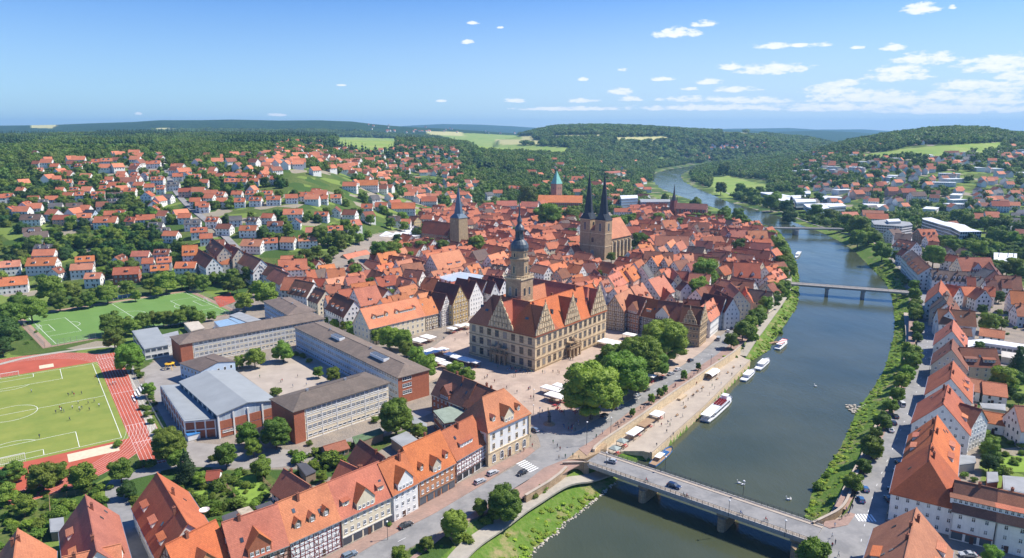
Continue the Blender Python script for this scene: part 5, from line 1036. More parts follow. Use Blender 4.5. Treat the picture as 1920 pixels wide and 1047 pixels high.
# sandstone corner house with scrolled gables
def gable_front(root, x0, x1, y, z0, steps, rise, m_wall, trim, dirv='x', out=-1, thick=0.6, deco=True, name='gable', winrows=()):
    """ornate stepped gable standing on a wall; built in the root's local frame along x (dirv x) or y"""
    w = (x1-x0)/2; cx = (x0+x1)/2; prof = [(-w, 0)]; n = steps
    for i in range(n):
        f0 = 1-i/n; f1 = 1-(i+1)/n; z = rise*(i+1)/(n+0.35)
        prof += [(-w*f0*0.97, rise*(i+0.45)/(n+0.35)), (-w*(f0*0.55+f1*0.45), z), (-w*f1*0.97-0.35*(i < n-1), z)]
    prof += [(-w*0.07, rise)]; prof = prof+[(-a, b) for a, b in prof[::-1]]
    m = MB(); P = lambda a, b, d: (cx+a, y+d, z0+b) if dirv == 'x' else (y+d, cx+a, z0+b); k = len(prof)
    F = [tuple(range(k)), tuple(range(k, 2*k))[::-1]]+[(i, (i+1) % k, k+(i+1) % k, k+i) for i in range(k)]
    m.add([P(a, b, -thick/2) for a, b in prof]+[P(a, b, thick/2) for a, b in prof], F); g = m.build(name, m_wall, root); t = MB()
    for i in range(n+1):
        zz = rise*i/(n+0.35); hw = w*(1-i/n)+0.3
        if hw > 0.5 or i == 0: t.obox(P(0, zz+0.12, 0), (1, 0, 0) if dirv == 'x' else (0, 1, 0), (0, 1, 0) if dirv == 'x' else (1, 0, 0), (0, 0, 1), hw, thick/2+0.22, 0.16)
        if 0 < i < n:
            for s in (-1, 1): q_ = P(s*(hw-0.2), zz+0.7, 0); t.lathe(q_[:2], [(0.22, q_[2]-0.5), (0.12, q_[2]), (0.25, q_[2]+0.3), (0.02, q_[2]+1.0)], 6)
    q_ = P(0, rise, 0); t.lathe(q_[:2], [(0.3, q_[2]-0.2), (0.15, q_[2]+0.3), (0.35, q_[2]+0.7), (0.03, q_[2]+1.9)], 6)
    if deco:
        for i in range(n): 
            zz = rise*i/(n+0.35); nn_ = max(1, int(2*w*(1-(i+0.5)/n)/1.9))
            for j in range(nn_+1): xx = (j-nn_/2)*1.9; t.obox(P(xx, zz+rise/(n+0.35)/2, out*thick/2), (1, 0, 0) if dirv == 'x' else (0, 1, 0), (0, 1, 0) if dirv == 'x' else (1, 0, 0), (0, 0, 1), 0.16, 0.12, rise/(n+0.35)/2-0.1)
    t.build('gable_trim', trim, g, kind='stuff')
    rz = {('x', -1): math.pi, ('x', 1): 0, ('y', 1): -math.pi/2, ('y', -1): math.pi/2}[(dirv, out)]
    for zz, n_, ww in winrows:
        for j in range(n_): q_ = P((j-(n_-1)/2)*ww, zz, out*(thick/2)); link('window', winmesh(1.15, 1.6, 'cross', STONEW), g, q_, rz)
    return g
def stone_corner():
    wh = 12.5; a, b, e = G(*c(845,980), wh), G(*c(1015,1005), wh), G(*c(1092,960), wh); L = math.hypot(b[0]-a[0], b[1]-a[1]); t = math.atan2(b[1]-a[1], b[0]-a[0]); W = 13
    cx, cy = (a[0]+b[0])/2-math.sin(t)*W/2, (a[1]+b[1])/2+math.cos(t)*W/2; root = empty('stone_corner_house', (cx, cy, 0), t); tag(root, 'dark sandstone corner house with scrolled gables between timbered row and river', 'house'); h, w = L/2, W/2
    m = MB(); m.box(-h, h, -w, w, -0.3, wh); m.build('wall', DST, root); roof_mb(L, W, wh, 8.5).build('roof', ROOF['rust'], root); m = MB()
    for z in (4, 8, wh-0.3): m.box(-h-0.2, h+0.2, -w-0.2, w+0.2, z, z+0.25, 0, True)
    m.build('cornice', STONEW, root)
    gable_front(root, -4, 4, -w-0.05, wh, 3, 8.5, DST, STONEW, 'x', -1, winrows=((1, 3, 2), (4, 1, 2))); gable_front(root, -w, w, h+0.1, wh, 4, 10, STONEW, DST, 'y', 1, winrows=((1, 4, 2.2), (3.8, 2, 2.2)))
    for f in range(3):
        for i in range(6): link('window', winmesh(1.2, 1.8, frame=STONEW), root, ((i-2.5)*L/6.5, -w, f*4+1.2), math.pi)
        for i in range(5): link('window', winmesh(1.2, 1.8, frame=STONEW), root, (h, (i-2)*W/5.3, f*4+1.2), -math.pi/2)
    OCC.append((cx, cy, 11))
stone_corner()
# ------------------------------------------------------------ school
s3 = S(280, 540, 3.271)
BFELT = roof_mat('brown_roof_felt', (0.225, 0.165, 0.13), (0.17, 0.13, 0.105), 1.6); ROOF['felt'] = BFELT
GREYR = plain('pale_grey_roof_sheet', (0.29, 0.31, 0.315), 0.75, 0.2, 0.08, sc_=0.15); PANEL = wall_mat('pale_blue_grey_cladding', (0.50, 0.56, 0.60), 0.08, (0.6, 30, 0.03, 0.75))
def wing(A, B, W, wh, rh, label, wall='cream', nfl=4, front=True, ends=(False, True), endw='brick', sp=2.15, hips=(1, 1), start=0.0, stop=0.0, endwin=False, ww=1.75, name='school_wing'):
    a, b = G(A[0], A[1], wh), G(B[0], B[1], wh); L = math.hypot(b[0]-a[0], b[1]-a[1]); t = math.atan2(b[1]-a[1], b[0]-a[0])
    cx, cy = (a[0]+b[0])/2-math.sin(t)*W/2, (a[1]+b[1])/2+math.cos(t)*W/2; root = empty(name, (cx, cy, 0), t); tag(root, label, 'school building'); h, w = L/2, W/2
    m = MB(); m.box(-h, h, -w, w, -0.3, wh); m.build('wall', WALL[wall], root); roof_mb(L, W, wh, rh, hips, 0.7, 0.6, 0.3).build('roof', BFELT, root)
    fh = wh/nfl; xs, xe = -h+start+0.8, h-stop-0.8; n = int((xe-xs)/sp)
    m = MB(); 
    for f in range(nfl): m.box(-h+start, h-stop, -w-0.08, -w, f*fh+0.05, f*fh+0.35, 0, True)
    for i in range(0, n+1, 3): x = xs+(xe-xs)*i/n; m.box(x-0.12, x+0.12, -w-0.14, -w, 0.1, wh-0.1, 0)
    m.build('facade_bands', WALL['white'] if wall == 'cream' else WALL['blue'], root, kind='stuff')
    for f in range(nfl):
        for i in range(n):
            hh = 1.55 if f else 0.9
            link('window', winmesh(ww, hh, 'four' if f else 'none'), root, (xs+(xe-xs)*(i+0.5)/n, -w-0.02, f*fh+(fh-hh)*0.55), math.pi)
    if start: m = MB(); m.box(-h-0.1, -h+start, -w-0.16, -w+0.5, -0.3, wh-0.15); m.build('end_pier', WALL['brick'], root)
    for k, sx in ((0, -1), (1, 1)):
        if ends[k]:
            m = MB(); x0_, x1_ = sorted((sx*h, sx*(h+0.15))); m.box(x0_, x1_, -w-0.17, w+0.1, -0.3, wh-0.12); m.build('end_wall', WALL[endw], root)
            if endwin:
                for f in range(1, nfl): link('window', winmesh(4.6, 1.7, 'four'), root, (sx*(h+0.15), -w+4.2, f*fh+0.8), -math.pi/2 if sx > 0 else math.pi/2)
    for q_ in range(2): m = MB(); m.box(-h*0.5+q_*h*0.8-0.5, -h*0.5+q_*h*0.8+0.5, -0.4, 0.4, wh+rh*0.7, wh+rh+0.9); m.build('roof_vent', GALV, root)
    OCC.append((cx, cy, 5)); 
    for i in range(int(L/12)+1): tt = -h+6+i*12; OCC.append((cx+math.cos(t)*tt, cy+math.sin(t)*tt, W*0.62))
    return root, L, W
wing(s3(190,345), s3(1072,186), 17, 11.3, 2.6, 'long north school wing with cream walls and brown roof behind the yard trees', ends=(True, False), start=5.5, sp=2.2)
wing(s3(703,80), s3(852,166), 16, 11.6, 2.2, 'short rear school wing with shaded blue facade beside the tartan court', 'blue', ends=(False, False))
r_, L_, W_ = wing(s3(893,238), s3(1526,548), 15.5, 12.2, 2.3, 'long east school wing with skylights and a brick end wall', 'blue', ends=(False, True), endwin=True)
for xx, ln_ in ((-L_*0.12, 9), (L_*0.27, 12)):
    m = MB(); m.box(xx-ln_/2, xx+ln_/2, -4.2, -1.2, 13.6, 15.0); k = MB(); k.box(xx-ln_/2+.15, xx+ln_/2-.15, -4.0, -1.4, 15.0, 15.12, 0, True); m.build('skylight_frame', FRAME, r_); k.build('skylight', GLASS, r_)
    k = MB(); 
    for i in range(int(ln_/0.9)): k.box(xx-ln_/2+0.4+i*0.9, xx-ln_/2+0.5+i*0.9, -4.0, -1.4, 15.12, 15.2)
    k.build('glazing_bars', GALV, r_, kind='stuff')
wing(s3(885,756), s3(1465,579), 17.5, 13.2, 2.6, 'south school wing with red brick end wall, cream facade and many windows', ends=(True, False), start=4.2, nfl=4, sp=2.1)
def gym():
    a, b = G(*s3(420,779), 9.6), G(*s3(775,688), 9.6); L = math.hypot(b[0]-a[0], b[1]-a[1]); t = math.atan2(b[1]-a[1], b[0]-a[0]); Dp = 47.0
    root = empty('sports_hall', ((a[0]+b[0])/2, (a[1]+b[1])/2, 0), t); tag(root, 'sports hall with pale blue grey low gabled roof and brick panels', 'sports hall'); h = L/2
    m = MB(); m.box(-h, h, 0, Dp, -0.3, 9.6); m.add([(-h,0,9.6),(h,0,9.6),(0,0,11.6),(-h,Dp,9.6),(h,Dp,9.6),(0,Dp,11.6)], [(0,1,2),(4,3,5)]); m.build('wall', PANEL, root)
    m = MB(); v = [(-h-.5,-.6,9.65),(0,-.6,11.85),(h+.5,-.6,9.65),(-h-.5,Dp+.5,9.65),(0,Dp+.5,11.85),(h+.5,Dp+.5,9.65)]; u = [(x,y,z-.35) for x,y,z in v]
    m.add(v+u, [(0,1,4,3),(1,2,5,4),(6,9,10,7),(7,10,11,8),(0,6,7,1),(1,7,8,2),(3,4,10,9),(4,5,11,10),(0,3,9,6),(2,8,11,5)]); m.build('roof', GREYR, root)
    n = 4
    for i in range(n): x0 = -h+i*L/n; m = MB(); m.box(x0+0.35, x0+L/n-0.35, -0.18, 0, 0.3, 3.2); m.box(x0+0.35, x0+L/n-0.35, -0.18, 0, 3.6, 6.8); m.build('brick_panel', WALL['brick'], root)
    for i in range(n+1): x0 = -h+i*L/n; m = MB(); m.box(x0-0.3, x0+0.3, -0.4, 0, -0.3, 9.4); m.build('pilaster', WALL['white'], root)
    for i in range(9): y0 = i*Dp/8; m = MB(); m.box(-h-0.35, -h, y0-0.25, y0+0.25, 0, 9.4); m.build('pilaster', WALL['white'], root)
    for i in range(3): link('window', winmesh(2.2, 0.9, 'four'), root, (-h+2.2+i*2.4, -0.2, 2.0), math.pi)
    m = MB()
    for i in range(8): m.box(-h-0.1, -h, i*Dp/8+0.6, (i+1)*Dp/8-0.6, 7.4, 9.0)
    m.build('clerestory_window', GLASS, root); 
    for i in range(5): OCC.append((root.location.x-math.sin(t)*(5+i*10), root.location.y+math.cos(t)*(5+i*10), 14))
gym()
g2 = flat_b([s3(70,600), s3(232,588), s3(402,802), s3(215,818)], 7.4, 'brick', GREYR, label='lower brick annex with pale flat roof on the left of the sports hall', name='sports_hall_annex', cat='sports hall')
P = [G(a, b, 7.4) for a, b in (s3(70,600), s3(215,818), s3(402,802))]; m = MB(); gx, gy = g2.location.x, g2.location.y
for (p, q2, n) in ((P[0], P[1], 9), (P[1], P[2], 3)):
    L = math.hypot(q2[0]-p[0], q2[1]-p[1]); ux, uy = (q2[0]-p[0])/L, (q2[1]-p[1])/L; nx, ny = uy, -ux
    for i in range(n+1): x, y = p[0]+ux*L*i/n-gx, p[1]+uy*L*i/n-gy; m.obox((x+nx*.12, y+ny*.12, 3.5), (ux, uy, 0), (nx, ny, 0), (0, 0, 1), 0.25, 0.2, 3.7)
    for z in (3.5, 6.9): m.obox(((p[0]+q2[0])/2-gx+nx*.05, (p[1]+q2[1])/2-gy+ny*.05, z), (ux, uy, 0), (nx, ny, 0), (0, 0, 1), L/2, 0.15, 0.22)
m.build('pilasters', WALL['white'], g2, kind='stuff')
ridge(s3(290,408,420,455), 17, 7.5, 2.0, 'blue', 'felt', zb=0, det=1, chim=0, hips=(1, 0), label='low brown roofed link block between the north wing and the sports hall', name='school_link_block', cat='school building')
c4 = S(0, 500, 3)
pv_ = flat_b([c4(743,362), c4(885,341), c4(946,440), c4(812,464)], 6.0, 'white', GREYR, label='small pavilion with pale flat roof and brick band beside the round tree', name='school_pavilion', bands=2)
flat_b([c4(905,385), c4(1000,362), c4(1010,405), c4(945,452)], 4.6, 'grey', FLATR, label='low grey flat link between the pavilion and the north wing', name='school_link_block')
flat_b([c4(1035,318), c4(1115,306), c4(1150,345), c4(1075,362)], 3.6, 'beige', plain('beige_roof', (0.50, 0.44, 0.36), 0.9), label='small beige flat roofed hut behind the north school wing', name='school_hut')
for q4, lb in (([(1205,310),(1280,295),(1345,325),(1240,345)], 'glazed workshop roof with blue panes behind the north wing'), ([(1285,290),(1370,280),(1440,305),(1350,325)], 'second glazed workshop roof behind the north wing')): flat_b([c4(*p) for p in q4], 5, 'white', plain('blue_glass_roof', (0.30, 0.42, 0.52), 0.2, 0.6), label=lb, name='workshop')
flat_b([c4(1290,275), c4(1350,255), c4(1470,300), c4(1400,318)], 5.4, 'grey', FLATR, label='grey flat workshop block near the tartan court', name='workshop')
# ------------------------------------------------------------ town hall
TA = math.radians(51); T0 = (11.2, 320.4); TR, TL, TH = 65.0, 43.0, 18.3
th = empty('town_hall', (T0[0], T0[1], 0), TA); tag(th, 'great sandstone town hall with red roofs and scrolled stepped gables on the square', 'town hall')
m = MB(); m.box(0, TR, 0, TL, -0.3, TH); m.build('wall', STONEW, th)
m = MB()
for z in (0.9, 6.0, 11.9, TH-0.45): m.box(-0.25, TR+0.25, -0.25, TL+0.25, z, z+0.32, 0, True)
m.build('cornice', DST, th)
RD = ROOF['red']; RB_ = ROOF['bright']
def troof(name, x0, x1, y0, y1, axis, rh, hips, mat, zz=0.0):
    L, W = ((x1-x0), (y1-y0)) if axis == 'x' else ((y1-y0), (x1-x0)); m = roof_mb(L, W, TH+zz, rh, hips, 0.5, 0.1, 0.3)
    o = m.build(name, mat, th, loc=((x0+x1)/2, (y0+y1)/2, 0))
    if axis == 'y': o.rotation_euler = (0, 0, math.pi/2)
    return o
THR = roof_mat('town_hall_roof_tile', (0.60, 0.158, 0.07), (0.50, 0.13, 0.06), 0.5)
troof('roof', 0, TR, 0, 19, 'x', 13.5, (0.9, 0), THR); troof('roof', 0, 19, 0, TL, 'y', 13.3, (0.9, 0.9), THR, 0.02)
troof('roof', TR-19, TR, 2, TL, 'y', 13.2, (0.5, 0), THR, 0.04); troof('roof', 0, TR, TL-17, TL, 'x', 11.8, (0.9, 0), THR, 0.06)
GW = [(1.0, 1), (1, 1)]
gable_front(th, 0.2, 15.5, -0.12, TH, 5, 15.0, STONEW, DST, 'x', -1, winrows=((1.2, 4, 2.6), (5.0, 3, 2.4), (8.6, 1, 2)))
gable_front(th, 24.5, 38.5, -0.12, TH, 5, 14.5, STONEW, DST, 'x', -1, winrows=((1.2, 4, 2.5), (5.0, 3, 2.3), (8.6, 1, 2)))
gable_front(th, TR-16, TR-0.1, -0.12, TH, 5, 15.5, STONEW, DST, 'x', -1, winrows=((1.2, 4, 2.6), (5.0, 3, 2.4), (8.6, 1, 2)))
gable_front(th, 13.5, 29.5, -0.12, TH, 5, 15.0, STONEW, DST, 'y', -1, winrows=((1.2, 4, 2.6), (5.0, 3, 2.4), (8.6, 1, 2)))
gable_front(th, 1.0, 17.0, TR+0.12, TH, 5, 14.0, STONEW, DST, 'y', 1, winrows=((1.2, 4, 2.6),))
def gblroof(cx, cy, w, dep, rh, axis):      # cross roof behind a gable
    m = roof_mb(dep, w, TH, rh, (0, 0), 0.3, 0.0, 0.25); o = m.build('cross_roof', THR, th, loc=(cx, cy, 0.08)); o.rotation_euler = (0, 0, math.pi/2 if axis == 'y' else 0)
for cx in (7.85, 31.5, TR-8): gblroof(cx, 4.9, 14.2, 9.5, 12.6, 'y')
gblroof(4.9, 21.5, 15.0, 9.5, 12.8, 'x')
for f, z in enumerate((2.0, 7.6, 13.3)):
    for i in range(14):
        x = 2.6+i*(TR-5.2)/13
        if f < 2 and 27.5 < x < 35.5 and f == 0: continue
        link('window', winmesh(2.5, 3.4, 'four', DST), th, (x, -0.02, z), math.pi)
    for i in range(8):
        y = 3.2+i*(TL-6.4)/7
        if f == 0 and 17 < y < 27: continue
        link('window', winmesh(2.5, 3.4, 'four', DST), th, (-0.02, y, z), math.pi/2)
        link('window', winmesh(2.5, 3.4, 'four', DST), th, (TR+0.02, y, z), -math.pi/2)
for (px_, py_, rot, nm) in ((31.5, 0, 0, 'portal'), (0, 22, -math.pi/2, 'portal')):      # two storey stone porches
    m = MB(); w_ = 4.6; n = 3
    for i in range(n+1): x = -w_+i*2*w_/n; m.box(x-0.45, x+0.45, -2.6, -1.7, 0, 5.2); m.cyl((x, -2.2), 0.32, 0.28, 5.9, 8.2, 8)
    m.box(-w_-0.6, w_+0.6, -2.9, 0, 5.2, 5.9, 0, True); m.box(-w_-0.2, w_+0.2, -2.5, 0, 8.2, 8.7, 0, True)
    for i in range(n):
        a, b = -w_+i*2*w_/n, -w_+(i+1)*2*w_/n
        for k in range(7):
            t0, t1 = math.pi*k/7, math.pi*(k+1)/7; c_ = (a+b)/2; r = (b-a)/2-0.45; m.quad((c_+r*math.cos(t0), -2.5, 3.6+r*math.sin(t0)), (c_+r*math.cos(t1), -2.5, 3.6+r*math.sin(t1)), (c_+r*math.cos(t1), -2.5, 5.2), (c_+r*math.cos(t0), -2.5, 5.2))
    for i in range(9): x = -w_+i*2*w_/8; m.box(x-0.12, x+0.12, -2.8, -2.6, 5.9, 6.7)
    m.box(-w_-0.5, w_+0.5, -2.85, -2.55, 6.7, 6.85, 0, True); m.lathe((0, -1.5), [(1.6, 8.7), (1.2, 9.6), (0.3, 10.6), (0.05, 12)], 8)
    o = m.build(nm, DST, th, loc=(px_, py_, 0)); o.rotation_euler = (0, 0, rot)
    k = MB()
    for i in range(n): c_ = -w_+(i+0.5)*2*w_/n; k.box(c_-0.9, c_+0.9, -0.15, 0.0, 0, 3.8)
    d_ = k.build('entrance_door', TIMB['brown'], o)
for (x, y) in ((20, 5), (43, 6), (52, 5), (4, 8), (4, 34), (5, 38)):
    m = MB(); z = TH+1.4*(min(y, x) if x > 10 else x); m.box(-0.5, 0.5, -0.9, 0.9, z-1.5, z+0.6); m.add([(-0.7,-1,z+.6),(0.7,-1,z+.6),(0.7,1,z+.6),(-0.7,1,z+.6),(0,-1,z+1.5),(0,1,z+1.5)], [(0,1,4),(2,3,5),(1,2,5,4),(3,0,4,5)]); m.build('roof_hatch', LEAD, th, loc=(x, y, 0))
for (x, y, z) in ((14, 20, 31), (47, 9, 33), (30, 12, 31), (8, 39, 26)): m = MB(); m.box(-.45, .45, -.45, .45, z-5, z+1.2); m.box(-.55, .55, -.55, .55, z+1.2, z+1.4, 0, True); m.build('chimney', CHIM, th, loc=(x, y, 0))
for i in range(4):
    for j in range(6): OCC.append((T0[0]+math.cos(TA)*(5+j*11)-math.sin(TA)*(5+i*11), T0[1]+math.sin(TA)*(5+j*11)+math.cos(TA)*(5+i*11), 9))
# its tower (stands within the court of the town hall)
tw = empty('town_hall_tower', (T0[0]+math.cos(TA)*18.5-math.sin(TA)*24.5, T0[1]+math.sin(TA)*18.5+math.cos(TA)*24.5, 0), TA); tag(tw, 'tall stone tower with dark domed lantern spire rising from the town hall', 'tower')
m = MB(); m.box(-5, 5, -5, 5, 0, 41); m.build('shaft', wall_mat('tower_stone', (0.46, 0.34, 0.215), 0.2, (1.1, 0.5, 0.02, 0.6)), tw)
m = MB()
for z in (28, 40.6): m.box(-5.5, 5.5, -5.5, 5.5, z, z+0.7, 0, True)
for i in range(9):
    for s in (-1, 1): t = -5.3+i*10.6/8; m.box(t-.12, t+.12, s*5.3-.12, s*5.3+.12, 41.3, 42.4); m.box(s*5.3-.12, s*5.3+.12, t-.12, t+.12, 41.3, 42.4)
for s in (-1, 1): m.box(-5.5, 5.5, s*5.3-.15, s*5.3+.15, 42.4, 42.6, 0, True); m.box(s*5.3-.15, s*5.3+.15, -5.1, 5.1, 42.4, 42.6, 0, True)
m.build('gallery', STONEW, tw)
m = MB(); m.lathe((0, 0), [(4.8, 41), (4.8, 50.2), (5.4, 50.5), (5.4, 51.2), (4.4, 51.4), (4.2, 54.6), (4.8, 54.8), (4.8, 55.2)], 8, ph=math.pi/8); m.build('octagon', MATS['tower_stone'], tw)
m = MB(); m.lathe((0, 0), [(4.6, 55.1), (4.75, 56.6), (4.4, 58.3), (3.4, 59.8), (2.3, 60.7), (2.0, 61.1)], 16); m.lathe((0, 0), [(2.5, 61.1), (2.5, 61.5), (1.8, 61.6)], 8)
for i in range(8): a = i*math.pi/4; m.cyl((1.85*math.cos(a), 1.85*math.sin(a)), .28, .28, 61.5, 65.0, 5)
m.lathe((0, 0), [(1.2, 61.5), (1.2, 64.9), (2.4, 65.0), (2.6, 65.8), (2.2, 67.0), (1.4, 68.1), (1.1, 68.6), (1.1, 69.8), (1.5, 69.9), (1.15, 70.8), (0.6, 72.4), (0.32, 75), (0.1, 81)], 12); m.lathe((0, 0), [(.05, 78.5), (.35, 79), (.05, 79.5)], 8); m.build('domed_spire', LEAD, tw, smooth=False)
for a, (dx, dy) in enumerate(((0, -1), (1, 0), (0, 1), (-1, 0))):
    rz = {(0, -1): math.pi, (1, 0): -math.pi/2, (0, 1): 0, (-1, 0): math.pi/2}[(dx, dy)]
    for z, ww, hh in ((14, 1.0, 2.0), (23, 1.0, 2.2), (32, 1.8, 4.4)):
        for k in ((-1, 1) if z == 32 else (0,)): link('window', winmesh(ww, hh, 'none', STONEW, True), tw, (dx*5.0+abs(dy)*k*2.0, dy*5.0+abs(dx)*k*2.0, z), rz)
    link('window', winmesh(1.5, 4.0, 'none', STONEW, True), tw, (dx*4.46, dy*4.46, 43.5), rz); link('window', winmesh(1.2, 2.2, 'none', STONEW, True), tw, (dx*4.0, dy*4.0, 51.9), rz)
# ------------------------------------------------------------ twin spired church
CA = math.radians(49); ch = empty('twin_spired_church', (83.5, 616.5, 0), CA); tag(ch, 'old stone church with twin dark slate spires and an orange nave roof', 'church')
def spire(root, x, y, w, z0, z1, mat, flare=1.0, name='spire'):
    m = MB(); h = w/2+0.5; r = h*1.04; v0 = [(-h,-h),(h,-h),(h,h),(-h,h)]; m.add([(x+a, y+b, z0) for a, b in v0]+[(x+r*math.cos(math.pi*i/4+math.pi/8)*0.70, y+r*math.sin(math.pi*i/4+math.pi/8)*0.70, z0+(z1-z0)*0.13) for i in range(8)], [])
    b0 = len(m.v)-12; O = lambda i: b0+4+i % 8
    m.f += [(b0+0, b0+1, O(6), O(5)), (b0+1, b0+2, O(0), O(7)), (b0+2, b0+3, O(2), O(1)), (b0+3, b0+0, O(4), O(3)), (b0+1, O(7), O(6)), (b0+2, O(1), O(0)), (b0+3, O(3), O(2)), (b0+0, O(5), O(4))]; m.m += [0]*8
    m.lathe((x, y), [(r*0.70, z0+(z1-z0)*0.13), (r*0.44, z0+(z1-z0)*0.45), (0.08, z1)], 8, ph=math.pi/8); m.lathe((x, y), [(.04, z1-1), (.35, z1-.5), (.05, z1), (.04, z1+1.6)], 6); return m.build(name, mat, root)
m = MB(); W2_ = 27.5
for y0 in (0.0, W2_-11): m.box(0, 11, y0, y0+11, -0.3, 36)
m.box(0.6, 10.5, 11, W2_-11, -0.3, 26); m.build('west_towers', DST, ch)
m = MB()
for z in (12, 23.5, 35.6): 
    for y0 in (0.0, W2_-11): m.box(-0.3, 11.3, y0-0.3, y0+11.3, z, z+0.5, 0, True)
for z in (12, 23.5): m.box(0.3, 10.5, 11.3, W2_-11.3, z, z+0.5, 0, True)
m.build('string_course', STONEW, ch)
for y0 in (5.5, W2_-5.5): spire(ch, 5.5, y0, 11, 36, 78.5, ROOF['slate'])
for y0 in (5.5, W2_-5.5):
    for (x, y, rz) in ((-0.02, y0, math.pi/2), (5.5, y0-5.52, math.pi), (5.5, y0+5.52, 0), (11.02, y0, -math.pi/2)): link('window', winmesh(2.8, 7.5, 'none', STONEW, True), ch, (x, y, 26.0), rz)
link('window', winmesh(3.0, 5.0, 'none', STONEW, True), ch, (0.55, W2_/2, 15), math.pi/2); link('portal', winmesh(4.2, 8.0, 'none', STONEW, True), ch, (0.55, W2_/2, 0.3), math.pi/2)
m = MB(); m.box(11, 46, 1.5, W2_-1.5, -0.3, 19); m.add([(46,1.5,19),(46,W2_-1.5,19),(46,W2_/2,34)], [(0,1,2)]); m.build('nave', DST, ch)
r = roof_mb(35, W2_-3, 19, 15, (0, 0), 0.8, 0.3, 0.4); r.build('nave_roof', ROOF['bright'], ch, loc=(28.7, W2_/2, 0))
m = MB(); m.box(0.7, 10.6, 11, W2_-11, 26, 26.4, 0, True); m.add([(0.7,11,26.4),(10.6,11,26.4),(10.6,W2_-11,26.4),(0.7,W2_-11,26.4),(5.6,11,30.5),(5.6,W2_-11,30.5)], [(1,2,5,4),(3,0,4,5)]); m.build('link_roof', ROOF['rust'], ch)
m = MB()
for i in range(6): x = 13.5+i*6.3; m.box(x-0.7, x+0.7, 0.1, 1.5, 0, 15); m.box(x-0.7, x+0.7, W2_-1.5, W2_-0.1, 0, 15)
m.build('buttress', STONEW, ch)
for i in range(5): link('window', winmesh(2.6, 11.5, 'none', STONEW, True), ch, (16.6+i*6.3, 1.48, 4.5), math.pi)
for i in range(3): OCC.append((90.5+math.cos(CA)*(8+i*15)-math.sin(CA)*16, 616.5+math.sin(CA)*(8+i*15)+math.cos(CA)*16, 20))
# ------------------------------------------------------------ single towered stone church, green spire, red sandstone church
sx_, sy_ = G(861, 469); st = empty('stone_tower_church', (sx_, sy_, 0), CA); tag(st, 'church with a square stone tower, slate spire and dark brown nave roof', 'church')
m = MB(); m.add([(-.8,-.8,-.3),(12.8,-.8,-.3),(12.8,12.8,-.3),(-.8,12.8,-.3),(0,0,31),(12,0,31),(12,12,31),(0,12,31)], [(0,1,5,4),(1,2,6,5),(2,3,7,6),(3,0,4,7)]); m.build('tower', DST if False else wall_mat('golden_rubble_stone', (0.44, 0.34, 0.20), 0.25, (0.9, 0.4, 0.03, 0.6)), st)
spire(st, 6, 6, 12, 31, 62, plain('blue_slate', (0.09, 0.14, 0.19), 0.5, 0.5, 0.15))
for (x, y, rz) in ((6, -0.02, math.pi), (-0.02, 6, math.pi/2), (12.02, 6, -math.pi/2)):
    link('window', winmesh(1.6, 3.6, 'none', STONEW, True), st, (x, y, 25), rz); link('window', winmesh(1.0, 2.2, 'none', STONEW, True), st, (x, y, 16), rz)
link('portal', winmesh(2.4, 4.8, 'none', STONEW, True), st, (6, -0.5, 0), math.pi)
a = G(795, 414, 24); b = G(846, 419, 24); ridge((797,414,848,419), 17, 13, 11, 'dstone', 'rust', zb=0, det=0, chim=0, label='dark brown nave roof joined to the square stone tower', name='church_nave', cat='church nave')
OCC.append((sx_, sy_+6, 14))
gx_, gy_ = G(1043, 391); gs = empty('green_spired_church', (gx_, gy_, 0), math.radians(40)); tag(gs, 'distant brick church with a green copper spire and long orange roof', 'church')
m = MB(); m.box(-6, 6, -6, 6, -.3, 37); m.build('tower', wall_mat('pale_red_stone', (0.42, 0.26, 0.19), 0.15), gs); m = MB(); m.cyl((0, 0), 8.9, 0.1, 37, 56.5, 4, ph=math.pi/4); m.build('spire', COPPER, gs)
for z in (12, 20, 29):
    for (x, y, rz) in ((-2, -6.02, math.pi), (2, -6.02, math.pi), (-6.02, 0, math.pi/2)): link('window', winmesh(1.5, 3.2, 'none', STONEW, True), gs, (x, y, z), rz)
OCC.append((gx_, gy_, 10)); m = None
ridge((1010,366,1092,367), 30, 13, 9, 'brick', 'bright', zb=0, det=1, chim=0, label='long orange church roof behind the green spired tower', name='church_nave', cat='church nave'); 
dx_, dy_ = G(1262, 408); ds = empty('dark_spired_tower', (dx_, dy_, 0), math.radians(40)); tag(ds, 'slender dark gothic tower with needle spire beside the red sandstone hall', 'tower')
m = MB(); m.box(-3.4, 3.4, -3.4, 3.4, -.3, 23); m.build('shaft', WALL['rstone'], ds); m = MB(); m.lathe((0, 0), [(3.6, 23), (1.5, 31), (0.1, 45)], 8)
for sx2 in (-1, 1):
    for sy2 in (-1, 1): m.lathe((sx2*3, sy2*3), [(.8, 23), (.1, 29)], 4)
m.build('spire', FLATD, ds); OCC.append((dx_, dy_, 8))
ridge((1270,381,1326,383), 28, 15, 6, 'rstone', 'dark', zb=0, det=1, chim=0, label='large dark red sandstone hall near the river bend', name='sandstone_hall', cat='building', floors=3, win=(2.0, 3.2), colspace=5)
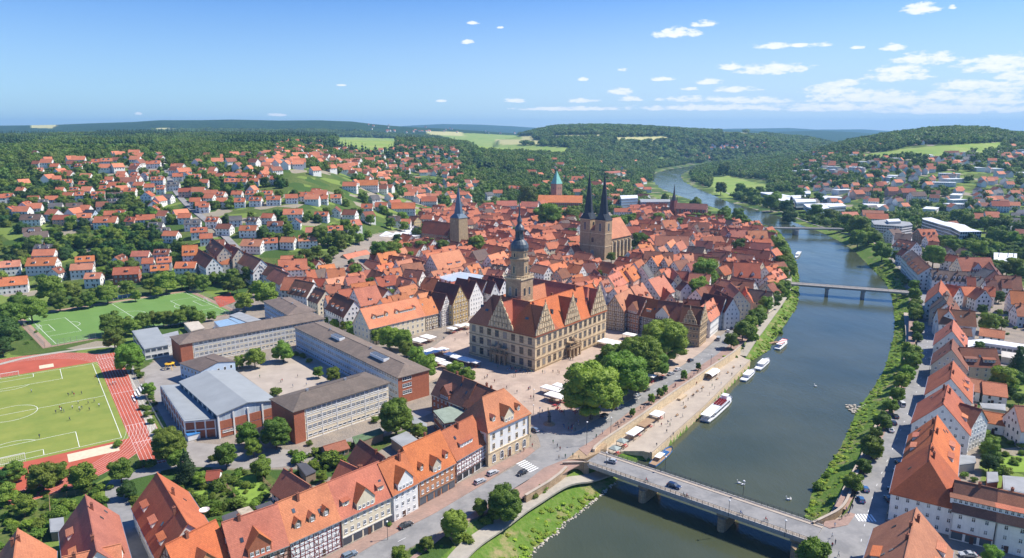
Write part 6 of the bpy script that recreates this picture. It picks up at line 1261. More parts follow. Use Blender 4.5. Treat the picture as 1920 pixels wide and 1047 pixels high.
# ------------------------------------------------------------ modern and industrial blocks
GLB = wall_mat('green_glass_wall', (0.22, 0.34, 0.33), 0.1, rough=0.3); BGL = wall_mat('blue_glass_wall', (0.12, 0.20, 0.26), 0.1, rough=0.25)
c2_ = S(640, 200, 3); c3 = S(1280, 200, 3); cR = S(1600, 400, 4.3625)
flat_b([c2_(100,716), c2_(270,694), c2_(335,712), c2_(240,746), c2_(150,744)], 12, 'white', FLATW, label='middle block of the white modern building with angular flat roof', name='modern_hall', bands=3); flat_b([c2_(42,738), c2_(110,722), c2_(160,750), c2_(80,768)], 8, 'white', FLATW, label='lower left block of the white modern building', name='modern_hall', bands=2); flat_b([c2_(300,700), c2_(440,690), c2_(446,722), c2_(330,742)], 10.5, 'white', FLATW, label='right block of the white modern building nearest the stone church tower', name='modern_hall', bands=3)
flat_b([c2_(150,712), c2_(255,702), c2_(290,714), c2_(220,730)], 14.5, 'white', FLATW, label='upper white storey stacked on the angular modern building', name='modern_hall', bands=0)
flat_b([c2_(275,440), c2_(405,440), c2_(405,452), c2_(280,455)], 12, GLB, FLATR, label='long low green glass block beyond the old town', name='glass_block', bands=3)
flat_b([c2_(405,430), c2_(583,431), c2_(580,450), c2_(420,455)], 17, GLB, FLATW, label='tall green glass block with pale roof beyond the old town', name='glass_block', bands=4)
flat_b([c2_(740,268), c2_(836,268), c2_(836,280), c2_(745,282)], 12, 'white', FLATW, z0=30, label='white flat block among the woods on the middle slope', name='distant_block', bands=2)
for q4, hh, wl, rf, lb in (([(1568,500),(1665,498),(1668,515),(1575,520)], 16, 'blue', FLATW, 'pale blue office block behind the twin spires'), ([(1680,520),(1850,522),(1875,535),(1685,538)], 13, 'grey', FLATR, 'grey flat roofed hospital block near the river bend'), ([(1480,366),(1570,360),(1570,372),(1485,380)], 12, 'white', ROOF['red'], 'white distant block with red roof left of the river')):
    flat_b([c2_(*p) for p in q4], hh, wl, rf, label=lb, name='office_block', bands=4)
WARE = [([(425,482),(500,482),(625,505),(545,510)], 7), ([(530,508),(605,510),(600,528),(545,530)], 7), ([(610,500),(690,498),(700,512),(625,518)], 7), ([(630,520),(745,520),(750,535),(640,540)], 8), ([(680,548),(800,545),(825,570),(760,580),(700,565)], 7), ([(790,545),(900,545),(920,560),(830,565)], 7), ([(760,500),(900,505),(930,520),(790,520)], 6), ([(1010,545),(1150,550),(1175,565),(1060,568)], 7), ([(650,475),(720,478),(720,490),(655,490)], 6)]
for i, (q4, hh) in enumerate(WARE): flat_b([c3(*p) for p in q4], hh, 'white' if i % 2 else 'blue', FLATW, name='warehouse', cat='warehouse', bands=1, winh=2.0, where='W')
flat_b([c3(1215,390), c3(1275,388), c3(1282,400), c3(1220,402)], 16, 'white', ROOF['rust'], label='pale three storey block on the eastern slope', name='office_block', bands=4)
flat_b([c3(1290,378), c3(1385,380), c3(1390,390), c3(1300,392)], 12, 'white', FLATW, label='white long block on the eastern slope', name='office_block', bands=3)
flat_b([c3(1560,480), c3(1600,462), c3(1680,460), c3(1714,475), c3(1700,490), c3(1600,492)], 13, 'blue', FLATB, label='rounded blue roofed arena among trees on the east side', name='arena', cat='arena', bands=2)
flat_b([c3(1510,515), c3(1600,515), c3(1680,525), c3(1640,540), c3(1530,530)], 8, 'white', FLATR, label='low white block in front of the blue arena', name='office_block', bands=2)
flat_b([c3(1885,580), c3(1930,580), c3(1930,610), c3(1870,600)], 14, BGL, FLATD, label='dark blue glass block at the right edge', name='glass_block', bands=4)
flat_b([cR(565,40), cR(640,35), cR(745,70), cR(800,75), cR(910,95), cR(960,125), cR(1050,150), cR(875,152), cR(800,115), cR(690,85), cR(570,50)], 14, 'white', FLATW, label='long stepped white office block with blue glass fronts on the east side', name='office_block', bands=4, frame=WALL['white'], winh=2.4)
flat_b([cR(150,62), cR(270,52), cR(460,72), cR(485,95), cR(400,108), cR(170,92)], 11, 'white', FLATR, label='broad grey roofed building east of the far bridge', name='office_block', bands=4)
flat_b([cR(270,50), cR(370,45), cR(390,65), cR(290,70)], 14, 'grey', FLATW, label='small upper storey on the broad grey roofed building', name='office_block', bands=0)
flat_b([cR(1150,322), cR(1338,330), cR(1338,395), cR(1150,390)], 7, 'white', FLATW, label='large white roofed hall with three tall vents in the east', name='warehouse', cat='warehouse', bands=1)
for xx in (1187, 1262, 1308): x, y = G(*cR(xx,360), 7); o = empty('roof_mast', (x, y, 7.06)); tag(o, 'thin dark mast on the white roofed hall, ' + {1187: 'leftmost', 1262: 'middle', 1308: 'rightmost'}[xx] + ' of three', 'mast', 'masts on the white hall'); m = MB(); m.cyl((0, 0), .3, .15, 0, 8, 6); m.build('mast', METAL, o)
cQ = S(1600, 600, 4.3625)
flat_b([cQ(1085,155), cQ(1500,215), cQ(1500,250), cQ(1075,190), cQ(920,225), cQ(915,170)], 4.2, 'white', FLATW, label='long white flat roofed outbuilding behind the eastern riverside houses', name='outbuilding', bands=1)
flat_b([cQ(1215,255), cQ(1450,290), cQ(1450,340), cQ(1215,300)], 3.4, 'beige', plain('beige_flat_roof', (0.52, 0.48, 0.42), 0.9), label='beige flat roofed garage strip in an eastern back yard', name='outbuilding')
flat_b([cQ(1040,680), cQ(1240,690), cQ(1240,740), cQ(1060,720)], 3.2, 'beige', FLATR, label='grey flat roof between two low orange outbuildings', name='outbuilding')
cT = S(1440, 700, 3.017)
flat_b([cT(1065,460), cT(1170,470), cT(1172,505), cT(1065,520)], 3.2, 'beige', FLATR, label='grey flat garage in the yard behind the steep red house', name='garage')
flat_b([cT(1240,560), cT(1298,560), cT(1302,610), cT(1240,618)], 3.2, 'brick', FLATR, label='small brick garage with grey roof in the eastern gardens', name='garage')
flat_b([cT(1330,580), cT(1460,590), cT(1460,680), cT(1335,655)], 4.2, 'beige', FLATR, label='wide grey flat roof at the right edge of the eastern gardens', name='garage')
# ------------------------------------------------------------ east bank
cR = S(1600, 400, 4.3625); cQ = S(1600, 600, 4.3625); cT = S(1440, 700, 3.017)
def E(p, W, wh, rh, wall, roof, label=None, **k): k.setdefault('det', 2); return ridge(p, W, wh, rh, wall, roof, zb=0, label=label, **k)
E(cT(840,765,768,1075), 18, 8, 9, 'white', 'orange', 'orange gabled house at the bottom by the junction, east bank', dorm=[D(1, [-0.3, 0.0, 0.3], 's', 4.5), D(-1, 0.1, 's', 5)], chim=3)
E(cT(925,400,905,548), 17, 9, 9.5, 'white', 'red', 'big half hipped house with dark red end facing the bridge road', dorm=[], hips=(0, 0.85), chim=2)
hrow(cT(1046,775), cT(1292,832), 12, 9.0, 6.5, 'white', 'rust', det=2, dorm=[D(-1, 0.05, 's', 13)], shop=plain('brick_shop', (0.36, 0.12, 0.07), 0.9), label='white wing with brown roof, wide dormer and brick shop floor, east bank', colspace=2.6)
hrow(cT(1298,834), cT(1500,880), 12, 9.0, 6.5, 'white', 'orange', det=2, dorm=[D(-1, 0.0, 's', 9)], label='white house with rust roof and dormer at the right edge below the gardens', colspace=2.6)
E(cT(958,240,930,400), 15, 8.5, 9, 'white', 'orange', 'orange roofed house with red chimneys left of the grey garage, east bank', dorm=[D(1, [-0.15, 0.22], 's', 4.2), D(-1, [-0.2, 0.15], 's', 4.2)], chim=3)
E(cQ(775,532,738,690), 18, 9, 9.5, 'white', 'orange', 'big white gable with four small windows facing the bridge, east bank', dorm=[D(1, [-0.25, 0.1], 's', 3.6)], chim=3)
E(cQ(905,690,1020,725), 13, 9, 6, 'white', 'rust', 'brown tiled rear wing joined to the big white gable', chim=1)
E(cQ(818,338,798,480), 16, 8.5, 8.5, 'white', 'orange', 'orange house with two flat dormers over the shaded street', dorm=[D(1, [-0.25, 0.1], 's', 4.0)], chim=3)
E(cQ(815,155,804,242), 14, 8.5, 8.5, 'beige', 'rust', 'grey plastered gable beside the long brown roof, east bank', dorm=[], chim=1)
hrow(cQ(905,376), cQ(1207,392), 13, 8, 7, 'cream', 'rust', det=2, dorm=[D(-1, [-0.28, 0.22], 's', 5.2)], label='long brown roofed house with two flat dormers in the eastern yards', colspace=3.0)
E(cR(820,872,808,962), 14, 8.5, 8.5, 'white', 'orange', 'white gable with orange dormered roof south of the long rust roof', dorm=[D(1, [-0.2, 0.15], 's', 3.4)], chim=1)
hrow(cR(700,902), cR(1007,926), 13, 9, 7, 'white', 'rust', det=2, label='long plain rust roof across the end of the eastern terrace', colspace=3.2)
for p, W_, wh_, rh_, wl, rf, lb in ((cQ(868,462,1050,492), 13, 4.5, 3.5, 'white', 'orange', 'orange low roof joined behind the gabled house'), (cQ(1058,502,1250,528), 13, 4.5, 3.5, 'white', 'orange', 'orange low roof of the white outbuilding with a porch'), (cQ(1012,735,1240,775), 10, 4.2, 2.6, 'white', 'orange', 'white single storey outbuilding with a low rust roof'), (cR(1040,938,1240,965), 10, 4.5, 3, 'white', 'orange', 'low orange roof in the yard right of the long rust roof'), (cR(890,940,960,945), 7, 5, 3, 'white', 'rust', 'small rust lean-to beside the dormered white gable')):
    E(p, W_, wh_, rh_, wl, rf, lb, det=1, chim=0)
ES = [((718,550,700,640), 13, 10, 8, 'white', 'orange'), ((766,636,744,700), 13, 10, 7.5, 'beige', 'brown'), ((792,668,764,738), 11, 9, 7, 'white', 'rust'), ((792,752,784,800), 11, 9, 7, 'white', 'red'), ((480,302,560,370), 14, 11.5, 6, 'white', 'brown'), ((530,352,632,440), 14, 11.5, 6, 'white', 'rust'), ((640,462,780,470), 12, 10.5, 6, 'white', 'brown'),
 ((784,476,928,482), 12, 10.5, 5.5, 'white', 'brown'), ((290,132,370,126), 12, 11, 5, 'white', 'brown'), ((345,165,480,175), 13, 11, 5, 'white', 'brown'), ((372,210,520,236), 14, 10, 6, 'white', 'rust'), ((400,285,450,300), 10, 9, 5, 'white', 'dark'), ((530,132,662,130), 14, 9, 6, 'brown', 'orange'), ((592,186,682,186), 11, 6, 5, 'white', 'orange'), ((622,228,700,236), 14, 6, 6, 'brown', 'rust'),
 ((850,362,1122,362), 16, 8, 9, 'cream', 'red'), ((745,332,860,348), 10, 8, 4.5, 'white', 'red'), ((1110,395,1185,500), 13, 8, 6, 'white', 'dark'), ((1160,505,1370,518), 16, 7, 8, 'brick', 'rust'), ((1215,540,1290,545), 10, 8, 5, 'white', 'rust'), ((1088,545,1160,548), 12, 8, 6, 'white', 'dark'), ((1290,632,1400,640), 15, 8, 7, 'white', 'orange'), ((1330,740,1420,745), 12, 7, 6, 'white', 'orange'),
 ((885,600,1012,604), 12, 8, 4.5, 'pink', 'bright'), ((760,580,872,602), 11, 9, 6, 'white', 'orange'), ((1010,604,1080,630), 10, 8, 6, 'white', 'orange'), ((1085,600,1150,606), 11, 7, 5, 'white', 'orange'), ((940,520,1060,530), 14, 7, 5, 'white', 'grey'), ((1060,450,1150,470), 13, 9, 5, 'beige', 'grey'), ((930,520,1000,525), 9, 9, 5, 'white', 'red'), ((740,275,800,290), 10, 6, 4, 'cream', 'brown'), ((870,285,960,300), 12, 5, 4, 'cream', 'brown')]
for p, W_, wh_, rh_, wl, rf in ES:
    dm = [D(-1, [-0.3, 0, 0.3], 'g', 1.6)] if p[0] in (480, 530, 640, 784, 372) else ([D(-1, -0.05, 'b', 6, 'white')] if p[0] == 850 else ([D(1, [-.2, .2], 's', 3)] if p[0] in (718, 766) else []))
    ridge(cR(*p), W_, wh_, rh_, wl, rf, zb=0, det=1, dorm=dm, tim=('brown' if wl == 'brown' else None), where='E')
E(cT(1412,185,1500,190), 13, 7, 7, 'white', 'orange', 'white house with orange roof at the right edge above the garden lawn', det=1)
for p, W_, wl, rf in ((c3(893,594,980,592), 15, 'white', 'bright'), (c3(1010,582,1130,585), 14, 'beige', 'orange'), (c3(1030,600,1155,604), 16, 'white', 'orange'), (c3(1320,690,1418,690), 16, 'white', 'bright'), (c3(1640,598,1690,600), 14, 'white', 'bright'), (c3(1700,590,1780,592), 15, 'white', 'bright'), (c3(1735,530,1835,533), 16, 'white', 'red'), (c3(960,470,1010,468), 14, 'pink', 'orange'), (c3(1150,452,1210,452), 14, 'pink', 'orange'), (c3(1225,460,1305,460), 14, 'pink', 'red'), (c3(1085,425,1125,425), 14, 'pink', 'red'), (c3(1000,455,1060,455), 14, 'white', 'rust'), (c3(1280,480,1360,478), 12, 'white', 'brown')):
    ridge(p, W_, 8, 6, wl, rf, zb=None, det=1, chim=0, where='F')
# ------------------------------------------------------------ left hillside, seen positions (centre x, y, width in crop units), roof, wall
c1 = S(0, 200, 3)
HL = """205,320,25,r 220,360,45 310,335,45 405,320,50,r 375,375,55 320,405,45 375,425,60 450,335,45 495,325,50 540,310,45 600,305,60 655,300,40,r 470,435,35,w 580,430,40 615,410,40 645,440,60 595,460,60 685,400,45 765,335,55 770,405,50 810,385,35,w 845,320,40 880,318,45 870,375,50 890,410,70 990,335,50 785,440,60 840,450,55 735,475,65 905,460,40 1000,390,55
1050,385,30,w 1105,395,50 1140,360,35 1150,425,50 1195,380,50 1240,390,45 1290,385,50 1330,390,50 1375,388,40 1300,420,70 1365,420,50 1415,400,50 1430,418,50 1480,398,55 1545,405,45 1100,530,60 1130,552,60 1180,510,60 1245,495,55 1250,530,60 1335,490,60 1350,532,60 1415,490,60 1440,525,70 1505,490,60 1540,520,80 1640,510,70 1720,500,85 1780,478,55 1815,515,60 1890,510,60
975,440,70,g 1045,475,75,d 830,500,100,w 940,510,70,g 865,548,95,w 555,495,70 560,525,60 650,500,80,b 640,535,60,g 385,500,65 450,495,30 295,520,70 190,520,60 50,505,50 10,510,30 145,555,90,w 315,560,70,g 420,560,85,b 245,540,40,g 60,580,70,w 180,630,110,b 350,630,90,p 475,620,80 510,600,60,s 600,645,125 615,605,50 680,600,60 740,640,60,d 820,630,100 865,578,70,w 880,670,80,g 920,700,70,g 965,720,90 1040,620,70 1085,655,90,g 1120,700,90 1160,735,70 1200,640,75
1265,680,90,r 1325,635,70,g 1425,640,70,b 1510,620,70 1550,665,90,r 1650,600,110 1665,650,60,r 1810,610,80 1890,585,90,r 1400,690,100 1425,775,130 1520,760,85 1625,755,90 1770,700,100 1885,690,90 1735,748,110 205,730,120,b 180,700,90,b 260,800,120,g 255,835,120 50,900,120 245,890,160 320,935,80,r 480,870,100 465,915,120 530,965,90 670,870,120,r 715,940,140,k 795,840,100 835,880,60 915,830,90,r 925,875,80 900,920,100 1050,905,120 70,1000,160
1150,560,55 760,385,40 700,440,40 1225,770,80,r 1285,800,80,r 1235,885,125 1650,875,140 1700,915,110,r 420,470,35 340,470,30,w 120,470,40"""
CODE = {'': ('white', 'orange'), 'r': ('white', 'rust'), 'w': ('white', 'orange'), 'g': ('white', 'grey'), 'b': ('white', 'brown'), 'd': ('pink', 'red'), 'p': ('pink', 'red'), 's': ('blue', 'slate'), 'k': ('brick', 'orange')}
for tok in HL.split():
    q_ = tok.split(','); px, py, wp = (float(v) for v in q_[:3]); k = q_[3] if len(q_) > 3 else ''; px, py = c1(px, py); wp = wp/3
    wl, rf = CODE[k]; g = GT(px, py, 6)
    if not g: continue
    x, y = g; z0 = tz(x, y); mpp = y/FPX/CP; Lm = min(max(wp*mpp*0.92, 8), 34); W_ = min(max(Lm*0.62, 8.5), 12.5); rot = hrng.choice([0, 0, 0.15, -0.15, -0.35]) + (math.pi/2 if (k in ('w', 'r') and hrng.random() < 0.6) else 0)+x/y*-0.5
    if rf == 'orange' and hrng.random() < 0.35: rf = 'bright'
    if Lm > 12 and k not in 'wg' and hrng.random() < .3: dm = [D(-1, 0.0, 'b', 4.5)]
    else: dm = [D(-1, [-0.22, 0.22] if hrng.random() < .5 else 0.05, 'g' if hrng.random() < .5 else 's', 2.0)] if hrng.random() < 0.55 else []
    house_w(x, y, rot, Lm, W_, 5.6 if y > 560 else 6.5, W_*0.42, wl, rf, dorm=dm, det=1, z=z0, where='H', chim=1 if hrng.random() < .6 else 0)
# street of houses running down from the hill into the town, and the middle ground
for p, W_, wh_, rh_, wl, rf in ((c1(1105,795,1200,850), 12, 8, 7, 'white', 'rust'), (c1(1195,742,1262,790), 12, 8, 7, 'beige', 'rust'), (c1(1330,800,1470,860), 13, 8, 7, 'white', 'rust'), (c1(1395,868,1460,892), 11, 8, 6, 'white', 'rust'), (c1(1480,872,1590,905), 12, 9, 7, 'white', 'rust'), (c1(1545,905,1625,940), 13, 9, 7, 'white', 'orange'), (c1(1025,782,1110,778), 12, 8, 7, 'white', 'orange'), (c1(1600,958,1760,965), 13, 9, 7.5, 'white', 'orange'), (c1(1565,862,1725,855), 12, 8, 7, 'white', 'orange'), (c1(1275,770,1345,800), 11, 8, 7, 'beige', 'rust')):
    ridge(p, W_, wh_, rh_, wl, rf, zb=None, det=1, dorm=[D(-1, [-0.2, 0.2], 's', 2.2)] if hrng.random() < .5 else [], where='S')
MID = """150,440,130 50,445,90 220,460,90,r 185,520,60,g 225,560,75 300,545,80 350,570,150 495,530,100 145,570,70,w 150,615,75,r 50,605,90,r 60,665,110 300,640,75,b 365,655,60 410,640,80,y 485,630,75 605,605,70 690,495,70 610,492,50 545,492,40 830,498,60,g 880,485,60 820,570,90 930,555,130 1060,560,110 1130,545,60 1075,595,70 960,460,40 995,462,50 1150,430,60 1070,370,60 1190,300,50 1230,325,50 1280,300,40 1065,305,40 500,330,50 540,305,30 365,310,45 415,330,45 365,355,45 160,300,60 80,315,60 600,340,30 640,345,45 605,360,40 1090,450,60,p 1310,410,120 1440,440,90 1500,445,70 1600,425,50 1670,450,70 1720,465,50 400,480,60 1700,510,80,r 1570,545,90 1640,550,110,r 1620,590,80 1690,575,60 1560,590,60
430,700,60,g 560,700,40 740,605,90 800,640,120,r 870,620,60 960,640,90 1030,650,80 1120,640,100 1180,665,90 1250,680,90,r 1150,700,90 1090,690,70"""
CODE['y'] = ('yellow', 'rust')
for tok in MID.split():
    q_ = tok.split(','); px, py, wp = (float(v) for v in q_[:3]); k = q_[3] if len(q_) > 3 else ''; px, py = c2_(px, py); wp = wp/3; wl, rf = CODE[k]; g = GT(px, py, 7)
    if not g: continue
    x, y = g; z0 = tz(x, y); mpp = y/FPX/CP; Lm = min(max(wp*mpp*0.85, 9), 55); W_ = min(max(Lm*0.6, 10), 14); rot = hrng.choice([0, 0.1, -0.2, 0.75, -0.8])
    if rf == 'orange' and hrng.random() < .4: rf = 'bright'
    house_w(x, y, rot if wp < 40 else 0.1, Lm, W_, 7, W_*0.45, wl, rf, det=1, z=z0, where='M', chim=0, dorm=[D(-1, 0, 'g', 2.5)] if hrng.random() < .3 else [])
# ------------------------------------------------------------ dense infill of the old town where only roofs show
TOWNPOLY = [[(600,600),(610,560),(560,520),(580,500),(640,450),(800,470),(870,480),(880,420),(960,415),(1080,430),(1080,490),(1150,500),(1160,560),(1120,575),(1100,560),(1040,520),(1000,520),(940,560),(900,590),(830,580),(760,575),(700,570)],
 [(1190,440),(1200,400),(1260,412),(1330,410),(1430,432),(1450,450),(1460,530),(1420,600),(1400,600),(1340,560),(1250,560),(1200,600),(1150,560),(1160,500),(1195,480)], [(860,400),(1000,395),(1090,405),(1080,430),(960,420)], [(400,470),(470,470),(560,470),(600,450),(650,440),(640,455),(580,500),(480,500)], [(1165,395),(1250,385),(1255,412),(1200,420)], [(400,470),(430,440),(520,420),(640,400),(780,395),(900,385),(1000,395),(880,425),(870,470),(800,470),(640,452),(600,450),(560,480)]]
def insq(x, y, r): return any((x-a)**2+(y-b)**2 < (r+c_*0.80)**2 for a, b, c_ in OCC if abs(a-x) < 45 and abs(b-y) < 45)
KEEPOUT = [(G(893, 445), 13), (G(1085, 445), 10), (G(1195, 455), 14), (G(745, 452), 20), (G(695, 456), 16), (G(1318, 505), 12), (G(1300, 545), 10), (G(665, 515), 10), (G(640, 535), 12), (G(820, 455), 14), (G(1250, 430), 12), (G(1400, 410), 18)]
for (kx, ky), kr in KEEPOUT: OCC.append((kx, ky, kr))
SQW = gp([(720,690),(770,600),(860,578),(885,590),(990,560),(1130,575),(1170,650),(1280,600),(1330,660),(1148,772),(1017,808),(850,730),(800,690)])
nfill = 0; yy = 400.0
while yy < 1000:
    xx = -320.0
    while xx < 330:
        x, y = xx+hrng.uniform(-3, 3), yy+hrng.uniform(-3, 3); xx += 11.5; z = 0.0
        px, py = PRJ(x, y, 4.0)
        if not any(ipoly(np.array([px]), np.array([py]), P_)[0] for P_ in TOWNPOLY): continue
        if ipoly(np.array([x]), np.array([y]), SQW)[0]: continue
        L, W_ = hrng.uniform(11, 19), hrng.uniform(9, 12)
        if insq(x, y, 5.8): continue
        if py < 455 and px < 900 and hrng.random() < .35: continue
        base = 0.75 if (int(x//45)+int(y//45)) % 2 else -0.8
        rf = hrng.choice(['bright', 'bright', 'orange', 'orange', 'orange', 'red', 'rust', 'brown' if hrng.random() < .3 else 'bright']); wl = hrng.choice(['white', 'white', 'cream', 'pink', 'beige', 'white', 'grey'])
        house_w(x, y, base+hrng.uniform(-.18, .18)+(math.pi/2 if hrng.random() < .3 else 0), L, W_, hrng.uniform(5.5, 8.5), W_*0.52, wl, rf, det=1, z=0.0, where='T', dorm=[D(-1, [-.2, .2] if hrng.random() < .5 else 0, hrng.choice('gs'), 2.0)] if hrng.random() < .45 else [], chim=1, tim=('brown' if hrng.random() < .15 else None)); nfill += 1
    yy += 10.5
print('infill', nfill)
# ------------------------------------------------------------ far settlements: beyond the houses one can tell apart, one joined mass
far_m = MB(); FR = [((490,262,865,345), 330, 0.9, 1), ((1000,300,1210,390), 40, 1.0, 1), ((1490,285,1930,400), 560, 0.95, 2), ((1640,395,1930,460), 22, 1.2, 2), ((690,235,1010,258), 60, 0.9, 0), ((1330,268,1450,282), 40, .9, 0), ((1290,290,1330,300), 14, .9, 0), ((10,330,560,420), 60, .9, 1), ((60,295,640,330), 60, .9, 1), ((560,345,900,400), 90, .9, 1), ((1600,270,1920,300), 30, .8, 2)]
for (xa, ya, xb, yb), n, sc_, tp in FR:
    for i in range(n):
        px, py = hrng.uniform(xa, xb), hrng.uniform(ya, yb)
        if tp == 2 and py > 300+(1930-px)*0.12 and hrng.random() < .5: continue
        if tp == 1 and xa == 490 and py < 262+abs(px-640)*0.03: continue
        g = GT(px, py)
        if not g or g[1] > 6000 or river_sd(np.array([g[0]]), np.array([g[1]]))[0] < 15: continue
        if any(ipoly(np.array([px]), np.array([py]), P_)[0] for P_ in FIELD_G): continue
        x, y = g; z = tz(x, y)
        if insq(x, y, 5): continue
        a = hrng.choice([0, 0.3, -0.4, 0.9, 1.5]); L, W_ = hrng.uniform(10, 17)*sc_, hrng.uniform(9, 11)*sc_; wh_, rh_ = 6.2, 4.4; flat = tp == 2 and hrng.random() < 0.16
        if flat: L *= 2.2; W_ *= 1.5
        ca, sa = math.cos(a), math.sin(a); T = lambda u, v, w: (x+ca*u-sa*v, y+sa*u+ca*v, z+w); h, w = L/2, W_/2; rm = 4 if flat else hrng.choice([1, 1, 2, 3] if tp != 2 else [1, 2, 3, 3, 5]); 
        far_m.add([T(-h,-w,-3),T(h,-w,-3),T(h,w,-3),T(-h,w,-3),T(-h,-w,wh_),T(h,-w,wh_),T(h,w,wh_),T(-h,w,wh_),T(-h,0,wh_+rh_),T(h,0,wh_+rh_)], [(0,1,5,4),(1,2,6,5),(2,3,7,6),(3,0,4,7)]+([] if flat else [(4,8,7),(5,6,9)]), 0)
        o = 0.5
        if flat: far_m.add([T(-h-o,-w-o,wh_+.1),T(h+o,-w-o,wh_+.1),T(h+o,w+o,wh_+.1),T(-h-o,w+o,wh_+.1)], [(0,1,2,3)], rm)
        else: far_m.add([T(-h-o,-w-o,wh_-.35),T(h+o,-w-o,wh_-.35),T(h+o,w+o,wh_-.35),T(-h-o,w+o,wh_-.35),T(-h-o,0,wh_+rh_+.1),T(h+o,0,wh_+rh_+.1)], [(0,1,5,4),(2,3,4,5)], rm)
        for sx in range(int(L/3)):
            for s in (-1, 1): ux = -h+1.6+sx*3; far_m.quad(T(ux-.6, s*(w+.04), 3.6), T(ux+.6, s*(w+.04), 3.6), T(ux+.6, s*(w+.04), 5.0), T(ux-.6, s*(w+.04), 5.0), 6)
        OCC.append((x, y, max(L, W_)/2))
far_m.build('distant_houses', [WALL['white'], ROOF['orange'], ROOF['bright'], ROOF['rust'], FLATW, ROOF['grey'], GLASS], kind='stuff')
# ------------------------------------------------------------ named trees, bushes
def TL_(S_, txt, where):
    for tok in txt.split():
        q_ = tok.split(','); cx, cy, w = (float(v) for v in q_[:3]); k = q_[3] if len(q_) > 3 else 'm'
        if where == 'Q': w *= 1.13
        px, py = S_(cx, cy); sc_ = w*(S_(1, 0)[0]-S_(0, 0)[0])
        kind = {'m': 'mid', 'l': 'light', 'd': 'dark', 'p': 'pine', 'b': 'bush'}[k[0]]; big = k.endswith('!')
        tree_px(px, py, sc_, kind, {'pine': 1.9, 'bush': 0.8}.get(kind, 0.98 if where == 'Q' else 1.12), None, big, where)
ID = lambda *p: p
TL_(c7, """85,400,110 235,430,150 330,400,110 465,420,150 30,520,120 130,590,120 20,430,90,d 675,390,130 715,500,95,d 950,250,180,m! 1045,360,100,p 1000,330,110 1270,300,130 1385,190,130,l 1425,265,95,l 1550,180,165,m! 1470,370,110 1190,330,45,b 1120,440,80,l 480,500,70,b 380,590,80,b 215,700,80,b 150,700,70,b 215,755,85,b 570,490,55,b
530,520,60,b 575,565,65,b 330,640,100,b 1230,480,90,b 1190,600,110,b 1340,575,90,b 1320,440,40,b 1460,560,50,b 1680,330,85,b 1760,370,80,b 1810,425,65,l 1780,290,60,b 1850,330,110,b 1900,345,100,b 620,490,40,b 70,700,60,b 1130,560,70,b 1270,600,60,b 1700,400,50,b 760,560,60,b 850,360,70,b 790,360,60,b 660,250,50,b""", 'G')
TL_(c8, "1025,90,190,m! 1150,170,90 1640,580,195,m! 1500,600,88 1355,695,155,m! 1200,800,78 1045,865,98 990,700,32,b 1120,600,26,b 1855,500,60,b 1800,540,60,b 1880,470,50,b 910,110,50,b 540,245,40,b 770,255,50,b", 'S')
TL_(c4, """725,505,150,l! 835,690,75,l 1345,530,70,l 1430,505,108,l 1590,470,108,l 1790,590,62,l 1875,605,80,l 1550,705,70,b 1275,550,60,b 620,310,120 640,400,115 700,325,90 745,335,90 800,305,90 860,290,80 915,290,80 960,290,80 1010,280,90 1060,260,100 1110,280,80 1190,275,50,l 170,230,140 60,265,130 40,380,150,d 20,330,120,d 10,445,100,d
100,190,90 280,120,150,l 400,130,100 330,190,100 430,200,70 500,180,85 540,150,80 600,140,110 710,115,90 760,160,60 840,100,80 930,80,120 880,140,60 1020,80,85 1080,70,90 1140,85,85 1200,50,60 1250,50,60 1310,50,80 1330,100,90 1370,190,105 1490,140,140,l 1440,120,80 800,790,40,b 825,830,42,b 850,870,42,b 885,930,55,b 1400,40,90 1280,110,60 230,60,60,d
1700,500,40,b 1740,530,40,b 1660,490,40,b 790,610,50,b 770,590,40,b""", 'P')
E4 = S(560, 440, 4.76)
TL_(E4, """505,320,120 60,200,150 200,80,170 360,50,150 100,270,95 410,430,110,l 760,390,90,d 640,430,110,d 890,450,90,d 1010,520,90 800,520,110,b 600,610,50 180,670,60,l 245,760,60,l 325,790,90,l 440,810,90,l 530,860,110,l 690,900,130,l 810,910,190,l! 930,930,170,l! 960,1010,140,l 720,140,170,l 850,110,140,l 970,110,90 1090,100,110,l 1180,80,110,l 1290,110,130 1590,90,170,m! 0,120,120 470,230,60,d 1000,180,70,l""", 'N')
TL_(E4, '380,40,90 300,60,90 450,20,80 540,30,90 250,60,80 620,0,80,l 340,0,90 480,-20,80 250,-30,110 330,-60,90 420,-90,120 640,-140,90 820,-110,100 1060,-20,100 150,-40,100 60,-90,100 -60,-60,110 -100,-120,100 500,-60,80,l 940,-80,90', 'N')
TL_(c5, "480,560,130,l 640,580,105,l 700,605,95,l 420,500,100,l 60,360,70,l 20,330,60,l 105,365,60,l 20,1000,40,b", 'N')
SQ_ = S(1020, 580, 4.3625)
TL_(SQ_, "390,640,430,l! 650,520,360,l! 790,370,320,l! 1000,240,320,l! 590,390,230,l! 900,430,210,l! 480,440,150,m! 530,640,200,l 760,570,170,l 870,180,130,l", 'Q')
for cx, cy, w in ((725,838,50),(878,728,60),(950,676,58),(990,648,50),(1145,535,58),(1262,465,44)): px, py = SQ_(cx, cy); tree_px(px, py, w/4.3625, 'mid', 1.5, None, False, 'B')
TL_(S(1280, 500, 3), "275,410,85 340,350,110 380,320,90 405,290,90 435,260,85 470,210,85 510,180,90 530,130,95 500,200,60 560,40,90 590,10,85 345,205,80 340,170,60", 'R')
TL_(c3, "500,725,62 520,755,62 545,785,70 570,815,72 592,850,72 604,890,72 560,935,82 612,925,62 580,880,72 90,1010,110,l 130,930,150 320,780,85 300,850,62 410,680,60 360,660,60 330,640,70 250,650,60 1305,1000,60", 'R')
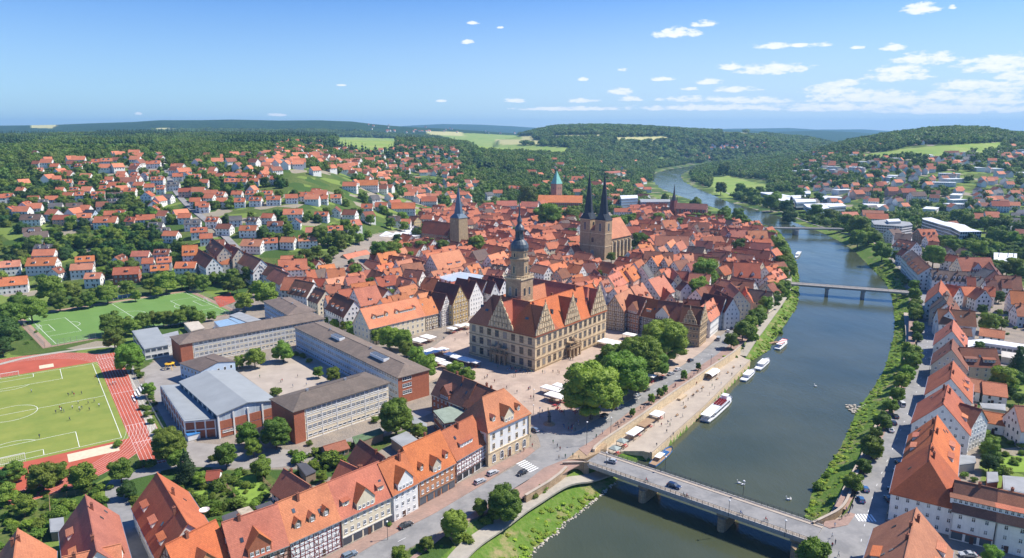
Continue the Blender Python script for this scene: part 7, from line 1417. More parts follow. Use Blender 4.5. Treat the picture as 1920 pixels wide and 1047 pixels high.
TL_(S(1080, 380, 4.3625), "520,310,150 500,400,90,l 290,440,80,l 370,470,80,l 1060,550,200 1000,690,150,l 1335,350,100,l 860,160,80 680,130,110 210,580,80 1300,450,100 1370,810,85 905,750,50 1100,715,40 580,135,80 620,150,80 450,140,80 380,150,90 310,140,90 940,135,80 985,120,80 1060,120,80 1150,140,80 1200,110,100", 'C')
TL_(S(960, 300, 4.364), "490,600,100,d 490,700,90,d 1380,520,70 1200,480,100 300,440,200,l 220,440,120,l 490,440,130 640,370,90 130,280,160 380,440,120,l 910,500,80 990,470,80 1100,490,80 1460,490,70 1520,470,80 1600,450,80 1700,470,80 1750,420,90 1850,440,110 1510,352,100 1250,300,60", 'C')
TL_(S(1280, 500, 3), "1305,155,70 1310,220,85 1312,260,80 1320,345,75 1320,392,55 1290,480,110 1285,530,100 1262,600,90,l 1235,640,90,l 1212,715,85 1170,780,85 1130,862,92 1085,935,75 1070,1005,125", 'O')
TL_(cT, "590,425,112 545,520,85 485,615,112 270,1020,190,l 285,640,60,b 335,575,42,b 375,782,36,b 1255,500,100,d 1260,410,95 1345,455,40,b 1400,505,40,b 1355,555,60,b 1110,575,45,b 1165,600,40,b 1270,1025,110,l 1335,25,150,l 1415,30,90,d 1230,340,50,b 1375,310,70,b", 'O')
TL_(cR, """240,300,150 370,345,100 290,400,60,b 310,430,60,b 350,475,62,b 372,505,62,b 400,530,70,b 430,560,72,b 500,660,80 510,790,110 525,940,85 190,195,110,l 130,190,100,l 50,100,170,m! 40,200,150 660,340,170,m! 820,265,120,l 760,215,80,l 700,210,70,l 1030,285,150,l 950,255,90 1195,680,90,d 1060,780,80,d 1110,880,160,l 1200,810,50,l 1220,900,90,l 1260,450,120 1330,430,150 1375,480,100
1190,120,170,d 1300,200,120,l 1355,270,80,d 1240,60,110 1080,80,120 1000,90,90,l 700,60,90 620,100,70,l 500,60,90,l 440,30,80 1170,170,150 1240,220,90 1100,240,80 850,20,110 940,50,110 1350,120,90 1280,270,70 1390,350,70 1290,400,80 560,210,50,l 480,90,60 550,300,60""", 'O')
TL_(cQ, "730,360,90,l 960,420,62,l 1210,490,170,l 1310,540,80,l 1350,350,150,p 1290,590,80,d 1360,640,100,d 1030,215,90,l 1090,920,70,b 1280,900,90,b 1140,1000,120,l 1300,720,60,d 1380,250,80,d 1250,470,90", 'O')
for px, py, w, k in ((1700,340,26,'m'),(1385,440,20,'m'),(1352,352,22,'m'),(1388,353,22,'m'),(1424,358,18,'m'),(1358,315,24,'m'),(1413,363,24,'m'),(1402,360,20,'m'),(1455,370,24,'m'),(1475,385,24,'d'),(1500,360,20,'m'),(1480,405,28,'d'),(1447,378,30,'m'),(1530,395,26,'m'),(1555,402,24,'m'),(1585,412,26,'m'),(1535,370,20,'d')): tree_px(px, py, w, {'m': 'mid', 'd': 'dark'}[k], 1.1, None, False, 'F')
# leafy fringe growing on the water's edge, garden shrubs: one mass each
bm_, cm_ = [], []
rr = np.random.default_rng(21); n = 130000; bx = rr.uniform(-80, 330, n); by = rr.uniform(110, 900, n); sd_ = river_sd(bx, by)
bush_c = bpy.data.collections.new('bank_shapes')
for i in range(3): bush_c.objects.link(bpy.data.objects.new('bank_%d' % i, crown_mesh('reed', 300+i, 5, 60, 0.08, leaf_mat('reed_green_%d' % i, (0.20+.04*i, 0.33, 0.03), (0.26, 0.38+.03*i, 0.04), (0.34, 0.46, 0.06)), 1, 0.22, wid=1.3)))
OKB = (sd_ > 0.4) & (sd_ < 9.5) & ~ipoly(bx, by, offs(QUAYT, 0)) & ~((by > 232) & (by < 262) & (bx < 60)); dq = dline(bx, by, QOUT); OKB &= dq > 4
dens_ = np.clip(1.2-sd_/8.5, 0.10, 1)*np.where(by < 480, 0.75, 0.5); OKB &= rr.random(n) < dens_
PTH = [[G(a, b, -3.0) for a, b in [(840,1085),(870,1045),(925,1000),(985,955),(1030,925),(1065,905),(1110,893),(1150,872)]], [G(a, b, -2.5) for a, b in [(1392,664),(1412,640),(1440,602),(1462,573),(1474,553)]]]
for pth in PTH: OKB &= dline(bx, by, pth) > 3.6
dB = dline(bx, by, [BA, BB]); OKB &= dB > 8.5
bx, by, sd_ = bx[OKB], by[OKB], sd_[OKB]; bz = ter(bx, by, sd_); s_ = rr.uniform(0.7, 1.7, len(bx))*np.where(by > 480, 1.4, 1)
scatter('riverbank_growth', np.stack([bx, by, bz-0.25], 1), np.stack([s_*1.3, s_*1.3, s_*0.62], 1), rr.uniform(0, 6.28, len(bx)), rr.integers(0, 3, len(bx)), bush_c, 3)
print('bank', len(bx))
gx2, gy2 = [], []
for poly, nn in (([(300,900),(420,880),(520,900),(520,960),(440,990),(360,960),(330,930)], 150), ([(0,930),(80,900),(190,910),(210,960),(90,990),(80,1040),(0,1040)], 130), ([(540,850),(640,830),(660,900),(560,930)], 50), ([(600,700),(640,690),(700,640),(740,640),(700,700),(620,740)], 0), ([(1840,840),(1920,830),(1920,880),(1850,900)], 40), ([(270,740),(290,740),(320,850),(300,860)], 40), ([(745,1045),(815,1010),(900,960),(985,938),(960,965),(860,1040)], 25), ([(80,640),(90,560),(30,590),(0,660)], 25), ([(1800,560),(1900,560),(1920,700),(1880,700)], 60), ([(1440,598),(1470,550),(1490,560),(1450,640)], 30), ([(1376,662),(1392,668),(1425,610),(1410,605)], 30)):
    xs = [p[0] for p in poly]; ys_ = [p[1] for p in poly]; k = 0
    while k < nn:
        px, py = hrng.uniform(min(xs), max(xs)), hrng.uniform(min(ys_), max(ys_)); k += 1
        if ipoly(np.array([px]), np.array([py]), poly)[0]:
            x, y = G(px, py)
            if not insq(x, y, -2): gx2.append(x); gy2.append(y)
gx2 = np.array(gx2); gy2 = np.array(gy2); shc = bpy.data.collections.new('shrub_shapes')
for i, mm in enumerate(CR['bush']): shc.objects.link(bpy.data.objects.new('shrub_%d' % i, mm))
s_ = rr.uniform(1.2, 3.2, len(gx2)); scatter('garden_undergrowth', np.stack([gx2, gy2, ter(gx2, gy2)-0.3], 1), np.stack([s_, s_, s_*0.8], 1), rr.uniform(0, 6.28, len(gx2)), rr.integers(0, 3, len(gx2)), shc, 3)
# stones at the water's edge
m = MB(); rk = random.Random(4)
def rock(m, x, y, z, r):
    v = [(x+r*rk.uniform(.6, 1.1)*math.cos(a)*1.1, y+r*rk.uniform(.6, 1.1)*math.sin(a), z+dz*r) for dz, k in ((-.5, 5), (.25, 5)) for a in [i*2*math.pi/5+rk.random()*.4 for i in range(5)]]+[(x, y, z+r*.65)]
    m.add(v, [(i, (i+1) % 5, 5+(i+1) % 5, 5+i) for i in range(5)]+[(5+i, 5+(i+1) % 5, 10) for i in range(5)])
wl_ = dens([G(a, b, WZ) for a, b in LB[:7]], 1.0)
for x, y in wl_:
    for k in range(2): rock(m, x+rk.uniform(-.7, .7), y+rk.uniform(-.5, .5), WZ+rk.uniform(-.1, .15), rk.uniform(.25, .6))
x0, y0 = G(1608, 768, WZ)
for k in range(80): rock(m, x0+rk.uniform(-4, 9), y0+rk.uniform(-5, 5), WZ+0.2, rk.uniform(.3, .9))
m.build('shore_stones', plain('shore_stone', (0.50, 0.44, 0.35), 0.95), kind='stuff')
m = MB()
q = N('dry_grass'); DRY = q.done(q.mix(q.rng(q.noise(0.6, 5, 0.7), 0.35, 0.65), (0.42, 0.32, 0.14), (0.20, 0.22, 0.06)), 0.95, 0.1)
# ------------------------------------------------------------ cars
def car_mesh(kind, paint):
    Lc, Wc, Hc = {'estate': (4.6, 1.85, 1.48), 'saloon': (4.6, 1.82, 1.42), 'hatch': (4.0, 1.75, 1.48), 'van': (5.2, 2.0, 2.1)}[kind]; l, w = Lc/2, Wc/2
    body = MB(); prof = [(-l, .38), (-l*1.0, .72), (-l*.93, .88), (l*.42, .92), (l*.88, .80), (l, .62), (l*.99, .36)]
    ins = [0.92, 1, 1, 1, 0.97, 0.88, 0.86]; k = len(prof)
    V = [(x, -w*i, z) for (x, z), i in zip(prof, ins)]+[(x, w*i, z) for (x, z), i in zip(prof, ins)]
    body.add(V, [tuple(range(k)), tuple(range(k, 2*k))[::-1]]+[(i+1, i, k+i, k+i+1) for i in range(k-1)]+[(0, k-1, 2*k-1, k)])
    r0, r1, f0, f1 = {'estate': (-l*.92, -l*.78, l*.12, l*.44), 'saloon': (-l*.74, -l*.38, l*.10, l*.44), 'hatch': (-l*.93, -l*.72, l*.14, l*.5), 'van': (-l*.97, -l*.95, l*.45, l*.75)}[kind]
    zt = Hc; g = MB(); wi = w*.78; wb = w*.95
    B4 = [(r0, -wb, .88), (f1, -wb, .90), (f1, wb, .90), (r0, wb, .88)]; T4 = [(r1, -wi, zt-.05), (f0, -wi, zt-.05), (f0, wi, zt-.05), (r1, wi, zt-.05)]
    g.add(B4+T4, [(0,1,5,4),(1,2,6,5),(2,3,7,6),(3,0,4,7)]); body.add([(r1-.05, -wi-.02, zt-.05), (f0+.05, -wi-.02, zt-.05), (f0+.05, wi+.02, zt-.05), (r1-.05, wi+.02, zt-.05), (r1+.1, -wi+.1, zt+.02), (f0-.1, -wi+.1, zt+.02), (f0-.1, wi-.1, zt+.02), (r1+.1, wi-.1, zt+.02)], [(4,5,6,7),(0,1,5,4),(1,2,6,5),(2,3,7,6),(3,0,4,7)])
    for s in (-1, 1): body.bar((f1-.05, s*wb*.98, .9), (f0, s*wi, zt-.04), .09); body.bar((r0+.03, s*wb*.98, .9), (r1, s*wi, zt-.04), .12); xm = (r1+f0)/2-.1; body.bar((xm, s*wb*.99, .9), (xm, s*wi*1.01, zt-.04), .09); body.box(f1-.4, f1-.2, s*w-.02 if s > 0 else s*w-.16, s*w+.16 if s > 0 else s*w+.02, .88, 1.02)
    wh = MB(); n = 12
    for i in range(n):
        a, b = 2*math.pi*i/n, 2*math.pi*(i+1)/n; r = .32
        wh.quad((r*math.cos(a), -.11, r*math.sin(a)), (r*math.cos(b), -.11, r*math.sin(b)), (r*math.cos(b), .11, r*math.sin(b)), (r*math.cos(a), .11, r*math.sin(a)), 0)
    for y in (-.112, .112):
        wh.add([(.32*math.cos(2*math.pi*i/n), y, .32*math.sin(2*math.pi*i/n)) for i in range(n)], [tuple(range(n))[::(1 if y < 0 else -1)]], 0); wh.add([(.19*math.cos(2*math.pi*i/n), y*1.05, .19*math.sin(2*math.pi*i/n)) for i in range(n)], [tuple(range(n))[::(1 if y < 0 else -1)]], 1)
    hl = MB(); hl.box(-.05, .06, -.2, .2, -.07, .07, 0, True); return (body.build('body', paint, link_=False), g.build('window', GLASS, link_=False), wh.build('wheel', [FLATD, GALV], link_=False), hl.build('headlight', FRAME, link_=False), hl.build('tail_light', plain('tail_red', (.5, .02, .02), .3), link_=False), l, w)
PAINT = {'silver': (0.48, 0.50, 0.53), 'white': (0.78, 0.78, 0.78), 'black': (0.02, 0.022, 0.028), 'dark blue': (0.025, 0.045, 0.10), 'blue': (0.05, 0.14, 0.32), 'grey': (0.16, 0.18, 0.20), 'grey blue': (0.17, 0.23, 0.30), 'red': (0.35, 0.03, 0.03)}
PM = {}
for nm, cc in PAINT.items():
    q = N(nm.replace(' ', '_')+'_car_paint'); PM[nm] = q.done(cc, 0.25, 0.6, 0.15); q.b.inputs['Coat Weight'].default_value = 0.6
CM = {}
def car(px, py, head, col, kind, label, group=None, z=0.03):
    if (col, kind) not in CM: CM[(col, kind)] = car_mesh(kind, PM[col])
    b, g, wh, hl, tl, l, w = CM[(col, kind)]; x, y = G(px, py, z+.5); hx, hy = head; a = math.atan2(hy, hx); r = empty('parked_car' if 'parked' in label else 'car', (x, y, z), a); tag(r, label, 'van' if kind == 'van' else 'car', group)
    link('body', b, r); link('window', g, r)
    for sx in (-1, 1):
        for sy in (-1, 1): link('wheel', wh, r, (sx*l*.62, sy*(w-.1), .32))
    for sy in (-1, 1): link('headlight', hl, r, (l-.03, sy*w*.62, .66)); link('tail_light', tl, r, (-l+.0, sy*w*.68, .76))
dS = (.72, .69); dR = (.40, .92); dB_ = (BB[0]-BA[0], BB[1]-BA[1]); nS = (-.72, -.69)
gq = 'cars parked on the riverside street'
for a in [(900,903,dS,'silver','estate','silver car parked behind another on the main street, nearer the shops'), (924,887,dS,'silver','estate','silver estate car parked ahead of the other silver car on the main street'), (761,985,dS,'black','saloon','black car driving up the main street past the white gabled house'), (979,887,nS,'black','hatch','black car waiting just below the zebra crossing'), (655,1041,dS,'grey blue','estate','grey blue car parked at the bottom end of the main street'),
          (1003,806,(-.5,.85),'grey blue','estate','grey blue car turning beside the cream corner building'), (1146,865,(-.9,.4),'silver','hatch','small silver car entering the bridge from the junction'), (1264,911,dB_,'dark blue','estate','dark blue car crossing the middle of the near bridge')]: car(a[0], a[1], a[2], a[3], a[4], a[5], z=(0.36 if 'bridge' in a[5] else 0.05))
for px, py, col, kd, lb in ((1134,779,'black','hatch','black car parked closest to the plaza trees at the junction end'), (1160,764,'grey blue','estate','grey blue car parked beside the big trees, second from the junction'), (1195,741,'white','saloon','white car parked in front of the large leafy trees'), (1212,731,'black','hatch','black car parked right ahead of the white one by the trees'), (1244,709,'dark blue','hatch','dark blue car parked under the café parasols'), (1258,701,'silver','saloon','silver car parked between a dark blue and a white car'), (1271,693,'white','saloon','white car parked last before the gap near the stone corner house'), (1295,676,'dark blue','hatch','lone dark blue car parked near the stone corner house'),
    (1347,636,'silver','van','small silver van beside the white riverside house'), (1365,621,'white','hatch','white car parked beside the second riverside gable'), (1372,616,'dark blue','hatch','dark blue car parked ahead of the white one by the riverside gables'), (1412,558,'black','hatch','black car parked near the cream riverside gable'), (1424,538,'dark blue','hatch','dark blue car parked far up the riverside street'), (1428,530,'silver','hatch','silver car parked farthest up the riverside street')): car(px, py, dR if px > 1300 else dS, col, kd, lb, gq, 0.05)
ge = 'cars parked on the east street'
for px, py, col, kd, lb in ((1622,917,'blue','hatch','blue car parked on the river side of the east street, farther of the pair'), (1614,937,'blue','hatch','blue car parked nearest the bridge on the east street'), (1669,806,'silver','saloon','silver car parked by the round tree on the east bank'), (1675,793,'dark blue','hatch','small blue car between the silver and the black one, east bank'), (1679,781,'black','hatch','black car parked ahead of the blue one on the east bank'), (1690,758,'white','van','white van parked under the trees on the east bank'),
    (1672,920,'black','saloon','dark car in the shade across from the two blue cars'), (1665,936,'black','hatch','black car parked in shade before the crossing, east street'), (1685,868,'black','hatch','black car in the deep shade of the east houses'), (1682,885,'dark blue','hatch','dark car parked behind the shaded black one'), (1747,673,'white','hatch','white car in the shadow near the dormered gables'), (1740,600,'silver','hatch','silver car at the upper end of the east street')): car(px, py, (.17, .98), col, kd, lb, ge, 0.05)
car(1815, 1040, (-.98, .1), 'silver', 'saloon', 'silver car parked in front of the brick shop floor', None, 0.05)
# ------------------------------------------------------------ boats
HULL = plain('white_hull', (0.80, 0.80, 0.79), 0.35, 0.5, 0.03); BLUEP = plain('blue_paint', (0.06, 0.22, 0.50), 0.4, 0.5, 0.05); SEATR = plain('red_seat', (0.45, 0.05, 0.05), 0.7); WOODD = plain('deck_wood', (0.34, 0.22, 0.13), 0.8)
def boat(bow, stern, wd, style, label, name='river_boat', hull=None):
    xb, yb = G(*bow, WZ+.6); xs_, ys_ = G(*stern, WZ+.6); L = math.hypot(xb-xs_, yb-ys_); r = empty(name, ((xb+xs_)/2, (yb+ys_)/2, WZ), math.atan2(yb-ys_, xb-xs_)); tag(r, label, 'boat'); h, w = L/2, wd/2; sc_ = L/20
    m = MB(); st = [(-h, .86), (-h*.6, 1), (h*.35, 1), (h*.7, .78), (h*.9, .42), (h, .04)]; n = len(st); fb = 1.0*min(1, sc_+.35)
    V = []
    for z, k, sh in ((-.5, .72, .96), (fb*.45, .97, .99), (fb, 1.0, 1.0)): V += [(x*sh, -w*f*k, z+(.35*fb if x > h*.6 and z > .5 else 0)) for x, f in st]+[(x*sh, w*f*k, z+(.35*fb if x > h*.6 and z > .5 else 0)) for x, f in st]
    for lv in range(2):
        o, o2 = lv*2*n, (lv+1)*2*n
        for i in range(n-1): m.add([V[o+i], V[o+i+1], V[o2+i+1], V[o2+i]], [(0,1,2,3)], lv == 0); m.add([V[o+n+i+1], V[o+n+i], V[o2+n+i], V[o2+n+i+1]], [(0,1,2,3)], lv == 0)
        m.add([V[o+n], V[o], V[o2], V[o2+n]], [(0,1,2,3)], lv == 0)
    m.build('hull', [hull or HULL, BLUEP], r); o = 4*n; m = MB(); dk = [(x*.97, y*.93, fb*.8) for x, y, z in V[o:o+n]]+[(x*.97, y*.93, fb*.8) for x, y, z in V[o+n:o+2*n]][::-1]; m.add(dk, [tuple(range(len(dk)))]); m.build('deck', WOODD if style == 'open' else FLATW, r)
    if style in ('cruise', 'cabin'):
        a, b = (-h*.62, h*.52) if style == 'cruise' else (-h*.45, h*.35); ch_ = 1.9 if style == 'cruise' else 1.3; cw = w*.84
        m = MB(); m.box(a, b, -cw, cw, fb*.8, fb*.8+ch_); m.build('cabin', HULL, r); m = MB(); nw = int((b-a)/1.5)
        for i in range(nw):
            x = a+(i+.5)*(b-a)/nw
            for s in (-1, 1): y0_, y1_ = sorted((s*cw, s*(cw+.05))); m.box(x-.55, x+.55, y0_, y1_, fb*.8+.65*ch_/1.9, fb*.8+ch_*.8, 0, True)
        m.box(b, b+.05, -cw*.8, cw*.8, fb*.8+.5, fb*.8+ch_*.8, 0, True); m.build('window', GLASS, r, kind='stuff')
        m = MB(); m.box(a-.5, b+.5, -cw-.25, cw+.25, fb*.8+ch_, fb*.8+ch_+.12, 0, True); m.build('roof', FLATW if style == 'cruise' else HULL, r); zt = fb*.8+ch_+.12
        if style == 'cruise':
            for i in range(5):
                for j in (-1, 0, 1): m = MB(); x = -1.5+i*1.6; m.box(x, x+.5, j*1.3-.5, j*1.3+.5, zt, zt+.45, 0, True); m.box(x, x+.1, j*1.3-.5, j*1.3+.5, zt+.45, zt+.95, 0, True); m.build('deck_seat', SEATR, r)
            m = MB()
            for s in (-1, 1): m.box(a, b, s*(cw+.15)-.03, s*(cw+.15)+.03, zt+.85, zt+.92, 0, True); [m.box(a+(b-a)*i/12-.03, a+(b-a)*i/12+.03, s*(cw+.15)-.03, s*(cw+.15)+.03, zt, zt+.85) for i in range(13)]
            m.build('railing', GALV, r, kind='stuff'); m = MB(); m.box(h*.40, h*.56, -1.2, 1.2, zt, zt+1.7); m.box(h*.38, h*.58, -1.4, 1.4, zt+1.7, zt+1.82, 0, True); m.build('wheelhouse', HULL, r)
            m = MB(); m.box(-h*.97, a-.6, -cw, cw, fb*.8+2.1, fb*.8+2.2, 0, True); [m.box(x-.05, x+.05, y-.05, y+.05, fb*.8, fb*.8+2.1) for x in (-h*.9, a-.8) for y in (-cw*.9, cw*.9)]; m.build('awning', CANVAS, r)
    elif style == 'awning':
        m = MB(); nst = 8
        for i in range(nst): x0_ = -h*.7+i*h*1.3/nst; m.box(x0_, x0_+h*1.3/nst, -w*.85, w*.85, 2.6, 2.7, i % 2, True)
        m.build('striped_awning', [CANVAS, SEATR], r); m = MB(); [m.box(x-.06, x+.06, y-.06, y+.06, .7, 2.6) for x in (-h*.65, 0, h*.55) for y in (-w*.75, w*.75)]; m.build('post', GALV, r)
    else:
        m = MB(); m.box(-h*.55, -h*.02, -w*.7, w*.7, 2.1, 2.2, 0, True); [m.box(x-.05, x+.05, y-.05, y+.05, .6, 2.1) for x in (-h*.5, -h*.06) for y in (-w*.6, w*.6)]; m.build('awning', CANVAS, r)
        for i in range(5): m = MB(); m.box(h*.02+i*.9, h*.02+i*.9+.4, -w*.6, w*.6, fb*.8, fb*.8+.45); m.build('bench', BLUEP, r)
    return r
boat((1371,745), (1321,790), 5.2, 'cruise', 'large white excursion boat with red seats on its roof moored at the quay'); boat((1442,673), (1420,693), 3.8, 'cabin', 'white cabin boat moored at the upper quay, the farther of two'); boat((1414,694), (1393,714), 3.6, 'cabin', 'white cabin boat moored just below its twin at the quay')
boat((1475,639), (1457,655), 3.6, 'awning', 'boat with a red and white striped awning at the small jetty'); boat((1260,840), (1223,873), 3.4, 'open', 'blue and white open boat tied beside the near bridge', hull=BLUEP); boat((1492,484), (1500,472), 3.5, 'cabin', 'small white motor boat heading upstream between the bridges')
x, y = G(1447, 645, WZ); r = empty('jetty', (x, y, WZ), 0.5); tag(r, 'small wooden jetty reaching out to the boat with striped awning', 'jetty'); m = MB(); m.box(-3, 5, -1, 1, .5, .7, 0, True); m.build('deck', WOODD, r); m = MB(); [m.box(a-.12, a+.12, b-.12, b+.12, -2, 1.2) for a in (-2.5, 1, 4.7) for b in (-.9, .9)]; m.build('pile', WOODD, r)
# ------------------------------------------------------------ stalls, parasols, tents
def canopy(px, py, wx, wy, h, ang, label, col=None, cat='market canopy', name='market_canopy', peak=.7, legs=True, tables=None, z=.14):
    x, y = G(px, py, z+h); r = empty(name, (x, y, z), ang); tag(r, label, cat, None); m = MB(); a, b = wx/2, wy/2
    m.add([(-a,-b,h),(a,-b,h),(a,b,h),(-a,b,h),(-a*.25,0,h+peak),(a*.25,0,h+peak)], [(0,1,5,4),(1,2,5),(2,3,4,5),(3,0,4)]); 
    for p0, p1 in (((-a,-b),(a,-b)), ((a,-b),(a,b)), ((a,b),(-a,b)), ((-a,b),(-a,-b))): m.quad((p0[0],p0[1],h-.3), (p1[0],p1[1],h-.3), (p1[0],p1[1],h), (p0[0],p0[1],h))
    m.build('canopy_cloth', col or CANVAS, r); m = MB()
    for u in (-a*.92, a*.92):
        for v in (-b*.92, b*.92): m.box(u-.06, u+.06, v-.06, v+.06, 0, h)
    m.build('frame', METAL, r)
    if tables is not None:
        for i in range(tables): m = MB(); u, v = (i % 2-.5)*a, (i//2-.5)*b*.8; m.box(u-.9, u+.9, v-.4, v+.4, .7, .76, 0, True); m.box(u-.06, u+.06, v-.06, v+.06, 0, .7); m.box(u-.9, u+.9, v-.95, v-.65, .42, .47, 0, True); m.box(u-.9, u+.9, v+.65, v+.95, .42, .47, 0, True); m.build('table', SEATR if i % 2 else WOODD, r)
    return r
AN = TA-math.pi/2
cl = [(435,412,7,'wide white canopy left of the market beside the leafy trees'), (487,393,7,'white canopy behind the widest one at the west of the market'), (622,346,5,'white canopy below the half timbered arcade'), (662,330,5,'white canopy below the ochre timbered gable, left half'), (703,325,5,'white canopy closest to the town hall side wall'), (468,482,6.5,'white canopy in the middle group nearest the school trees'), (518,470,6.5,'long white canopy at the back of the middle stall group'), (572,462,5,'small white canopy at the right back of the middle stall group'), (540,522,6,'white canopy over the lower left stalls of the market'), (592,545,6,'white canopy hidden partly by the tree tops'), (615,492,5.5,'white canopy left of the last two before the shade'), (655,508,6,'white canopy at the edge of the town hall shade'), (705,522,7,'large white canopy reaching into the town hall shade'), (748,532,5,'rightmost white canopy in the town hall shade')]
for px, py, s_, lb in cl: canopy(640+px/3, 500+py/3, s_*1.15, s_*.8, 2.8, AN, lb, tables=4)
for px, py, wx, wy, lb in ((1515,423,13,8,'very large white awning beside the right side of the town hall'), (1622,380,7,5,'white awning between the large one and the timbered row'), (1190,685,11,4.5,'long white awning over red benches left of the big trees'), (1235,668,7,4,'white awning tucked under the edge of the big tree'), (1205,722,9,5,'white awning in front of the red café seats'), (1740,612,4.5,4,'café parasol left of the parked cars'), (1790,585,4.5,4,'café parasol right next to the riverside street')): canopy(640+px/3, 500+py/3, wx, wy, 3.0, AN+math.pi/2*0, lb, tables=4)
for i in range(12):
    a = i*.6; px, py = SQ_(60+i*28, 770+(i % 4)*26); x, y = G(px, py); r = empty('cafe_table', (x, y, .14), a); tag(r, None, 'table', 'red café tables under the big trees'); r['label'] = 'red café table with benches in the shade of the big plaza trees'
    m = MB(); m.box(-.9, .9, -.4, .4, .7, .76, 0, True); m.box(-.06, .06, -.06, .06, 0, .7); m.build('table_top', SEATR, r); m = MB(); [m.box(-.9, .9, s*.8-.15, s*.8+.15, .42, .47, 0, True) for s in (-1, 1)]; m.build('bench', SEATR, r)
QZ = -2.98; qa = math.atan2(QIN[2][1]-QIN[1][1], QIN[2][0]-QIN[1][0])
for px, py, wx, wy, cc, lb in ((1190,808,8.5,3.6,CANVAS,'long white awning on the lower quay'), (1232,775,6,4.5,CANVAS,'square white awning at the upper end of the quay stalls'), (1167,826,3.6,3.4,plain('grey_green_canvas', (.30, .34, .31), .8),'grey kiosk roof on the quay, upper of two'), (1153,840,3.6,3.4,None,'grey kiosk roof on the quay nearest the bridge')): canopy(px, py, wx, wy, 2.7, qa, lb, cc or MATS['grey_green_canvas'], z=QZ, tables=2)
canopy(1211, 792, 9, 3.6, 2.6, qa, 'long brown pergola between the two white quay awnings', WOODD, 'pergola', 'pergola', .1, z=QZ, tables=2)
x, y = G(1335, 698, QZ+2.5); r = empty('barrel_tent', (x, y, QZ), qa); tag(r, 'white barrel roofed tent standing on the quay', 'tent'); m = MB(); n = 8
for i in range(n): a, b = math.pi*i/n, math.pi*(i+1)/n; m.quad((-5, 2.2*math.cos(a), 2+1.2*math.sin(a)), (5, 2.2*math.cos(a), 2+1.2*math.sin(a)), (5, 2.2*math.cos(b), 2+1.2*math.sin(b)), (-5, 2.2*math.cos(b), 2+1.2*math.sin(b)))
m.build('roof_cloth', CANVAS, r); m = MB(); [m.box(u-.07, u+.07, v-.07, v+.07, 0, 2) for u in (-4.9, 0, 4.9) for v in (-2.1, 2.1)]; m.build('frame', METAL, r); m = MB(); m.box(-4, 4, -1.2, 1.2, 0, 1.0); m.build('counter', WOODD, r)
def bench(x, y, z, a, label): r = empty('bench', (x, y, z), a); tag(r, label, 'bench', 'benches on the quay'); m = MB(); m.box(-1, 1, -.25, .25, .42, .48, 0, True); m.build('seat', WOODD, r); m = MB(); m.box(-1, 1, .22, .28, .48, .9, 0, True); m.build('backrest', WOODD, r); [(lambda mm: (mm.box(s*.8-.05, s*.8+.05, -.2, .2, 0, .42), mm.build('leg', METAL, r)))(MB()) for s in (-1, 1)]
for i, (px, py) in enumerate(((1300,742),(1318,728),(1308,735),(1345,712),(1285,765),(1270,780),(1376,690),(1365,700))): x, y = G(px, py, QZ); bench(x, y, QZ, qa, 'wooden bench on the open quay paving')
m = MB(); x, y = G(1279, 747, QZ); r = empty('log_seat', (x, y, QZ), qa); tag(r, 'pale timber sitting block beside the quay stair', 'seat'); m.box(-3.5, 3.5, -.8, .8, 0, .9); m.build('block', plain('pale_timber', (.5, .38, .24), .8), r)
# fountain statue and lamps
x, y = G(1030, 796); r = empty('fountain_statue', (x, y, .14), 0); tag(r, 'dark statue on a stepped round base at the edge of the plaza', 'statue'); m = MB(); m.lathe((0, 0), [(2.4, 0), (2.4, .3), (1.9, .3), (1.9, .6), (1.3, .62), (1.3, .9), (0.02, .92)], 12); m.build('base', DST, r)
m = MB(); m.lathe((0, 0), [(.7, .9), (.6, 3.0), (.8, 3.1), (.8, 3.3)], 8); m.lathe((0, 0), [(.35, 3.3), (.42, 4.2), (.3, 4.7), (.14, 4.85), (.17, 5.0), (.02, 5.2)], 8); m.bar((-.3, 0, 4.5), (-.8, .1, 4.0), .15); m.bar((.3, 0, 4.5), (.7, -.1, 5.0), .15); m.build('figure', METAL, r)
def lamp(px, py, h, label, z=.14, arms=1, grp=None):
    x, y = G(px, py, z); r = empty('street_lamp', (x, y, z), 0.8); tag(r, label, 'street lamp', grp); m = MB(); m.cyl((0, 0), .1, .06, 0, h, 6); m.build('post', METAL, r)
    m = MB(); m.lathe((0, 0), [(.05, h), (.32, h+.1), (.32, h+.35), (.05, h+.5)], 6); m.build('lantern', FRAME, r)
    if arms > 1:
        m = MB(); [m.bar((0, 0, h*.8), (s*.8, 0, h*.85), .06) for s in (-1, 1)]; m.build('arm', METAL, r)
for px, py, h, z, lb in ((1100,835,9,.14,'tall dark signal lamp at the west end of the bridge'), (1145,816,7,.14,'tall dark lamp beside the promenade wall'), (978,1010,5.5,.14,'x'), (1366,968,5,.5,'grey lamp halfway along the near railing of the bridge'), (1471,1007,5,.5,'grey lamp near the east end of the bridge railing'), (1137,872,4.5,.5,'grey lamp at the arch end of the bridge railing'), (1000,778,4,.14,'slim lamp beside the plaza corner near the cream building'), (1001,752,5,.14,'dark lamp in the open plaza left of the long awning'), (1012,783,4,.14,'slim lamp near the fountain statue'), (1247,883,5,.5,'grey lamp on the upstream railing of the bridge'), (1393,930,5,.5,'grey lamp in the middle of the upstream railing'), (1150,770,5,.14,'dark lamp beside the parked cars near the trees'), (1333,684,5,.14,'dark lamp on the promenade above the barrel tent'), (1668,965,5,.14,'lamp at the zebra crossing on the east street'), (1742,700,6,.14,'lamp on the shaded side of the east street')):
    if lb == 'x': px, py, lb = 727, 1012, 'thin lamp post on the pavement below the white gabled house'
    lamp(px, py, h, lb, z, 2 if h > 6 else 1)
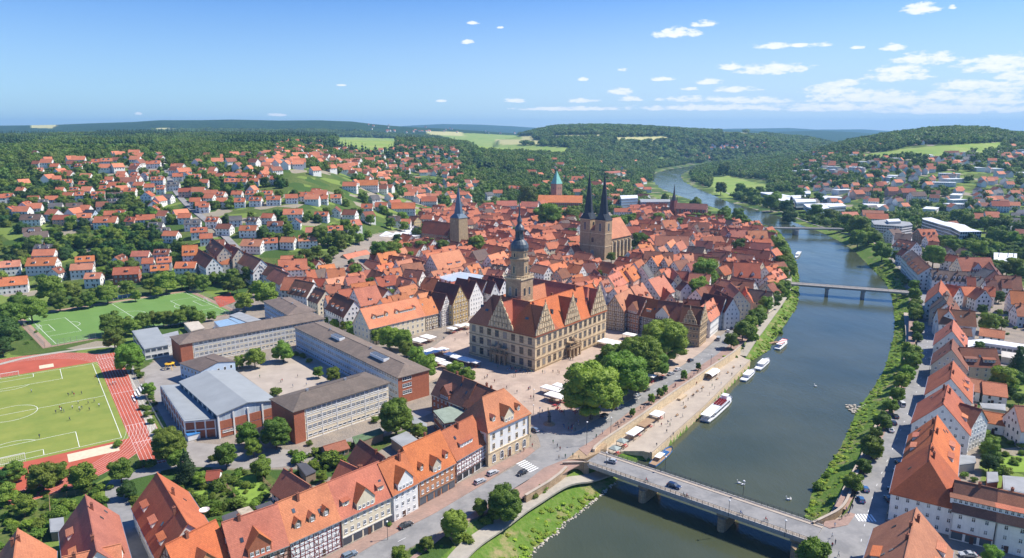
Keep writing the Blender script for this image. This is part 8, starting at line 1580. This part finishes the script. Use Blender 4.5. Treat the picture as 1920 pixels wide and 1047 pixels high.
# garden dish, bleachers, dugout, container
x, y = G(384, 962, 6); r = empty('satellite_dish', (x, y, 5.2)); tag(r, 'white round satellite dish standing behind the steep gabled house', 'satellite dish'); m = MB(); m.lathe((0, 0), [(.05, 1.0), (.9, 1.3), (1.5, 1.9)], 14); m.build('dish', FRAME, r); m = MB(); m.cyl((0, 0), .08, .08, -5.2, 1.0, 6); m.build('mast', METAL, r)
for i in range(5): px, py = c4(752+i*13, 745-i*16); x, y = G(px, py); r = empty('spectator_bench', (x, y, 0), ang1); tag(r, None, 'bench', 'spectator benches beside the running track'); r['label'] = 'long pale spectator bench between the running track and the gym'; m = MB(); m.box(-4, 4, -.3, .3, .4, .5, 0, True); m.build('seat', FRAME, r); m = MB(); [m.box(u-.1, u+.1, -.25, .25, 0, .4) for u in (-3.5, 0, 3.5)]; m.build('leg', METAL, r)
x, y = G(363, 824); r = empty('waste_container', (x, y, 0), .7); tag(r, 'white container with blue lid beside the sports hall entrance', 'container'); m = MB(); m.box(-2.2, 2.2, -1.2, 1.2, .2, 2.2); m.build('box', FRAME, r); m = MB(); m.box(-2.3, 2.3, -1.3, 1.3, 2.2, 2.6, 0, True); m.build('lid', BLUEP, r)
x, y = G(238, 556, 1); r = empty('team_shelter', (x, y, 0), math.atan2(A2[1], A2[0])); tag(r, 'long blue team shelter beside the green artificial pitch', 'shelter'); m = MB(); m.box(-9, 9, -1, 1, 2.1, 2.3, 0, True); m.box(-9, 9, .8, 1, 0, 2.1); m.build('shell', BLUEP, r); m = MB(); [m.box(u-.08, u+.08, -1, -.85, 0, 2.1) for u in range(-9, 10, 3)]; m.build('post', FRAME, r)
x, y = G(319, 692); r = empty('climbing_frame', (x, y, 0)); tag(r, 'yellow climbing frame in the yard left of the link block', 'play frame'); m = MB(); [m.bar((u, v, 0), (u*.5, v*.5, 3), .2) for u in (-2, 2) for v in (-2, 2)]; m.lathe((0, 0), [(2, 2.6), (2.4, 2.9), (1.2, 3.3)], 8); m.build('frame', plain('yellow_paint', (.75, .42, .02), .5), r)
# fences: sticks and rails
def fence(pts, h, label, mat=None, step=3.0, z=0.0, rails=3, cat='fence'):
    pts = dens(pts, step); r = empty('fence', (pts[0][0], pts[0][1], z)); tag(r, label, cat); m = MB(); x0_, y0_ = pts[0]
    for (a, b), (c_, d_) in zip(pts[:-1], pts[1:]):
        for k in range(rails): zz = h*(k+1)/rails-.03; m.bar((a-x0_, b-y0_, zz), (c_-x0_, d_-y0_, zz), .05)
    m.build('rail', mat or GALV, r, kind='stuff'); m = MB(); [m.box(a-x0_-.05, a-x0_+.05, b-y0_-.05, b-y0_+.05, 0, h) for a, b in pts]; m.build('post', mat or GALV, r, kind='stuff')
fence([P1(l, -14.2) for l in (-34, 0, 40, 80, 122)], 1.6, 'low grey fence along the outer side of the sprint straight'); fence([P2(-6, -4.5), P2(L2+5, -4.5)], 3.5, 'tall grey ball fence along the near side of the green pitch', rails=5); fence([P2(-6, -4.5), P2(-6, W2L+6)], 3.5, 'tall grey ball fence at the left end of the green pitch', rails=5); fence([P2(L2+5, -4.5), P2(L2+5, W2L+6)], 3.5, 'tall grey ball fence at the court end of the green pitch', rails=5)
WF = WOODD
for a, b, lb in ((c7(1245,455), c7(1360,610), 'dark wooden garden fence right of the back lane gardens'), (c7(1470,450), c7(1540,520), 'short wooden fence at the end of the bright lawn'), (c7(280,560), c7(520,525), 'long wooden fence behind the bottom left gardens'), (c7(280,560), c7(285,660), 'short wooden fence between the bottom left gardens')): fence([G(*a), G(*b)], 1.8, lb, WF, 2.2, rails=6)
x, y = G(1036, 905)
sheet('garden_lawn', gp([c7(1300,430), c7(1440,425), c7(1520,520), c7(1400,600), c7(1340,560)]), plain('lawn', (0.20, 0.30, 0.05), .95, .1, .15, sc_=.3), 0.03); sheet('garden_lawn', gp([c7(1090,520), c7(1180,500), c7(1240,610), c7(1130,640)]), MATS['lawn'], 0.03)
sheet('garden_lawn', gp([cT(1290,480), cT(1440,465), cT(1500,560), cT(1330,560)]), MATS['lawn'], 0.035)
# ------------------------------------------------------------ people
SKIN = plain('skin', (0.45, 0.27, 0.18), .6)
def person_mesh(seed, pose):
    r = random.Random(seed); top = plain('cloth_%d' % (seed % 7), [(.7,.7,.68),(.04,.05,.09),(.35,.04,.04),(.06,.12,.28),(.10,.10,.10),(.5,.42,.3),(.06,.2,.1)][seed % 7], .9); leg = plain('trousers_%d' % (seed % 4), [(.03,.04,.08),(.05,.05,.05),(.25,.22,.17),(.5,.5,.5)][seed % 4], .9); hair = plain('hair_%d' % (seed % 3), [(.05,.03,.02),(.25,.15,.06),(.02,.02,.02)][seed % 3], .8)
    P = {}; st = .0 if pose == 'stand' else .26
    P['pel'] = (0, 0, .95); P['ch'] = (0, 0, 1.30); P['nk'] = (0.02, 0, 1.50); P['hd'] = (.03, 0, 1.64); P['hd2'] = (.03, 0, 1.74)
    for s, k in ((-1, 'r'), (1, 'l')):
        f = st*s
        if pose == 'sit': P['hp'+k] = (.05, s*.1, .52); P['kn'+k] = (.45, s*.12, .5); P['an'+k] = (.47, s*.12, .08); P['ft'+k] = (.62, s*.12, .04)
        else: P['hp'+k] = (0, s*.1, .88); P['kn'+k] = (f*.55+.04, s*.11, .5); P['an'+k] = (f-.02, s*.11, .08+(.06 if f < 0 else 0)); P['ft'+k] = (f+.14, s*.12, .04)
        P['sh'+k] = (0, s*.19, 1.42); P['el'+k] = (-f*.4-.02, s*.25, 1.13); P['ha'+k] = (-f*.7+.12, s*.24, .88)
    if pose == 'sit':
        for k in P:
            if k[:2] not in ('kn', 'an', 'ft', 'hp'): x, y, z = P[k]; P[k] = (x, y, z-.43)
    names = list(P); E_ = [('pel','ch'),('ch','nk'),('nk','hd'),('hd','hd2')]+[e for k in 'rl' for e in (('pel','hp'+k),('hp'+k,'kn'+k),('kn'+k,'an'+k),('an'+k,'ft'+k),('ch','sh'+k),('sh'+k,'el'+k),('el'+k,'ha'+k))]
    R = {'pel': .15, 'ch': .165, 'nk': .06, 'hd': .105, 'hd2': .085, 'hp': .095, 'kn': .062, 'an': .045, 'ft': .04, 'sh': .068, 'el': .045, 'ha': .034}
    me = bpy.data.meshes.new('person_skeleton'); me.from_pydata([P[k] for k in names], [(names.index(a), names.index(b)) for a, b in E_], []); o = bpy.data.objects.new('tmp', me); COL.objects.link(o); md = o.modifiers.new('skin', 'SKIN')
    for i, k in enumerate(names):
        rr_ = R[k] if k in R else R[k[:2]]; me.skin_vertices[0].data[i].radius = (rr_, rr_*1.0); me.skin_vertices[0].data[i].use_root = (k == 'pel')
    o.modifiers.new('sub', 'SUBSURF').levels = 1; dg = bpy.context.evaluated_depsgraph_get(); ev = bpy.data.meshes.new_from_object(o.evaluated_get(dg)); bpy.data.objects.remove(o); ev.name = 'person'
    ev.materials.clear(); [ev.materials.append(x) for x in (top, leg, SKIN, hair)]
    off = -.43 if pose == 'sit' else 0
    for p in ev.polygons: z = p.center.z-off; y = abs(p.center.y); p.material_index = 3 if z > 1.70 or (z > 1.6 and p.center.x < .0) else (2 if z > 1.50 or (y > .18 and z < 1.0 and z > .78) else (0 if z > .95 else 1)); p.use_smooth = True
    return ev
PMs = [person_mesh(i, 'stand' if i % 2 else 'walk') for i in range(14)]; PSIT = [person_mesh(30+i, 'sit') for i in range(4)]
CT = ['pale', 'navy', 'red', 'blue', 'black', 'beige', 'green']
prn = random.Random(3)
def person(x, y, z, place, grp, seated=False, i=None, a=None):
    i = prn.randrange(14) if i is None else i; me = prn.choice(PSIT) if seated else PMs[i]; o = link('person', me, None, (x, y, z), prn.uniform(0, 6.28) if a is None else a); o['category'] = 'person'; o['group'] = grp
    o['label'] = (f'person {"sitting" if seated else ("standing" if i % 2 else "walking")} {"" if seated else "in a "+CT[i % 7]+" top "}{place}').replace('  ', ' '); o['auto'] = 1; return o
for t_ in "385,730,2 408,718,2 418,730,1 460,720,4 441,775,0 497,775,2 531,765,2 315,828,4 338,805,1 348,812,4 360,822,3 343,818,0 408,802,0 447,808,0 462,804,5 450,815,6 504,812,4 558,790,0 393,868,4 223,965,4 178,710,0 535,632,1".split():
    a, b, c_ = (float(v) for v in t_.split(',')); px, py = c4(a, b); x, y = G(px, py); person(x, y, .07, 'playing on the football pitch', 'players on the football pitch', i=int(c_)*2 % 14)
for a, b in ((620,668),(635,665),(648,662),(805,870),(762,780),(558,665)): px, py = c4(a, b); x, y = G(px, py); person(x, y, .08, 'on the red running track', 'people on the running track')
for a, b in ((1462,628),(1580,655),(1588,650),(1675,625),(1648,680),(1724,672)): px, py = c4(a, b); x, y = G(px, py); person(x, y, .07, 'crossing the school yard', 'people in the school yard')
for tok in "575,412 580,414 640,420 705,385 712,390 805,635 818,630 822,625 862,655 968,622 978,624 988,716 1056,695 1052,700 1062,692 1132,602 1145,604 1218,600 1225,608 880,575 1290,528 1302,530 1283,532 1066,745 1080,745 1130,825 1190,600 930,690 1000,560 1180,545".split():
    a, b = (float(v) for v in tok.split(',')); px, py = c5(a, b); x, y = G(px, py); person(x, y, .14, 'on the market square', 'people on the market square')
for i in range(26): x, y = G(640+prn.uniform(930,1075)/3, 500+prn.uniform(562,600)/3); x -= .0; person(x, y-1.5, .14, 'outside the town hall', 'people outside the town hall', seated=(i % 3 == 0))
for i in range(34): px, py = SQ_(prn.uniform(30, 440), prn.uniform(760, 880)); x, y = G(px, py); person(x, y, .14, 'among the café tables', 'people under the plaza trees', seated=(i % 2 == 0))
for i in range(18): px, py = SQ_(prn.uniform(130, 300), prn.uniform(930, 1010)); x, y = G(px, py); person(x, y, .14, 'by the plaza edge near the statue', 'people near the statue', seated=(i % 3 == 0))
for i in range(22): t = prn.random(); x = QIN[1][0]+(QIN[5][0]-QIN[1][0])*t; y = QIN[1][1]+(QIN[5][1]-QIN[1][1])*t; o_ = prn.uniform(2.0, 3.4); person(x-o_*.62, y+o_*.78, .14, 'on the promenade', 'people on the promenade')
for tok in "1240,800 1252,795 1256,800 1250,812 1258,790 1280,783 1300,745 1316,735 1330,742 1340,730 1281,760 1352,722 1372,705 1306,722 1290,752 1262,818 1231,838 1388,690 1335,726".split():
    a, b = (float(v) for v in tok.split(',')); x, y = G(a, b, QZ); person(x, y, QZ, 'on the lower quay', 'people on the quay')
for tok in "975,852 982,848 1037,833 1045,840 1050,846 1060,860 1048,862 1074,858 1085,862 995,824 998,840 970,846 984,832 1118,822 1130,815 1155,800 1160,806 955,852 948,861 1565,990 1578,975 1560,1010 1586,960 1598,955 1590,968 1655,995 1662,985 1552,1025 1560,1028 1566,1022 1572,1045 1650,1008 1664,970 1640,866".split():
    a, b = (float(v) for v in tok.split(',')); x, y = G(a, b); person(x, y, .15, 'near the '+('east' if a > 1500 else 'west')+' end of the bridge', 'people at the '+('east' if a > 1500 else 'west')+' bridgehead')
def bicycle(x, y, z, a, label):
    r = empty('bicycle', (x, y, z), a); tag(r, label, 'bicycle'); 
    for cx in (-.52, .52):
        m = MB(); n = 12
        for i in range(n): p, q2 = 2*math.pi*i/n, 2*math.pi*(i+1)/n; m.bar((cx+.33*math.cos(p), 0, .34+.33*math.sin(p)), (cx+.33*math.cos(q2), 0, .34+.33*math.sin(q2)), .045)
        for i in range(4): p = math.pi*i/4; m.bar((cx-.32*math.cos(p), 0, .34-.32*math.sin(p)), (cx+.32*math.cos(p), 0, .34+.32*math.sin(p)), .015)
        m.build('wheel', METAL, r)
    m = MB()
    for p, q2 in (((-.52,0,.34),(-.15,0,.85)), ((-.52,0,.34),(0,0,.32)), ((0,0,.32),(-.15,0,.85)), ((0,0,.32),(.40,0,.85)), ((-.15,0,.8),(.38,0,.85)), ((.52,0,.34),(.38,0,1.0))): m.bar(p, q2, .045)
    m.build('frame', SEATR if prn.random() < .4 else METAL, r); m = MB(); m.bar((.36,-.25,1.0), (.36,.25,1.0), .04); m.build('handlebar', METAL, r); m = MB(); m.box(-.28, -.02, -.08, .08, .86, .93, 0, True); m.build('saddle', METAL, r)
ba_ = B1ANG
for (px, py, zz, lb) in ((1212,904,.47,'cyclist on the near footway of the bridge, closest to the arch'), (1282,932,.47,'left cyclist of the pair in the middle of the bridge'), (1288,934,.47,'right cyclist of the pair in the middle of the bridge'), (1389,966,.47,'cyclist near the second pier on the bridge'), (1436,978,.34,'cyclist riding on the carriageway near the east end')):
    x, y = G(px, py, zz); bicycle(x, y, zz, ba_, 'bicycle ridden by the '+lb); o = person(x-.12*math.cos(ba_), y-.12*math.sin(ba_), zz+.43, '', 'cyclists on the bridge', True, a=ba_); o['label'] = lb; del o['auto']
for i in range(8): px, py = SQ_(1120+i*13, 580-i*3+(i % 3)*6); x, y = G(px, py); bicycle(x, y, .14, 1.2+i*.05, 'bicycle parked in the long row on the promenade'); 
for o in list(COL.objects):
    if o.name.startswith('bicycle') and 'long row' in o.get('label', ''): o['group'] = 'bicycles parked on the promenade'
for px, py in ((1386,907),(1393,910),(1478,938),(1482,937),(1529,725)):
    x, y = G(px, py, WZ); r = empty('swan', (x, y, WZ), prn.uniform(0, 6)); tag(r, 'white swan swimming on the open river '+('upstream' if py < 800 else 'near the bridge'), 'swan', 'swans near the bridge' if py > 800 else None); me = bpy.data.meshes.new('body')
    v = [(-.55,0,.22),(0,0,.2),(.38,0,.28),(.5,0,.62),(.42,0,.95),(.58,0,1.0),(.72,0,.94)]; me.from_pydata(v, [(i, i+1) for i in range(6)], []); o = bpy.data.objects.new('t', me); COL.objects.link(o); o.modifiers.new('s', 'SKIN')
    for i, rr_ in enumerate((.07,.24,.15,.06,.05,.07,.02)): me.skin_vertices[0].data[i].radius = (rr_, rr_)
    ev = bpy.data.meshes.new_from_object(o.evaluated_get(bpy.context.evaluated_depsgraph_get())); bpy.data.objects.remove(o); ev.materials.clear(); ev.materials.append(FRAME); link('body', ev, r, scale=(1.3, 1.3, 1.3))
# ------------------------------------------------------------ finish the houses: the 300 largest are things, smaller ones one mass
flush_houses()
fx, fy, fz, fs, fsd = FOR; ok = np.ones(len(fx), bool)
for (hx, hy, hr) in OCC:
    nearb = (np.abs(fx-hx) < hr+4) & (np.abs(fy-hy) < hr+4); ok[nearb] &= np.hypot(fx[nearb]-hx, fy[nearb]-hy) > hr+1.5
    if hy > 850: ok &= ~((np.abs(fx-hx) < hr*.9) & (fy < hy) & (fy > hy-30))
ok &= ~((fy > 560) & (fsd < np.where(fx/fy > 0.2, np.interp(fy, [560, 800, 1500], [10, 20, 26]), 0)) )
for tr in TREES: ok &= (fx-tr[1])**2+(fy-tr[2])**2 > (tr[4]*.6+2)**2
fx, fy, fz, fs = fx[ok], fy[ok], fz[ok], fs[ok]; n = len(fx); rr = np.random.default_rng(9)
con = (fbm(fx, fy, 130) > 0.25) & (fy > 1150) & (fx/fy < 0.0); ix = np.where(con & (rr.random(n) < 0.75), 5+rr.integers(0, 2, n), rr.integers(0, 5, n))
wd = fs*rr.uniform(0.95, 1.55, n); wd = np.where(fy < 1100, wd*rr.uniform(0.7, 1.0, n), wd); ht = np.where(ix >= 5, 21*rr.uniform(.8, 1.15, n), wd*0.45+8*rr.uniform(.7, 1.2, n)); ht = np.where(fy < 1100, wd*rr.uniform(0.85, 1.15, n), ht)
nr_ = fy < 800
def sub(k): return np.stack([fx[k], fy[k], fz[k]-0.8], 1), np.stack([wd[k], wd[k], ht[k]], 1), rr.uniform(0, 6.28, int(k.sum()))
scatter('woodland', *sub(~nr_), ix[~nr_], LOWC, 7)
NC = bpy.data.collections.new('near_wood_shapes'); sh = CR['mid']+CR['dark'][:2]+CR['light'][:1]
for i, mm in enumerate(sh): NC.objects.link(bpy.data.objects.new('near_%d' % i, mm))
scatter('garden_woodland', *sub(nr_), rr.integers(0, len(sh), int(nr_.sum())), NC, len(sh))
print('forest', n, int(nr_.sum()))
# ------------------------------------------------------------ labels that single each thing out
LM = [(960,560,'the town hall'),(1110,440,'the twin spired church'),(860,430,'the stone church tower'),(1043,370,'the green spire'),(1295,395,'the red sandstone hall'),(260,570,'the green pitch'),(560,640,'the north school wing'),(690,650,'the east school wing'),(410,740,'the sports hall'),(60,760,'the running track'),(950,850,'the cream corner building'),(1160,690,'the big plaza trees'),
 (1500,430,'the far bridge'),(1590,540,'the middle bridge'),(1300,930,'the near bridge'),(230,970,'the back lane'),(700,930,'the street row'),(335,420,'the hillside road'),(720,445,'the angular modern building'),(1790,430,'the long white office block'),(1690,470,'the eastern river path'),(1790,740,'the big white gable'),(1460,400,'the meadow bend'),(620,480,'the hotel style tan block'),(1430,500,'the riverside street'),(80,500,'the lower hillside'),(200,340,'the upper hillside'),(480,400,'the middle hillside terraces'),(480,330,'the top terrace'),(760,590,'the long cream building'),(1240,600,'the timbered row'),(640,380,'the orchard slope'),(1840,480,'the white vented hall'),(1650,380,'the warehouses'),(1840,620,'the eastern yards')]
LM = [(a, b, c_.replace('hotel style tan block', 'large tan roofed block')) for a, b, c_ in LM]
def place_of(px, py, skip=None):
    b = min((l for l in LM if l[2] != skip), key=lambda l: (l[0]-px)**2+((l[1]-py)*1.6)**2); dx, dy = px-b[0], (py-b[1])*1.6
    rel = ('right of' if dx > 0 else 'left of') if abs(dx) > abs(dy) else ('in front of' if dy > 0 else 'behind')
    if math.hypot(dx, dy) < 22: rel = 'beside'
    return rel+' '+b[2], math.hypot(dx, dy)
ORD = ['first', 'second', 'third', 'fourth', 'fifth', 'sixth', 'seventh', 'eighth', 'ninth', 'tenth', 'eleventh', 'twelfth', 'thirteenth', 'fourteenth', 'fifteenth']
items = []
WN = {'white': 'white', 'cream': 'cream', 'yellow': 'ochre', 'grey': 'grey', 'pink': 'pinkish', 'beige': 'beige', 'brick': 'red brick', 'obrick': 'orange brick', 'stone': 'sandstone', 'dstone': 'dark stone', 'blue': 'pale blue', 'brown': 'brown', 'concrete': 'concrete', 'rstone': 'red stone', '': ''}
RN = {'orange': 'orange roof', 'bright': 'bright orange roof', 'red': 'red roof', 'rust': 'rust roof', 'dark': 'dark red roof', 'brown': 'brown roof', 'grey': 'grey roof', 'slate': 'blue slate roof', 'felt': 'brown roof', 'flat': 'flat roof'}
for hh in HOUSES:
    root, x, y, z, wl, rf, nd, tim, L, W_, where, label, cat, wh_ = hh
    if root is None: continue
    px, py = PRJ(x, y, z+wh_)
    if label: tag(root, label, cat); continue
    size = 'long ' if L > 24 else ('small ' if L < 11 else ''); dd = {0: '', 1: ' and one dormer', 2: ' and two dormers'}.get(nd, ' and several dormers'); t_ = 'timbered ' if tim else ''
    pl, dist = place_of(px, py); items.append([root, f'{size}{WN[wl]} {t_}{cat if cat != "building" else "block"} with {RN[rf]}{dd}', pl, px, py, cat, {'H': 'houses on the west hillside', 'T': 'old town houses', 'E': 'houses on the east bank', 'S': 'houses along the hill street', 'M': 'houses beyond the old town', 'F': 'houses east of the meadow', 'W': 'warehouses on the east bank'}.get(where, 'old town houses')])
TN = {'mid': 'green tree', 'light': 'bright green tree', 'dark': 'dark green tree', 'pine': 'dark conifer', 'bush': 'green bush'}
for (root, x, y, z, wd_, h_, kind, where) in TREES:
    px, py = PRJ(x, y, z+h_*.6); s_ = wd_/y*FPX; pl, _ = place_of(px, py); big = 'large ' if s_ > 34 else ('small ' if s_ < 17 else '')
    form = 'spreading' if wd_ > 11 else ('compact' if wd_ < 6 else 'rounded')
    items.append([root, f'{big}{form} {TN[kind]}', pl, px, py, 'bush' if kind == 'bush' else 'tree', {'G': 'trees around the gardens', 'P': 'trees around the pitches and school', 'Q': 'large trees on the plaza', 'B': 'small round trees on the promenade', 'R': 'trees along the riverside street', 'O': 'trees on the east bank', 'C': 'trees in the old town', 'N': 'trees north of the square', 'S': 'trees along the main street', 'F': 'trees by the river meadow'}.get(where, 'trees')])
for o in COL.objects:
    if o.parent is None and o.get('label') and o.name.split('.')[0] in ('cafe_table', 'bench', 'bicycle', 'spectator_bench', 'swan') and 'ridden' not in o['label']: px, py = PRJ(*o.location); items.append([o, o['label'], '', px, py, o['category'], o.get('group') or 'swans'])
for o in COL.objects:
    if o.get('auto'): px, py = PRJ(*o.location); items.append([o, o['label'], '', px, py, 'person', o['group']]); del o['auto']
from collections import defaultdict
grp = defaultdict(list)
for it in items: grp[(it[1], it[2])].append(it)
for (a, b), L in grp.items():
    L.sort(key=lambda t: t[3]); n = len(L)
    for i, it in enumerate(L):
        base = (a+(' '+b if b else '')).strip()
        if n > 1:
            o_ = 'leftmost' if i == 0 else ('rightmost' if i == n-1 else (ORD[i]+' from left' if i < len(ORD) else '%dth from left' % (i+1))); base = f'{base}, {o_}'
        w = base.split()
        if len(w) > 16: base = base.replace(' and one dormer', '').replace(' and two dormers', '').replace(' and several dormers', ' with dormers')
        tag(it[0], base, it[5], it[6])
seen = defaultdict(int)
for o in COL.objects:
    if o.parent is None and o.get('label'): seen[o['label']] += 1
print('dup labels', sum(1 for v in seen.values() if v > 1), [k for k, v in seen.items() if v > 1][:8], 'long', sum(1 for k in seen if len(k.split()) > 16))
